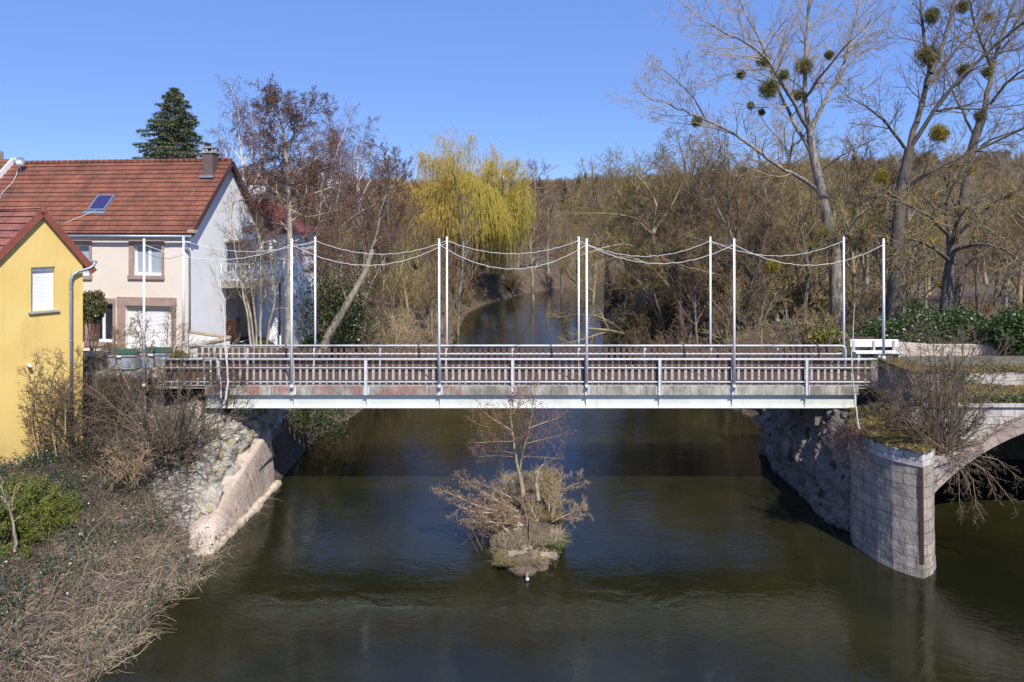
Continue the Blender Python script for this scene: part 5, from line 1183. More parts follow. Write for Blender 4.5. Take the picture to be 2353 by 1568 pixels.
# ---- lichen covered tree at the right
random.seed(104); S_LI = sp(ch=(9, 8, 8, 4), ang=(50, 45, 45, 42), ratio=(.6, .55, .55, .5), up=(.0, .0, -.03, -.06, -.05), rmin=.011, maxlev=4, wig=(.1, .2, .28, .3), start=(.15, .1, .1)); T = Tree(1)
T.add([tuple(at(*p)) for p in ((2172, 745, 42), (2176, 690, 42), (2180, 640, 42), (2188, 590, 42), (2185, 545, 42))], [.42, .36, .33, .3, .25], 0)
for l in ([(2185, 550, 42), (2140, 500, 41), (2090, 470, 40), (2040, 455, 39)], [(2185, 545, 42), (2170, 480, 42), (2190, 420, 41), (2230, 380, 41)], [(2188, 560, 42), (2240, 500, 41), (2290, 460, 40), (2340, 440, 39)], [(2182, 600, 42), (2130, 560, 40), (2080, 545, 39), (2060, 580, 38)], [(2186, 580, 42), (2250, 560, 40), (2310, 570, 39), (2350, 610, 38)], [(2188, 560, 42), (2200, 500, 39), (2230, 470, 37), (2260, 520, 36)]): limb(T, l, .13, .03, 1, S_LI, 13, 2.6)
make_tree("old_fruit_tree", T, at(2172, 745, 42), m_barkdark, m_twiglich, "spreading bare tree with yellow lichen on drooping twigs behind the right bridgehead")

# ------------------------------------------------------------------ left: alder, leaning tree, tree before the gable
def al_extra(T, a=.9, b=.35): return (('leaf', leafy(T, a, .06), .042, m_cone, .6), ('leaf', leafy(T, b, .08), .07, m_catkin, .25))
random.seed(110); T = Tree(1); Ya = 37.5; S_A = dict(S_ALDER, rmin=.008, maxlev=4, ch=(10, 8, 9, 5), ratio=(.45, .5, .6, .55))
tr = [(662, 830), (664, 760), (665, 690), (666, 620), (666, 560), (665, 500), (664, 450), (662, 400), (655, 350), (650, 300), (640, 260), (630, 225)]
T.add([tuple(at(u, v, Ya)) for u, v in tr], [.26, .21, .19, .17, .155, .14, .125, .11, .09, .07, .045, .025], 0)
for pts, r, n, L in (([(666, 400), (700, 385), (745, 350), (755, 335)], .06, 9, 1.8), ([(664, 420), (620, 400), (590, 395)], .06, 8, 1.6), ([(664, 455), (630, 440), (600, 450), (590, 470)], .05, 8, 1.6), ([(662, 470), (710, 450), (760, 430), (790, 440)], .06, 9, 1.8), ([(655, 345), (690, 290), (715, 260), (735, 240)], .06, 9, 1.4), ([(655, 355), (620, 330), (598, 320)], .05, 8, 1.5), ([(645, 280), (625, 255), (603, 245)], .04, 7, 1.0), ([(666, 520), (620, 510), (585, 520)], .05, 8, 1.7), ([(666, 560), (700, 545), (745, 520)], .05, 8, 1.7), ([(650, 300), (665, 280), (680, 262)], .04, 7, 1.1), ([(665, 500), (690, 470), (710, 400)], .05, 9, 1.6), ([(640, 262), (632, 235), (622, 214)], .03, 6, .8), ([(666, 540), (640, 500), (600, 480)], .05, 9, 1.8), ([(664, 440), (700, 420), (740, 390)], .05, 9, 1.8), ([(665, 480), (700, 500), (750, 490), (790, 480)], .05, 9, 1.7), ([(666, 580), (690, 575), (730, 570)], .045, 8, 1.6), ([(660, 380), (640, 350), (630, 300)], .04, 8, 1.2), ([(666, 600), (620, 590), (570, 580)], .045, 8, 1.5), ([(666, 640), (720, 620), (770, 615)], .045, 8, 1.6)):
    dy = random.uniform(-2.2, 2.2); limb(T, [(u, v, Ya + dy * k / (len(pts) - 1)) for k, (u, v) in enumerate(pts)], r, .015, 1, S_A, n, L)
children(T, [tuple(at(u, v, Ya)) for u, v in tr], [.15, .14, .13, .12, .11, .10, .09, .08, .06, .05, .03, .02], [Vector((0, 0, 1))] * 12, 7.0, 0, dict(S_A, ch=(30, 8, 8, 5), ratio=(.42, .5, .5, .5), start=(.42, .2, .15, .1), maxlev=3, shape=.6))
make_tree("alder_tree", T, at(662, 830, Ya), m_bark, m_twigred, "tall dark alder hung with small cones, its trunk standing before the white annex", extra=al_extra(T))
random.seed(111); T = Tree(1); Yl = 41
T.add([tuple(at(u, v, Yl + k * .3)) for k, (u, v) in enumerate(((738, 812), (760, 760), (788, 715), (818, 665), (842, 620), (856, 575), (868, 530), (876, 480)))], [.30, .26, .23, .20, .17, .14, .10, .07], 0)
for pts, r, n, L in (([(856, 575), (870, 545), (905, 540)], .06, 8, 1.8), ([(842, 620), (850, 560), (840, 520)], .06, 8, 1.8), ([(876, 480), (890, 440), (885, 400)], .05, 9, 2.0), ([(818, 665), (850, 690), (900, 700)], .05, 6, 1.5), ([(800, 700), (780, 640), (770, 590)], .05, 7, 1.7)):
    limb(T, [(u, v, Yl + 1.5 + random.uniform(-1, 1) * k) for k, (u, v) in enumerate(pts)], r, .015, 1, S_A, n, L)
make_tree("leaning_tree", T, at(738, 812, Yl), m_bark, m_twigred, "tree with a bare trunk leaning right out of the ivy left of the river", extra=al_extra(T, .5, .1))
random.seed(112); T = Tree(1); Yg = 35.5; S_G = sp(ch=(8, 8, 5), ang=(40, 42, 42), ratio=(.5, .5, .5), up=(.05, .08, .04), rmin=.006, maxlev=3, start=(.2, .15, .1))
stems = [[(578, 815), (572, 740), (556, 660), (545, 600), (535, 540), (528, 480)], [(585, 815), (578, 740), (565, 680), (556, 620), (548, 560), (553, 500)], [(600, 815), (598, 740), (600, 660), (598, 580), (590, 520)], [(590, 815), (588, 730), (575, 650), (590, 590), (600, 540)], [(610, 815), (620, 740), (635, 680), (622, 610), (618, 560)]]
for k, st in enumerate(stems): limb(T, [(u, v, Yg + .25 * k + .1 * j) for j, (u, v) in enumerate(st)], .065, .014, 0, dict(S_G, rmin=.0055), 12, 1.9, .3)
make_tree("multistem_tree", T, at(590, 815, Yg), m_bark, m_twigbush, "slender many stemmed bare tree in front of the white gable and balcony")
def sapling(pts, r, label, seed, Lb=.5, nb=10, wood=None):
    random.seed(seed); T = Tree(0); limb(T, pts, r, .008, 0, dict(S_G, maxlev=2, rmin=.004), nb, Lb, .4)
    return make_tree("birch_sapling", T, at(*pts[0]), wood or m_birch, m_twigtan, label)
sapling([(514, 928, 27.6), (524, 890, 27.6), (522, 850, 27.6), (517, 800, 27.6), (517, 740, 27.6), (510, 680, 27.6), (505, 640, 27.6)], .05, "thin white stemmed birch sapling curving up at the left end of the bridge", 5, .9, 8)
sapling([(508, 915, 27.4), (507, 870, 27.4), (498, 830, 27.4), (487, 795, 27.4)], .03, "shorter forked white sapling just left of the taller birch sapling", 6, .5, 5)
sapling([(1974, 985, 24.2), (1968, 950, 24.2), (1962, 890, 24.2), (1957, 830, 24.2), (1960, 770, 24.2), (1964, 700, 24.2)], .032, "thin white birch sapling rising from the mossy pier at the right bridge end", 8, .5, 5)
# topiary, planter shrub, evergreen bushes -----------------------------------
def ball_leaves(c, rx, ry, rz, n, hollow=.5):
    d = rng.normal(size=(n, 3)); d /= np.linalg.norm(d, axis=1, keepdims=True); q = rng.uniform(hollow ** 3, 1, n) ** (1 / 3)
    lump = 1 + .12 * np.sin(d[:, 0] * 5 + c[0]) * np.cos(d[:, 2] * 6 + c[1]) + .1 * np.sin(d[:, 1] * 9)
    return np.array(c) + d * (q * lump)[:, None] * np.array((rx, ry, rz))
def bush(name, c, size, n, ls, mats, label, cat="bush", stems=6, z0=None, group=None, hollow=.4, aspect=.6, clump=0):
    """leaf clumps on a fan of stems"""
    polys = []; rx, ry, rz = size; zb = c[2] - rz if z0 is None else z0
    for k in range(stems):
        a = rng.uniform(0, 6.28); e_ = np.array(c) + np.array((math.cos(a) * rx * .6, math.sin(a) * ry * .6, rz * rng.uniform(-.1, .7))); b0 = np.array((c[0] + rng.uniform(-.1, .1), c[1] + rng.uniform(-.1, .1), zb)); polys.append(([b0, (b0 + e_) / 2 + rng.normal(0, .08, 3), e_], [.035, .025, .012], 4))
    if clump:
        cc = ball_leaves(c, rx, ry, rz, clump, hollow); L = np.repeat(cc, max(1, n // clump), 0) + rng.normal(0, .13 * min(rx, rz) + .05, (clump * max(1, n // clump), 3))
    else: L = ball_leaves(c, rx, ry, rz, n, hollow)
    sp_ = rng.random(len(L)); parts = [('tube', polys, m_barkdark)]; k0 = 0
    for m_, fr_ in mats: parts.append(('leaf', L[(sp_ >= k0) & (sp_ < k0 + fr_)], ls, m_, aspect)); k0 += fr_
    e = empty(name, (float(c[0]), float(c[1]), float(zb)), label, cat, group)
    for nm, pr in (("stem", parts[:1]), ("foliage", parts[1:])):
        o = bpy.data.objects.new(nm, multi_mesh(name + "_" + nm, pr, False)); COL.objects.link(o); o.parent = e; o.location = -Vector(e.location)
    return e
bc = at(211, 706, 32.8)
bush("round_shrub", bc, (.62, .62, .78), 2600, .06, ((m_photinia, .8), (m_ivyhi, .2)), "clipped round evergreen shrub on a short stem beside the yellow house", stems=5, z0=4.9, hollow=.75)
bush("planter_shrub", (-14.6, 29.9, 5.72), (.36, .36, .32), 900, .045, ((m_yellowflower, .8), (m_ivyhi, .2)), "small yellow flowering shrub in the stone tub", "shrub", 4, 5.4)
for (x, y, z, r_) in ((-13.6, 30.2, 5.5, .55), (-19.5, 33.6, 5.3, .75)):
    T = Tree(0); random.seed(int(x * 7)); 
    for k in range(10):
        a = random.uniform(0, 6.28); grow(T, (x, y, z - .6), (math.cos(a) * .6, math.sin(a) * .6, 1), r_ * 1.5, .012, 1, dict(S_SHRUB, maxlev=3, rmin=.005))
    make_tree("bare_shrub", T, (x, y, z - .6), m_twig, m_twig, "dry brown twiggy shrub " + ("beside the yellow planter shrub" if x > -15 else "under the round evergreen shrub"), "shrub")
bush("yellow_bush", at(1905, 776, 35.5), (.95, .6, .42), 2600, .055, ((m_yellowflower, .45), (m_ivyhi, .55)), "yellow green variegated bush just left of the white bench", hollow=.3, z0=4.7)
# thuja at the lower left
random.seed(130); polys = []; lv = []
for k in range(420):
    a = rng.uniform(0, 6.28); rr = rng.uniform(.1, 1) ** .6; b0 = np.array((-16.6 + rr * 1.5 * math.cos(a), 21.8 + rr * 2.6 * math.sin(a), 1.3 + .8 * (1 - rr)))
    d = np.array((math.cos(a) * (.25 + rr * .7), math.sin(a) * (.25 + rr * .7), 1.1)); d /= np.linalg.norm(d); l = rng.uniform(.7, 1.5) * (1.25 - .45 * rr)
    pts = [b0 + d * l * t - np.array((0, 0, .35 * t * t * rr)) for t in (0, .35, .7, 1)]; polys.append((pts, [.014, .011, .008, .005], 3))
    for t in np.linspace(.25, 1, 16): p = b0 + d * l * t - np.array((0, 0, .35 * t * t * rr)); lv.append(p + rng.normal(0, .07, (7, 3)))
th = empty("thuja_bush", (-16.3, 21.8, 1.0), "bright green feathery evergreen bush at the foot of the yellow house", "bush")
for nm, pr in (("foliage", [('tube', polys, m_twigolive), ('leaf', np.concatenate(lv), .06, m_thuja, .28)]),):
    o = bpy.data.objects.new(nm, multi_mesh("thuja_" + nm, pr, False)); COL.objects.link(o); o.parent = th; o.location = -Vector(th.location)
sapling([(34, 1268, 20.5), (36, 1240, 20.5), (28, 1190, 20.5), (15, 1150, 20.3), (-2, 1110, 20.2)], .05, "pale forked bare sapling standing in the green thuja bush", 12, .8, 8, m_bark)
# ---- spruce
random.seed(140); Ys = 62; sb = at(400, 508, Ys); zt = CAMZ + 311 / F * Ys; zb = 4.6; polys = [([(sb[0], Ys, zb), (sb[0], Ys, (zb + zt) / 2), (sb[0], Ys, zt)], [.3, .17, .02], 7)]; br_, nd, cn = [], [], []
z = zb + 1.0
while z < zt - .15:
    q = (zt - z) / (zt - zb); Lr = .2 + 3.0 * (1 - math.exp(-q * 6.5)) + 1.6 * q; nb = 7 if q > .15 else 5; a0 = rng.uniform(0, 6.28)
    for k in range(nb):
        a = a0 + k * 6.28 / nb + rng.normal(0, .15); l = Lr * rng.uniform(.55, 1.15); d = np.array((math.cos(a), math.sin(a), 0)); pts = []
        for t in (0, .25, .5, .75, 1): pts.append(np.array((sb[0], Ys, z)) + d * l * t + np.array((0, 0, l * (.12 * t - .42 * t * t + .22 * t ** 3))))
        br_.append((pts, [.03 + .02 * q, .03, .022, .015, .008], 3))
        m_ = int(20 + 62 * l); tt = rng.uniform(.12, 1, m_) ** .75; P = np.stack([np.interp(tt, (0, .25, .5, .75, 1), [p[j] for p in pts]) for j in range(3)], -1)
        w_ = (.12 + .16 * l * (1 - tt) + .05)[:, None]; sd_ = np.array((-d[1], d[0], 0)); off = sd_ * rng.normal(0, 1, (m_, 1)) * w_ * 1.1; off[:, 2] -= np.abs(rng.normal(0, .13, m_)) + .05; nd.append(P + off)
        if q < .6 and rng.random() < .8: j = rng.integers(0, m_, 3); cn.append(P[j] + np.array((0, 0, -.22)) + rng.normal(0, .08, (3, 3)))
    z += .62 * (1 - .45 * (1 - q))
sp_ = empty("spruce_tree", (float(sb[0]), Ys, zb), "dark green spruce with orange brown cones rising behind the cream house roof", "tree")
for nm, pr in (("trunk", [('tube', polys, m_barkdark)]), ("crown", [('tube', br_, m_barkdark), ('leaf', np.concatenate(nd), .15, m_spruce, .28), ('leaf', np.concatenate(cn), .12, m_sprucecone, .4)])):
    o = bpy.data.objects.new(nm, multi_mesh("spruce_" + nm, pr, False)); COL.objects.link(o); o.parent = sp_; o.location = -Vector(sp_.location)
# ---- weeping willow
random.seed(150); Yw = 92; T = Tree(1); wb = at(1048, 508, Yw); gz = float(hgt(wb[0], Yw)); S_W = sp(ch=(10, 7, 5), ang=(40, 40, 42), ratio=(.5, .5, .5), up=(.02, .10, .06), rmin=.02, maxlev=3, start=(.3, .2, .2))
for k, (dx, dy, L) in enumerate(((-.45, 0, 15.5), (.05, .2, 17.5), (.5, -.1, 16), (-.15, -.4, 16), (.2, .45, 16), (-.7, .1, 14), (.75, .2, 14))): grow(T, (wb[0] + dx, Yw + dy, gz), (dx * .8, dy * .8, 1), L, .28, 0, S_W)
tips = np.array(T.tips); strands = []; green = []
zc = CAMZ + 120 / F * Yw
for k in range(16000):
    p = tips[rng.integers(0, len(tips))] + rng.normal(0, .5, 3); zrel = p[2] - gz
    if zrel < 4: continue
    side = abs(p[0] - wb[0]); hi = min(1, max(0, (zrel - 9) / 6)); l = rng.uniform(.5, 2.4) * (1.0 if rng.random() > .16 * (1 - hi) else 3.0) * (.5 + .5 * min(1, side / 4)) * (1 - .45 * hi); l = min(l, zrel - 2.0)
    q = [p]; d = np.array((rng.normal(0, .6), rng.normal(0, .6), .06))
    for j in range(4): d = d * (.45 + .35 * hi) + np.array((rng.normal(0, .08), rng.normal(0, .08), -1)) * (.8 - .35 * hi); d /= np.linalg.norm(d); q.append(q[-1] + d * l / 4)
    (green if (p[2] < zc + rng.normal(0, 2.2) and p[0] > wb[0] - 1) else strands).append((q, [.026, .026, .024, .02, .014], 3))
for k in range(6500):     # the outer veil of the crown
    d = rng.normal(size=3); d[2] = abs(d[2]) * 1.1; d /= np.linalg.norm(d); lob = 1 + .10 * math.sin(d[0] * 6 + 1) * math.cos(d[1] * 5); rr = rng.uniform(.75, 1.02) * lob
    p = np.array((wb[0] + .4 + d[0] * 7.2 * rr, Yw + d[1] * 6.5 * rr, gz + 8.6 + d[2] * 7.6 * rr)); l = rng.uniform(.6, 2.6) * (1 if rng.random() > .12 else 2.2); l = min(l, p[2] - gz - 2.2)
    q = [p]; dd = np.array((d[0] * .9, d[1] * .9, .1))
    for j in range(4): dd = dd * .55 + np.array((rng.normal(0, .08), rng.normal(0, .08), -.75)); dd /= np.linalg.norm(dd); q.append(q[-1] + dd * l / 4)
    (green if (p[2] < zc - 1 and p[0] > wb[0]) else strands).append((q, [.024, .024, .022, .018, .012], 3))
make_tree("weeping_willow", T, (wb[0], Yw, gz), m_barklich, m_willow, "large golden weeping willow on the left bank at the bend of the river", extra=(('tube', strands, m_willow), ('tube', green, m_willow2)))
def canes(n, src, lmin, lmax, r, droop=.9, rise=.8, pref=None):
    P = []
    for k in range(n):
        b0 = np.array(src()); a = rng.uniform(0, 6.28); l = lmin + (lmax - lmin) * rng.random() ** 1.7; d = np.array((math.cos(a), math.sin(a), rise * rng.uniform(.2, 1.6))); d /= np.linalg.norm(d); pts = [b0]; q = b0.copy()
        for j in range(5): q = q + d * l / 5; d = d + np.array((0, 0, -droop * .32)) + rng.normal(0, .34, 3); d /= np.linalg.norm(d); pts.append(q)
        rr = r * rng.uniform(.6, 1.3); P.append((pts, list(np.linspace(rr, rr * .4, 6)), 3))
    return P
# ------------------------------------------------------------------ islet growth
random.seed(160); S_I = sp(ch=(9, 8, 7), ang=(45, 45, 45), ratio=(.5, .5, .5), up=(.02, .06, .03), rmin=.0055, maxlev=3, start=(.2, .15, .1), wig=(.07, .15, .2, .2)); T = Tree(1)
T.add([tuple(at(u, v, Y)) for u, v, Y in ((1212, 1200, 25.4), (1204, 1165, 25.4), (1200, 1120, 25.5), (1195, 1095, 25.5), (1190, 1075, 25.5))], [.13, .10, .085, .075, .065], 0)
for pts, r, n, L in (([(1190, 1075, 25.5), (1183, 1030, 25.6), (1176, 990, 25.7), (1174, 960, 25.7), (1172, 915, 25.8)], .055, 13, .95), ([(1194, 1085, 25.5), (1201, 1040, 25.3), (1212, 1000, 25.1), (1222, 950, 25.0), (1228, 900, 24.9)], .045, 13, .95), ([(1176, 990, 25.7), (1150, 975, 25.9), (1128, 960, 26.2), (1110, 945, 26.3)], .03, 9, .85), ([(1180, 1015, 25.6), (1140, 1015, 25.2), (1095, 1018, 24.9)], .025, 9, .8), ([(1174, 970, 25.7), (1145, 985, 26.3), (1110, 980, 26.8), (1080, 965, 27.0)], .025, 8, .8), ([(1174, 955, 25.7), (1190, 935, 26.2), (1205, 900, 26.5)], .03, 9, .8), ([(1207, 1020, 25.2), (1250, 1010, 25.0), (1290, 1000, 24.6)], .022, 8, .8), ([(1215, 985, 25.0), (1255, 970, 25.4), (1285, 960, 25.8)], .022, 8, .8), ([(1200, 1050, 25.4), (1240, 1050, 25.8), (1280, 1055, 26.2)], .018, 6, .7), ([(1188, 1050, 25.6), (1140, 1048, 26.1), (1100, 1050, 26.6)], .018, 6, .7)):
    limb(T, pts, r, .010, 1, S_I, int(n * 1.4), L * 1.1)
ex = T.tips; tt = np.array(ex); ck = tt[rng.integers(0, len(tt), 1500)] + rng.normal(0, .04, (1500, 3))
make_tree("alder_tree", T, at(1212, 1200, 25.4), m_barklich, m_twigred, "small bare alder with yellowish branches and red catkins growing on the islet", extra=(('leaf', ck, .035, m_catkin, .3), ('leaf', ck[:250] + .05, .028, m_cone, .6)))
random.seed(161); T = Tree(1)
limb(T, [(1238, 1150, 26.0), (1230, 1110, 26.1), (1245, 1070, 26.2)], .09, .03, 0, dict(S_I, maxlev=2), 6, .8)
make_tree("dead_stump", T, at(1238, 1150, 26.0), m_bark, m_twigtan, "short bent dead trunk leaning right behind the islet alder", "stump")
random.seed(162); T = Tree(1)
for k, st in enumerate(([(1265, 1195, 24.9), (1275, 1150, 24.8), (1300, 1120, 24.7), (1335, 1110, 24.6)], [(1268, 1195, 24.9), (1285, 1130, 25.2), (1290, 1090, 25.4)], [(1268, 1200, 24.8), (1310, 1180, 24.6), (1335, 1172, 24.5)], [(1262, 1195, 25), (1262, 1140, 25.4), (1275, 1095, 25.6)])): limb(T, st, .03, .008, 0, S_I, 8, .7)
make_tree("bare_shrub", T, at(1265, 1195, 24.9), m_twigtan, m_twigtan, "light bare shrub spreading to the right from the islet edge", "shrub")
# driftwood branches on the left of the islet, each a piece of its own
random.seed(163)
drift = [([(1215, 1205, 25.2), (1170, 1180, 25.0), (1100, 1165, 24.7), (1050, 1140, 24.4), (1012, 1128, 24.2)], "longest forked dead branch reaching left over the water from the islet"), ([(1205, 1190, 25.2), (1150, 1180, 24.9), (1090, 1178, 24.6), (1045, 1160, 24.4)], "dead branch lying just below the longest one on the islet"), ([(1235, 1212, 24.7), (1190, 1208, 24.5), (1140, 1200, 24.4), (1075, 1200, 24.2)], "low thick dead branch across the front of the islet"), ([(1170, 1225, 24.2), (1150, 1205, 24.4), (1120, 1198, 24.4), (1085, 1195, 24.4)], "short dead branch at the lower left of the islet"), ([(1195, 1180, 25.4), (1140, 1150, 25.8), (1090, 1120, 26.0), (1060, 1100, 26.1)], "dead branch pointing up and left from the islet"), ([(1200, 1160, 25.9), (1150, 1130, 26.5), (1100, 1110, 26.8)], "thin dead branch at the back left of the islet"), ([(1245, 1215, 24.7), (1225, 1180, 25.0), (1212, 1150, 25.2)], "dead branch leaning against the islet alder"), ([(1228, 1222, 24.4), (1180, 1195, 24.7), (1160, 1170, 25.0)], "dead branch crossing the driftwood before the alder")]
for pts, lb in drift:
    T = Tree(1); limb(T, pts, .034, .010, 0, dict(S_I, maxlev=3, up=(0, .04, .03, .02), ch=(6, 7, 6), rmin=.005), 12, .7); V_ = multi_mesh("driftwood", [('tube', T.wood, m_straw), ('tube', T.twig, m_twigwarm), ('leaf', leafy(T, .3, .05), .028, m_dryleaf, .6)])
    o = link("driftwood", V_); c = at(*pts[0]); V_.transform(__import__('mathutils').Matrix.Translation(-Vector(c))); o.location = c; tag(o, lb, "dead branch", "driftwood caught on the islet")
def blades(fn, n, l, m, r=.008, bend=.5, flat=0):
    P = []
    for k in range(n):
        b0 = np.array(fn()); a = rng.uniform(0, 6.28); d = np.array((math.cos(a) * bend, math.sin(a) * bend, 1)); d /= np.linalg.norm(d); L = l * rng.uniform(.5, 1.3); b1 = b0 + d * L * .5; d2 = d + np.array((math.cos(a), math.sin(a), -.9)) * bend; d2 /= np.linalg.norm(d2); P.append(([b0, b1, b1 + d2 * L * .5], [r, r * .8, r * .3], 3))
    return P
def isl():
    while True:
        x, y = rng.uniform(-.75, 1.9), rng.uniform(22.7, 30)
        if abs(x - .6) < 1.15 * min(1, (y - 22.2) / 1.6) : return (x, y, .12 if y < 23.5 else .45)
def islr():
    x, y, z = isl(); return (max(x, .9 + rng.uniform(0, .9)), max(25, y), z)
def islf():
    return (rng.uniform(-.55, .9), rng.uniform(22.8, 23.9), .15)
def islg(): return (rng.uniform(1.0, 1.75), rng.uniform(23.6, 24.4), .2)
tag(link("dry_grass", multi_mesh("dry_grass", [('tube', blades(isl, 2200, .45, 0, .009, .6), m_straw), ('tube', blades(islr, 1500, .6, 0, .010, .4), m_hay), ('tube', blades(islf, 1300, .4, 0, .010, .9), m_hay), ('tube', blades(islf, 260, .35, 0, .011, .8) + blades(islg, 500, .55, 0, .011, .6) + blades(islr, 250, .5, 0, .011, .5), m_grassgreen)])), "dry and green grass covering the islet", "grass", kind="stuff")

def islL():
    a = rng.random(); return np.array((rng.uniform(-1.5, .6), rng.uniform(24.4, 27.5), .25 + .5 * rng.random()))
tag(link("twig_mat", multi_mesh("twig_mat", [('tube', canes(650, islL, .4, 1.3, .008, .8, .7), m_twigwarm), ('tube', canes(600, isl, .3, 1.0, .007, .9, .9), m_straw), ('leaf', np.array([islL() for k in range(700)]) + rng.normal(0, .25, (700, 3)) + np.array((0, 0, .25)), .03, m_dryleaf, .6)], False)), "matted dead twigs and leaves heaped on the islet", "brushwood", kind="stuff")

# ------------------------------------------------------------------ hazel on the pier, drooping twigs, ivy
random.seed(170); S_H = sp(ch=(8, 6, 4), ang=(32, 38, 42), ratio=(.5, .5, .5), up=(.03, .05, .02), rmin=.006, maxlev=3, start=(.25, .15, .1)); T = Tree(1)
base = at(2138, 1042, 23.3)
for (u, v, Y) in [(u_ + dx_, v_ + dv_, y_) for (u_, v_, y_) in ((2000, 850, 22.6), (2030, 835, 23.5), (2060, 820, 24.2), (2090, 800, 24.5), (2115, 790, 23.9), (2140, 770, 24.6), (2165, 775, 24.0), (2190, 790, 24.8), (2215, 760, 24.3), (2240, 800, 24.7), (2275, 810, 24.2), (2320, 790, 24.4), (2020, 900, 22.4), (1985, 880, 22.8), (2290, 900, 23.6), (2340, 960, 23.6), (2050, 880, 22.2), (2185, 850, 23), (2260, 950, 23.0), (2100, 850, 22.8)) for dx_, dv_ in ((0, 0), (random.uniform(-22, 22), random.uniform(-10, 50)))]:
    e = at(u, v, Y); b0 = base + np.array((rng.uniform(-.15, .75), rng.uniform(-.2, .35), 0)); mid = b0 * .5 + e * .5 + rng.normal(0, .12, 3); mid[2] += -.1
    pts = [tuple(b0), tuple(b0 * .75 + mid * .25 + rng.normal(0, .04, 3)), tuple(mid), tuple(mid * .5 + e * .5 + rng.normal(0, .08, 3)), tuple(e)]
    rad = [.030, .025, .019, .013, .007]; T.add(pts, rad, 0); dirs = [Vector(np.array(pts[min(k + 1, 4)]) - np.array(pts[max(k - 1, 0)])).normalized() for k in range(5)]
    L = float(np.linalg.norm(e - b0)); children(T, pts, rad, dirs, L * .62, 1, dict(S_H, ch=(8, 15, 7), ratio=(.5, .40, .5), rmin=.006))
make_tree("hazel_shrub", T, base, m_twigbush, m_twigbush, "large bare hazel shrub fanning up from the mossy bridge pier", "shrub", extra=(('leaf', leafy(T, .10, .05), .045, m_catkin, .25),))
random.seed(171); T = Tree(1); S_HD = dict(S_H, up=(-.02, -.10, -.1), ang=(35, 45, 45))
for (u, v, Y) in ((2180, 1130, 22.6), (2210, 1180, 22.4), (2240, 1205, 22.3), (2262, 1195, 22.0), (2290, 1150, 22.2), (2330, 1160, 22.4), (2360, 1110, 22.6), (2300, 1080, 22.6), (2220, 1120, 22.9)):
    e = at(u, v, Y); b0 = base + np.array((rng.uniform(.2, .9), -.1, -.05)); mid = b0 * .45 + e * .55 + np.array((0, -.25, .45)); pts = [tuple(b0), tuple(b0 * .6 + mid * .4 + np.array((0, 0, .12))), tuple(mid), tuple(mid * .4 + e * .6 + rng.normal(0, .06, 3)), tuple(e)]
    rad = [.015, .013, .011, .009, .006]; T.add(pts, rad, 0); dirs = [Vector(np.array(pts[min(k + 1, 4)]) - np.array(pts[max(k - 1, 0)])).normalized() for k in range(5)]
    children(T, pts, rad, dirs, float(np.linalg.norm(e - b0)) * .6, 1, dict(S_HD, ch=(8, 13, 6), ratio=(.5, .45, .5), rmin=.0055))
make_tree("hazel_shrub", T, base + np.array((.3, -.1, -.05)), m_twig, m_twigbush, "bare hazel branches drooping in front of the dark stone arch", "shrub")
random.seed(172); T = Tree(1); b0 = at(1975, 985, 24.6)
for k in range(26):
    a = random.uniform(1.2, 5.6); d = (math.cos(a), -abs(math.sin(a)) * .8, random.uniform(-.5, .5)); grow(T, b0 + rng.normal(0, .12, 3), d, random.uniform(.8, 1.6), .014, 1, dict(S_H, up=(0, -.1, -.12), maxlev=3, rmin=.005))
make_tree("bare_shrub", T, b0, m_twigred, m_twigred, "tangled reddish twigs spilling over the left edge of the mossy pier", "shrub")
def creeper(name, fn, n, ls, mats, label, nst=60, cat="ivy", off=.1):
    P = np.array([fn() for k in range(n)]) + rng.normal(0, off, (n, 3)); polys = []
    for k in range(nst):
        a = P[rng.integers(0, n)]; d_ = np.linalg.norm(P - a, axis=1); b2 = P[np.argsort(d_)[min(n - 1, 40)]]; polys.append(([a, (a + b2) / 2 + rng.normal(0, .05, 3), b2], [.012, .01, .006], 3))
    q = rng.random(n); parts = [('tube', polys, m_barkdark)]; k0 = 0
    for m_, fr_ in mats: parts.append(('leaf', P[(q >= k0) & (q < k0 + fr_)], ls, m_, .65)); k0 += fr_
    c = P.mean(0); c[2] = P[:, 2].min(); e = empty(name, tuple(float(x) for x in c), label, cat)
    for nm, pr in (("stem", parts[:1]), ("foliage", parts[1:])):
        o = bpy.data.objects.new(nm, multi_mesh(name + "_" + nm, pr, False)); COL.objects.link(o); o.parent = e; o.location = -Vector(e.location)
def f_hedge():
    x = rng.uniform(18.6, 47); t = rng.random(); y = 36.5 + 1.6 * rng.random() ; top = 6.75 + .35 * math.sin(x * .9) + .35 * math.sin(x * 2.3 + 1) - .6 * max(0, 20.5 - x) + (.3 if x > 28 else 0); return (x, y - 1.0 * (1 - t) * rng.random(), 5.05 + (top - 5.05) * t ** .8)
creeper("ivy_hedge", f_hedge, 22000, .08, ((m_ivy, .8), (m_ivyhi, .2)), "long glossy green ivy hedge above the worn wall on the right", 500, "hedge", .12)
bush("dark_evergreen", at(2335, 765, 35.2), (1.5, 1.0, 1.1), 3800, .10, ((m_ivy, .95), (m_ivyhi, .05)), "dense dark green evergreen bush at the right edge beside the hedge", hollow=.5, z0=4.7)
creeper("ivy", lambda: (rng.normal(17.6, .45), 27.2 - rng.random() * .1, rng.uniform(5.0, 5.75) - .1 * rng.random()), 700, .05, ((m_ivyhi, .7), (m_ivy, .3)), "pale green ivy patch hanging on the mossy parapet of the stone bridge", 30, off=.05)
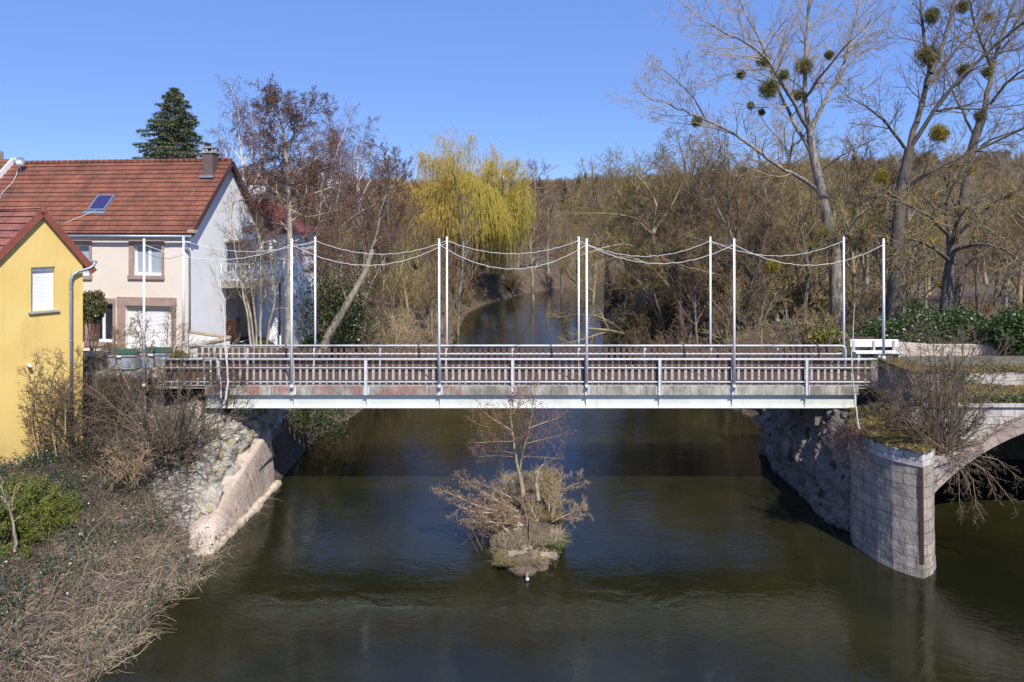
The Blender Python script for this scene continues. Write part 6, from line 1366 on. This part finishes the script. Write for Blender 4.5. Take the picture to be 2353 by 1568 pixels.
creeper("ivy", lambda: (rng.uniform(16.9, 24), 25.0 + .4 * rng.random(), 5.06 + .12 * rng.random()), 1700, .055, ((m_ivy, .8), (m_ivyhi, .2)), "low dark ivy creeping along the ledge above the stone arch", 60, off=.06)
def f_lb():
    u, v = rng.uniform(650, 790), rng.uniform(925, 1000); Y = rng.uniform(34, 37); p = at(u, v, Y); return p
creeper("ivy", f_lb, 1800, .065, ((m_ivy, .75), (m_ivyhi, .25)), "ivy and leaves on the shaded bank seen under the left end of the footbridge", 60, off=.3)
def f_lean():
    u, v = rng.normal(775, 42), rng.normal(715, 45); return at(u, v, rng.uniform(43, 46))
creeper("ivy", f_lean, 5200, .085, ((m_ivy, .75), (m_ivyhi, .25)), "large dark ivy thicket at the foot of the leaning trunk", 90, off=.35)
def f_under():
    x = rng.uniform(16.2, 27); return (x, 36 + rng.random() * 2, rng.uniform(.2, 4.2))
creeper("ivy", f_under, 2500, .09, ((m_bramble, .8), (m_ivy, .2)), "dark leafy growth glimpsed through the stone arch", 80, off=.3)

# ------------------------------------------------------------------ left bank: shrub on the wall, bramble thicket
random.seed(180); S_B = sp(ch=(10, 8, 5), ang=(38, 42, 44), ratio=(.5, .5, .5), up=(.02, .05, .02), rmin=.006, maxlev=3, start=(.2, .15, .1)); T = Tree(1); b0 = at(395, 1055, 26.6)
ends = [(200, 900, 26), (240, 840, 26.5), (290, 800, 27.5), (330, 760, 27), (385, 740, 27), (430, 790, 27.5), (470, 820, 27.6), (520, 850, 27.4), (560, 900, 27), (260, 960, 25), (160, 860, 26), (300, 890, 25.4), (360, 840, 26), (480, 900, 26), (540, 960, 26), (440, 870, 25.6), (330, 1000, 24.8), (230, 1010, 25.2), (480, 980, 25.4), (570, 930, 27.2), (420, 940, 24.8), (350, 930, 25), (500, 1010, 25.2), (120, 930, 25.6)]
for (u, v, Y) in ends:
    e = at(u, v, Y); s0 = b0 + np.array((rng.normal(0, .35), rng.normal(0, .2), rng.uniform(-.2, .3))); mid = s0 * .5 + e * .5 + rng.normal(0, .15, 3); pts = [tuple(s0), tuple(s0 * .75 + mid * .25 + rng.normal(0, .05, 3)), tuple(mid), tuple(mid * .5 + e * .5 + rng.normal(0, .1, 3)), tuple(e)]
    rad = [.045, .036, .027, .018, .009]; T.add(pts, rad, 0); dirs = [Vector(np.array(pts[min(k + 1, 4)]) - np.array(pts[max(k - 1, 0)])).normalized() for k in range(5)]
    children(T, pts, rad, dirs, float(np.linalg.norm(e - s0)) * .65, 1, dict(S_B, ch=(8, 13, 8), ratio=(.5, .45, .5), rmin=.0065))
make_tree("bare_shrub", T, b0, m_twigbush, m_twigbush, "huge tangled bare shrub growing out of the grey rubble wall left of the bridge", "shrub")
random.seed(181); T = Tree(1)
for (u0, v0, pts) in ((300, 900, [(250, 800), (290, 760)]), (340, 900, [(330, 800), (320, 735)]), (360, 890, [(400, 800), (395, 735)]), (130, 1050, [(110, 930), (130, 830)]), (150, 1000, [(150, 880), (190, 800)]), (90, 1060, [(70, 960), (80, 850)])):
    Y = 28.2 if u0 > 200 else 25.8; limb(T, [(u0, v0, Y), *[(u, v, Y + .2) for u, v in pts]], .028, .009, 0, dict(S_B, maxlev=3, ch=(9, 8, 5)), 12, 1.1)
make_tree("bare_shrub", T, at(300, 950, 28.2), m_twig, m_twig, "thin bare shrub rising before the garage door and yellow wall", "shrub")
for (u0, v0, Y0, n_, hh, lb, sd, wm) in ((250, 985, 27.8, 16, 2.6, "bare grey brown shrub on the rubble wall beside the yellow house corner", 183, m_twigbush), (520, 935, 28.2, 14, 2.0, "tangled brown shrub overhanging the wall at the left end of the girder", 184, m_twigbush), (160, 1010, 26.4, 10, 2.5, "bare shrub leaning on the yellow house wall by its downpipe", 185, m_twigbush), (225, 1080, 26.6, 14, 2.3, "grey brown brush at the foot of the rubble wall right of the green bush", 187, m_twigbush), (300, 1110, 26.0, 12, 1.9, "low tangled brush before the rubble wall", 188, m_twigtan), (440, 905, 29.2, 12, 1.9, "brown shrub on the wall top below the railing end", 186, m_twigbush)):
    random.seed(sd); T = Tree(1); b0 = at(u0, v0, Y0)
    for k in range(n_):
        a = random.uniform(0, 6.28); q = random.uniform(.15, 1.0); grow(T, b0 + rng.normal(0, .12, 3), (q * math.cos(a), q * math.sin(a) * .8 - .15, 1), hh * random.uniform(.55, 1.05), .022, 1, dict(S_B, ch=(8, 11, 7), ratio=(.5, .45, .5), rmin=.006))
    make_tree("bare_shrub", T, b0, wm, wm, lb, "shrub")
def bankpt():
    while True:
        x, y = rng.uniform(-21.5, -10.5), rng.uniform(12, 29)
        z = float(hgt(x, y))
        if z > -.1: return x, y, z
def wallpt():
    k = rng.integers(0, 4); t = rng.random(); s_ = rng.random()
    b_ = np.array(bot[k]) * (1 - t) + np.array(bot[k + 1]) * t; m_ = np.array(top[k]) * (1 - t) + np.array(top[k + 1]) * t; return b_ * (1 - s_) + m_ * s_
CL = []
while len(CL) < 170:
    p_ = bankpt()
    if rng.random() < np.interp(p_[0], (-15.5, -12.0), (.08, 1)): CL.append(p_)
def clump():            # flattened tufts
    c = CL[rng.integers(0, len(CL))]; x, y = c[0] + rng.normal(0, .28), c[1] + rng.normal(0, .28); return x, y, max(float(hgt(x, y)), -.02)
def lower():            # nearer the water the canes are bleached
    while True:
        p = bankpt()
        if rng.random() < np.interp(p[0], (-14.5, -11.8), (.03, 1)): return p
def upper():
    while True:
        p = bankpt()
        if rng.random() < np.interp(p[0], (-17, -12), (1, .25)): return p
LV = np.array([upper() for k in range(26000)]); cl = .5 + .5 * np.sin(LV[:, 0] * 2.1 + 1.5 * np.sin(LV[:, 1] * 1.3)) * np.sin(LV[:, 1] * 1.7 + 1.1); LV = LV[rng.random(len(LV)) < cl ** 1.5]; LV = np.repeat(LV, 3, 0) + rng.normal(0, .09, (len(LV) * 3, 3)); LV[:, 2] += rng.uniform(.1, .5, len(LV))
LVd = np.array([bankpt() for k in range(5000)]) + rng.normal(0, .08, (5000, 3)) + np.array((0, 0, .12)); LVd2 = np.array([bankpt() for k in range(9000)]) + rng.normal(0, .08, (9000, 3)) + np.array((0, 0, .1))
tag(link("bramble_thicket", multi_mesh("bramble_thicket", [('tube', canes(7500, clump, .2, 1.1, .0055), m_straw), ('tube', canes(1600, lower, .35, 1.5, .0075), m_straw), ('tube', canes(2600, clump, .15, .6, .006), m_hay), ('tube', canes(6500, bankpt, .35, 1.5, .007), m_strawgrey), ('tube', canes(11000, upper, .3, 1.4, .007), m_strawdark), ('tube', canes(320, lower, .3, .9, .013, .3, .3), m_straw), ('leaf', LV, .045, m_bramble, .7), ('leaf', LVd, .035, m_dryleaf, .6), ('leaf', LVd2, .04, m_strawdark, .6)], False)), "tangle of dead bramble canes and leaves covering the left river bank", "brambles", kind="stuff")
def topw():
    x = rng.uniform(-20.5, -11.6); return np.array((x, rng.uniform(28.9, 30), np.interp(x, (-20, -14.5, -12.5, -11.6), (4.85, 4.75, 4.3, 3.9)) - .1))
tag(link("wall_brambles", multi_mesh("wall_brambles", [('tube', canes(3800, topw, .4, 1.5, .007, 1.1, .6), m_strawdark), ('tube', canes(1700, wallpt, .4, 1.4, .006, .9, .5), m_strawgrey), ('tube', canes(1500, wallpt, .5, 1.4, .006, 1.2, .6), m_strawdark), ('leaf', np.array([wallpt() for k in range(700)]) + rng.normal(0, .15, (700, 3)), .045, m_bramble, .7)], False)), "brown brambles trailing over the grey rubble wall", "brambles", kind="stuff")
# trailing shoots over the pink footing
P = []
for k in range(34):
    y = rng.uniform(24.5, 30.2); b0 = np.array((np.interp(y, (24, 31), (-11.4, -10.9)), y, np.interp(y, (24, 31), (1.0, 2.4)))); q = b0.copy(); pts = [b0]; d = np.array((.5, rng.normal(0, .2), -.2)); l = rng.uniform(.3, 1.3)
    for j in range(5): d = d + np.array((.02, rng.normal(0, .35), -.35)); d /= np.linalg.norm(d); q = q + d * l / 5; q[0] = max(q[0], np.interp(q[2], (0, 2.2), (-10.2, -10.7))); pts.append(q.copy())
    P.append((pts, list(np.linspace(.005, .003, 6)), 3))
LVs = np.array([p[0][rng.integers(1, 6)] for p in P for _ in range(5)]) + rng.normal(0, .05, (170, 3))
tag(link("trailing_shoots", multi_mesh("trailing_shoots", [('tube', P, m_twigtan), ('leaf', LVs, .028, m_dryleaf, .6)], False)), "thin shoots trailing down the pink concrete footing", "creeper", kind="stuff")
def climb():
    t = rng.random(); a = -1.9 + .8 * t + rng.normal(0, .15); return np.array(yh(a, .06 + abs(rng.normal(0, .1)), 2.2 + 3.6 * (1 - t) * rng.random() + .3))
tag(link("wall_creeper", multi_mesh("wall_creeper", [('tube', canes(140, climb, .4, 1.3, .007, .5, 1.5), m_twig), ('leaf', np.array([climb() for k in range(420)]), .04, m_bramble, .7)], False)), "sparse leafy creeper climbing the lower yellow wall", "creeper", kind="stuff")

# ------------------------------------------------------------------ woods
random.seed(200)
plant_px('birch_a', "birch_tree", 545, 240, 66, "tall white birch standing right of the chimney of the cream house", rz=1.0)
plant_px('birch_b', "birch_tree", 700, 318, 74, "birch half hidden behind the tall dark alder", rz=2.0)
plant_px('birch_a', "birch_tree", 786, 286, 82, "left birch of the purple twigged pair between alder and willow", "purple twigged birches between the alder and the willow", rz=3.3)
plant_px('birch_b', "birch_tree", 848, 300, 84, "right birch of the purple twigged pair between alder and willow", "purple twigged birches between the alder and the willow", rz=4.0)
plant_px('birch_b', "birch_tree", 742, 330, 88, "smaller birch in the gap right of the tall dark alder", rz=5.0)
plant_px('alder_a', "alder_tree", 905, 345, 62, "cone hung alder left of the weeping willow", rz=.4)
plant_px('alder_b', "alder_tree", 930, 380, 72, "lower alder touching the left side of the weeping willow", rz=2.4)
plant_px('slim_a', "slender_tree", 1228, 372, 100, "slender straight trunk with fine rust twigs standing at the river bend", rz=.8)
plant_px('slim_a', "slender_tree", 1052, 440, 70, "slender bare tree standing in front of the weeping willow", rz=2.8)
right = [('broad_c', 1440, 338, 72), ('broad_b', 1395, 372, 84), ('forked_b', 1490, 360, 66), ('broad_c', 1545, 318, 62), ('broad_a', 1600, 300, 70), ('up_a', 1660, 330, 64), ('forked_a', 1720, 300, 60), ('broad_b', 1790, 250, 68), ('forked_b', 1830, 320, 58), ('up_b', 1990, 300, 62), ('broad_a', 2090, 330, 66), ('broad_b', 2210, 340, 60), ('forked_a', 2290, 360, 64), ('up_a', 1960, 380, 52), ('broad_c', 2340, 380, 56), ('forked_a', 1580, 420, 54)]
rdesc = ["olive tree at the left end of the right bank wood", "tree behind the leftmost olive tree of the right bank", "forked olive twigged tree just left of the tall poplar's long low limb", "lichen toned tree below the tip of the poplar's long low limb", "grey tree whose crown meets the mistletoe on the poplar's long low limb", "upright lichen toned tree left of the poplar trunk", "dark forked tree below the largest dark mistletoe ball", "dark tree rising behind the poplar fork", "low forked tree immediately left of the poplar trunk", "upright brown tree between the poplar and the dark trunked tree", "grey tree behind the golden mistletoe ball", "dark tree behind the lichen covered fruit tree", "dark forked tree near the right edge behind the fruit tree", "short upright tree right of the poplar trunk", "lichen toned tree cut by the right edge", "dark forked trunk leaning over the water before the right bank wood"]
for (k, u, v, Y), d in zip(right, rdesc): plant_px(k, "bare_tree", u, v, Y, "bare " + d, "bare trees of the right bank wood", lean=(0, random.uniform(-.12, .02)))
def leaner(pts, subs, r, label, seed, wm, tm):
    random.seed(seed); T = Tree(1); T.add([tuple(at(*p)) for p in pts], list(np.linspace(r, r * .45, len(pts))), 0)
    for s_, n, L in subs: limb(T, s_, r * .42, .02, 1, dict(S_POP, rmin=.010, up=(.02, .03, .02, .0), wig=(.1, .14, .2, .2)), n, L)
    make_tree("leaning_tree", T, at(*pts[0]), wm, tm, label)
leaner([(1600, 800, 56), (1590, 740, 56), (1560, 690, 56), (1530, 650, 56), (1510, 600, 56), (1500, 540, 56)], [([(1530, 650, 56), (1480, 600, 55), (1420, 590, 54), (1360, 610, 53)], 9, 3.2), ([(1510, 600, 56), (1450, 560, 55), (1380, 570, 53), (1330, 590, 52)], 9, 3.0), ([(1500, 540, 56), (1460, 500, 56), (1390, 490, 55), (1320, 490, 54)], 10, 3.2), ([(1500, 540, 56), (1510, 470, 57), (1480, 420, 57), (1440, 380, 57)], 10, 3.4), ([(1500, 540, 56), (1540, 480, 57), (1570, 420, 58)], 9, 3.2)], .32, "grey trunk leaning left with long lichened limbs reaching out over the river", 210, m_barklich, m_twigolive)
leaner([(1800, 800, 53), (1780, 720, 53), (1740, 660, 53), (1700, 600, 53), (1680, 540, 53)], [([(1740, 660, 53), (1680, 640, 52), (1600, 620, 51), (1540, 600, 50)], 9, 2.8), ([(1700, 600, 53), (1640, 560, 52), (1570, 540, 51)], 9, 2.8), ([(1680, 540, 53), (1640, 460, 53), (1620, 400, 53)], 10, 3.0), ([(1690, 560, 53), (1730, 480, 54), (1750, 420, 54)], 9, 2.8)], .28, "second leaning trunk further right with arching limbs behind the ropes", 211, m_bark, m_twig)
leaner([(1470, 800, 60), (1440, 770, 59), (1400, 760, 57), (1350, 755, 55)], [([(1440, 770, 59), (1390, 730, 57), (1330, 720, 56), (1280, 730, 55)], 8, 2.4), ([(1400, 760, 57), (1340, 780, 55), (1290, 790, 54)], 7, 2.0), ([(1400, 760, 57), (1370, 700, 57), (1320, 670, 57)], 8, 2.2)], .2, "low bent tree dipping its twigs into the water on the right bank", 212, m_barklich, m_twigolive)
leaner([(1800, 1085, 33.2), (1785, 1030, 33.8), (1762, 975, 34.4), (1740, 920, 35)], [([(1762, 975, 34.4), (1740, 940, 35), (1700, 930, 35.5)], 4, 1.0)], .16, "dark bent trunk leaning out of the right abutment under the bridge", 213, m_barkdark, m_twigdark)
more = [('forked_a', 1690, 440, 50, "slim dark forked tree behind the fourth pair of masts"), ('up_b', 1745, 420, 52, "slim grey tree right of the fourth pair of masts"), ('broad_b', 1850, 430, 47, "dark small tree close left of the poplar trunk"), ('forked_b', 2010, 470, 49, "small forked tree between the poplar and the right bridgehead mast"), ('up_a', 2070, 450, 52, "slim lichen toned tree behind the right bridgehead mast"), ('broad_a', 2130, 520, 50, "small grey tree above the left part of the ivy hedge"), ('forked_a', 2250, 500, 50, "dark leaning small tree above the middle of the ivy hedge"), ('up_b', 2310, 480, 48, "slim grey tree above the right part of the ivy hedge"), ('broad_b', 1640, 500, 52, "small dark tree over the third thicket on the right bank"), ('forked_b', 1530, 520, 58, "small forked tree at the foot of the leaning lichened trunk")]
for k, u, v, Y, d in more: plant_px(k, "bare_tree", u, v, Y, "bare " + d, "bare trees of the right bank wood", lean=(0, random.uniform(-.15, .1)))
# scattered individuals on both banks
left = [('broad_b', 985, 62, 7), ('up_a', 905, 54, 9), ('up_b', 835, 52, 9.5), ('forked_b', 800, 60, 10), ('up_a', 960, 80, 11), ('broad_a', 760, 66, 11), ('up_b', 880, 66, 10), ('alder_b', 820, 75, 13), ('alder_a', 730, 58, 10.5), ('up_a', 700, 60, 10), ('broad_b', 870, 92, 14), ('forked_a', 940, 96, 14), ('up_b', 1010, 84, 7), ('broad_c', 1150, 112, 12), ('up_a', 1190, 118, 13), ('broad_a', 1260, 120, 14), ('up_b', 1290, 112, 13), ('broad_b', 1330, 104, 13), ('forked_b', 1120, 122, 14), ('broad_c', 1360, 96, 12)]
ld = ["just left of the weeping willow's hanging shoots", "between the second mast and the willow, thin and upright", "thin and grey above the leaning trunk", "forked, behind the leaning trunk", "thin, deep in the wood left of the willow", "grey, between the birch pair and the house annex", "thin, left of the lower alder beside the willow", "cone hung, in front of the birch pair", "cone hung, right of the white annex", "lichen toned, directly behind the annex corner", "dark, below the right birch of the pair", "forked, behind the cone hung alder by the willow", "thin, under the willow's left side", "lichen toned, behind the willow's right side", "thin, between the willow and the slender trunk at the bend", "broad, right of the slender trunk at the bend", "thin and grey, behind the bend of the river", "dark, where the river disappears", "forked, behind the weeping willow's base", "lichen toned, on the right bank above the far water"]
for (k, u, Y, h_), d in zip(left, ld): plant(k, "bare_tree", (u - 1176.5) / F * Y, Y, h_, "bare tree " + d, "bare trees along the river banks")
for k, (u, Y, h_, key, lb) in enumerate(((860, 46, 4.5, 'shrub_b', "pale leaved thicket right of the leaning trunk"), (920, 50, 4.2, 'shrub_b', "pale leaved thicket between the leaning trunk and the river"), (980, 54, 4.4, 'shrub_b', "pale leaved thicket at the water's edge left of the second mast pair"), (955, 46, 3.2, 'shrub_b', "low pale leaved thicket behind the far railing left of the river"), (800, 48, 4.6, 'shrub_a', "brown thicket behind the ivy"), (740, 50, 5, 'shrub_c', "olive thicket right of the white annex"), (1020, 64, 3.2, 'shrub_b', "small pale thicket on the sandy left bank"), (1410, 60, 3.4, 'shrub_c', "olive thicket at the water's edge right of the third mast pair"), (1650, 46, 3.2, 'shrub_c', "olive thicket behind the far railing on the right"), (1740, 44, 3.0, 'shrub_b', "pale thicket behind the far railing near the bridge's right end"), (1560, 50, 3.6, 'shrub_a', "brown thicket right of the dark water"), (1480, 55, 3.4, 'shrub_a', "brown thicket under the leaning lichened limbs"))):
    plant(key, "thicket", (u - 1176.5) / F * Y, Y, h_, lb, "thickets along the river", cat="thicket")

# ------------------------------------------------------------------ masses nobody could count
def scatter(name, pts, keys, label, cat, far=None):
    """pts: x, y, z, scale -> one object whose points carry whole trees"""
    c = bpy.data.collections.new(name + "_kinds")
    for k in keys:
        ms, hh = PR[k]; 
        for nm, me in ms: pass
        jm = join_mesh(k + "_one", [m for _, m in ms]); c.objects.link(bpy.data.objects.new(k, jm))
    P = np.array(pts); me = bpy.data.meshes.new(name); me.vertices.add(len(P)); me.vertices.foreach_set("co", P[:, :3].astype(np.float32).ravel())
    for an, dat in (("sc", P[:, 3]), ("rz", rng.uniform(0, 6.28, len(P)))):
        a = me.attributes.new(an, 'FLOAT', 'POINT'); a.data.foreach_set("value", dat.astype(np.float32))
    a = me.attributes.new("ki", 'INT', 'POINT'); a.data.foreach_set("value", rng.integers(0, len(keys), len(P)).astype(np.int32))
    o = link(name, me); tag(o, label, cat, kind="stuff")
    g = bpy.data.node_groups.new(name, 'GeometryNodeTree'); g.interface.new_socket("Geometry", in_out='INPUT', socket_type='NodeSocketGeometry'); g.interface.new_socket("Geometry", in_out='OUTPUT', socket_type='NodeSocketGeometry')
    gi, go = g.nodes.new("NodeGroupInput"), g.nodes.new("NodeGroupOutput"); ci = g.nodes.new("GeometryNodeCollectionInfo"); ci.inputs['Collection'].default_value = c; ci.inputs['Separate Children'].default_value = True; ci.inputs['Reset Children'].default_value = True
    ip = g.nodes.new("GeometryNodeInstanceOnPoints"); ip.inputs['Pick Instance'].default_value = True
    def na(n, t): x = g.nodes.new("GeometryNodeInputNamedAttribute"); x.data_type = t; x.inputs[0].default_value = n; return [s_ for s_ in x.outputs if s_.enabled and s_.name == 'Attribute'][0]
    cx_ = g.nodes.new("ShaderNodeCombineXYZ"); g.links.new(na("rz", 'FLOAT'), cx_.inputs[2]); g.links.new(na("sc", 'FLOAT'), ip.inputs['Scale']); g.links.new(cx_.outputs[0], ip.inputs['Rotation']); g.links.new(na("ki", 'INT'), ip.inputs['Instance Index'])
    g.links.new(gi.outputs[0], ip.inputs['Points']); g.links.new(ci.outputs[0], ip.inputs['Instance']); g.links.new(ip.outputs[0], go.inputs[0])
    md = o.modifiers.new("growth", 'NODES'); md.node_group = g
    return o
def join_mesh(name, mes):
    VV, FG, mats = [], [], []; off = 0
    for me in mes:
        n = len(me.vertices); V = np.empty(n * 3, dtype=np.float32); me.vertices.foreach_get("co", V); L = np.empty(len(me.loops), dtype=np.int32); me.loops.foreach_get("vertex_index", L); mi = np.empty(len(me.polygons), dtype=np.int32); me.polygons.foreach_get("material_index", mi)
        F4 = L.reshape(-1, 4) + off
        for k, m in enumerate(me.materials):
            if m not in mats: mats.append(m)
            FG.append((F4[mi == k], mats.index(m)))
        VV.append(V.reshape(-1, 3)); off += n
    return raw_mesh(name, np.concatenate(VV), FG, mats, None, True)
add_proto('under_a', 'shrub', 3.2, 41, m_bark, m_twigolive, far=True); add_proto('under_b', 'shrub', 3.2, 42, m_twigtan, m_twig, far=True); add_proto('under_c', 'shrub', 3.5, 43, m_barklich, m_twigtan, far=True)
add_proto('far_a', 'broad', 14, 31, m_bark, m_twig, far=True); add_proto('far_b', 'up', 14, 32, m_bark, m_twigred, far=True); add_proto('far_c', 'broad', 13, 33, m_barklich, m_twigolive, far=True); add_proto('far_e', 'forked', 12, 35, m_bark, m_twig, far=True); add_proto('far_d', 'up', 13, 34, m_bark, m_twigtan, far=True)
pts = []
while len(pts) < 240:
    x, y = rng.uniform(-80, 95), rng.uniform(58, 150); l, r_ = edges(y)
    if l - 3 < x < r_ + 3 or abs(x) > y * .85 + 8: continue
    if -40 < x < -8 and y < 66: continue
    if x < l and y < 110 and (x - -5.5) ** 2 + (y - 92) ** 2 < 64: continue
    hmax = 15 if x > 0 else 10.5
    if abs(x / y) < .13: hmax = 9.5
    pts.append((x, y, float(hgt(x, y)) - .2, rng.uniform(.6, 1) * hmax / 14))
n0 = len(pts)
while len(pts) < n0 + 80:
    y = 43 + 62 * rng.random() ** 1.1; l, r_ = edges(y); side = rng.random() < .42
    x = l - .8 - abs(rng.exponential(10)) if side else r_ + .6 + abs(rng.exponential(14))
    if side and x < -12 and y < 60: continue
    if abs(x) > y * .8 + 5 or (x > 18 and y < 56): continue
    pts.append((x, y, float(hgt(x, y)) - .1, rng.uniform(.28, .62)))
scatter("riverside_wood", pts, ['far_a', 'far_b', 'far_c', 'broad_b', 'up_b', 'forked_a'], "dense bare wood filling both banks behind the nearer trees", "wood")
pts = []
while len(pts) < 3000:
    y = 150 + 360 * rng.random() ** .8; x = rng.uniform(-.85, .85) * y; z = float(hgt(x, y))
    if z < 1: continue
    if math.sin(x * .021 + 1.9) * math.cos(y * .017 + .4) > .80: continue
    pts.append((x, y, z - .3, rng.uniform(.55, .95) * .8))
scatter("hillside_wood", pts, ['far_a', 'far_c', 'far_e', 'far_d', 'far_e'], "far bare wood covering the hills on the horizon", "wood")
pts = []
while len(pts) < 250:
    y = 37 + 75 * rng.random() ** 1.2; l, r_ = edges(y); side = rng.random() < .45
    x = l - .5 - abs(rng.exponential(9)) if side else r_ + .5 + abs(rng.exponential(13))
    if side and x < -12 and y < 58: continue
    if not side and 15 < x < 40 and y < 41: continue
    if abs(x) > y * .8 + 5 or (x > 20 and y < 50 and rng.random() < .7): continue
    pts.append((x, y, float(hgt(x, y)) - .1, rng.uniform(.6, 1.2) if len(pts) % 3 else rng.uniform(.25, .42)))
scatter("undergrowth", pts, ['under_a', 'under_b', 'under_c'], "brown undergrowth beneath the riverside trees", "undergrowth")
# dark conifers and a few houses on the far hill
def conifer(x, y, h_, label, grp):
    z = float(hgt(x, y)); e = empty("conifer", (x, y, z), label, "tree", grp); o = link("trunk", multi_mesh("conifer_trunk", [('tube', [([np.zeros(3), np.array((0, 0, h_))], [.25, .05], 5)], m_barkdark)])); o.parent = e
    L = []
    for k in range(700): q = rng.random() ** .7; a = rng.uniform(0, 6.28); rr = h_ * .2 * q * rng.uniform(.3, 1.3); L.append((rr * math.cos(a), rr * math.sin(a), h_ * (1 - q * .92) - rr * .25))
    o = link("crown", multi_mesh("conifer_crown", [('leaf', np.array(L), .5, m_spruce, .35)], False)); o.parent = e
for u, Y, h_, lb in ((1193, 300, 8, "leftmost dark conifer on the skyline above the river bend"), (1240, 310, 8, "middle dark conifer on the skyline above the river bend"), (1330, 320, 9, "pair's left dark conifer on the hill skyline right of the middle one"), (1345, 325, 10, "pair's right dark conifer on the hill skyline right of the middle one"), (1298, 240, 10, "single dark green tree lower on the hill right of the willow")):
    conifer((u - 1176.5) / F * Y, Y, h_, lb, "dark conifers on the hill")
def hill_house(u, v, Y, wd, label):
    c = at(u, v, Y); e = empty("hill_house", tuple(c), label, "house"); mb = MB(); x, y, z = c; z0 = min(z - 4, float(hgt(x, y)))
    mb.box(x - wd, x + wd, y, y + 6, z0, z + 1.4); mb.build("wall", m_pvc, e); mb = MB(); mb.prism([(x - wd - .3, y - .4, z + 1.401), (x - wd - .3, y + 6.4, z + 1.401), (x - wd - .3, y + 3, z + 3.6)], (2 * wd + .6, 0, 0)); mb.build("roof", m_tile2, e)
    mb = MB(); mb.box(x - wd * .5, x - wd * .2, y - .02, y + .1, z - .8, z + .5); mb.build("window", m_glass, e)
hill_house(592, 432, 230, 3.0, "white house on the slope seen behind the birch by the chimney"); hill_house(1163, 408, 290, 1.3, "tiny white house on the hill at the willow's right edge"); hill_house(770, 418, 260, 3.0, "red roofed house glimpsed between the purple twigged birches")
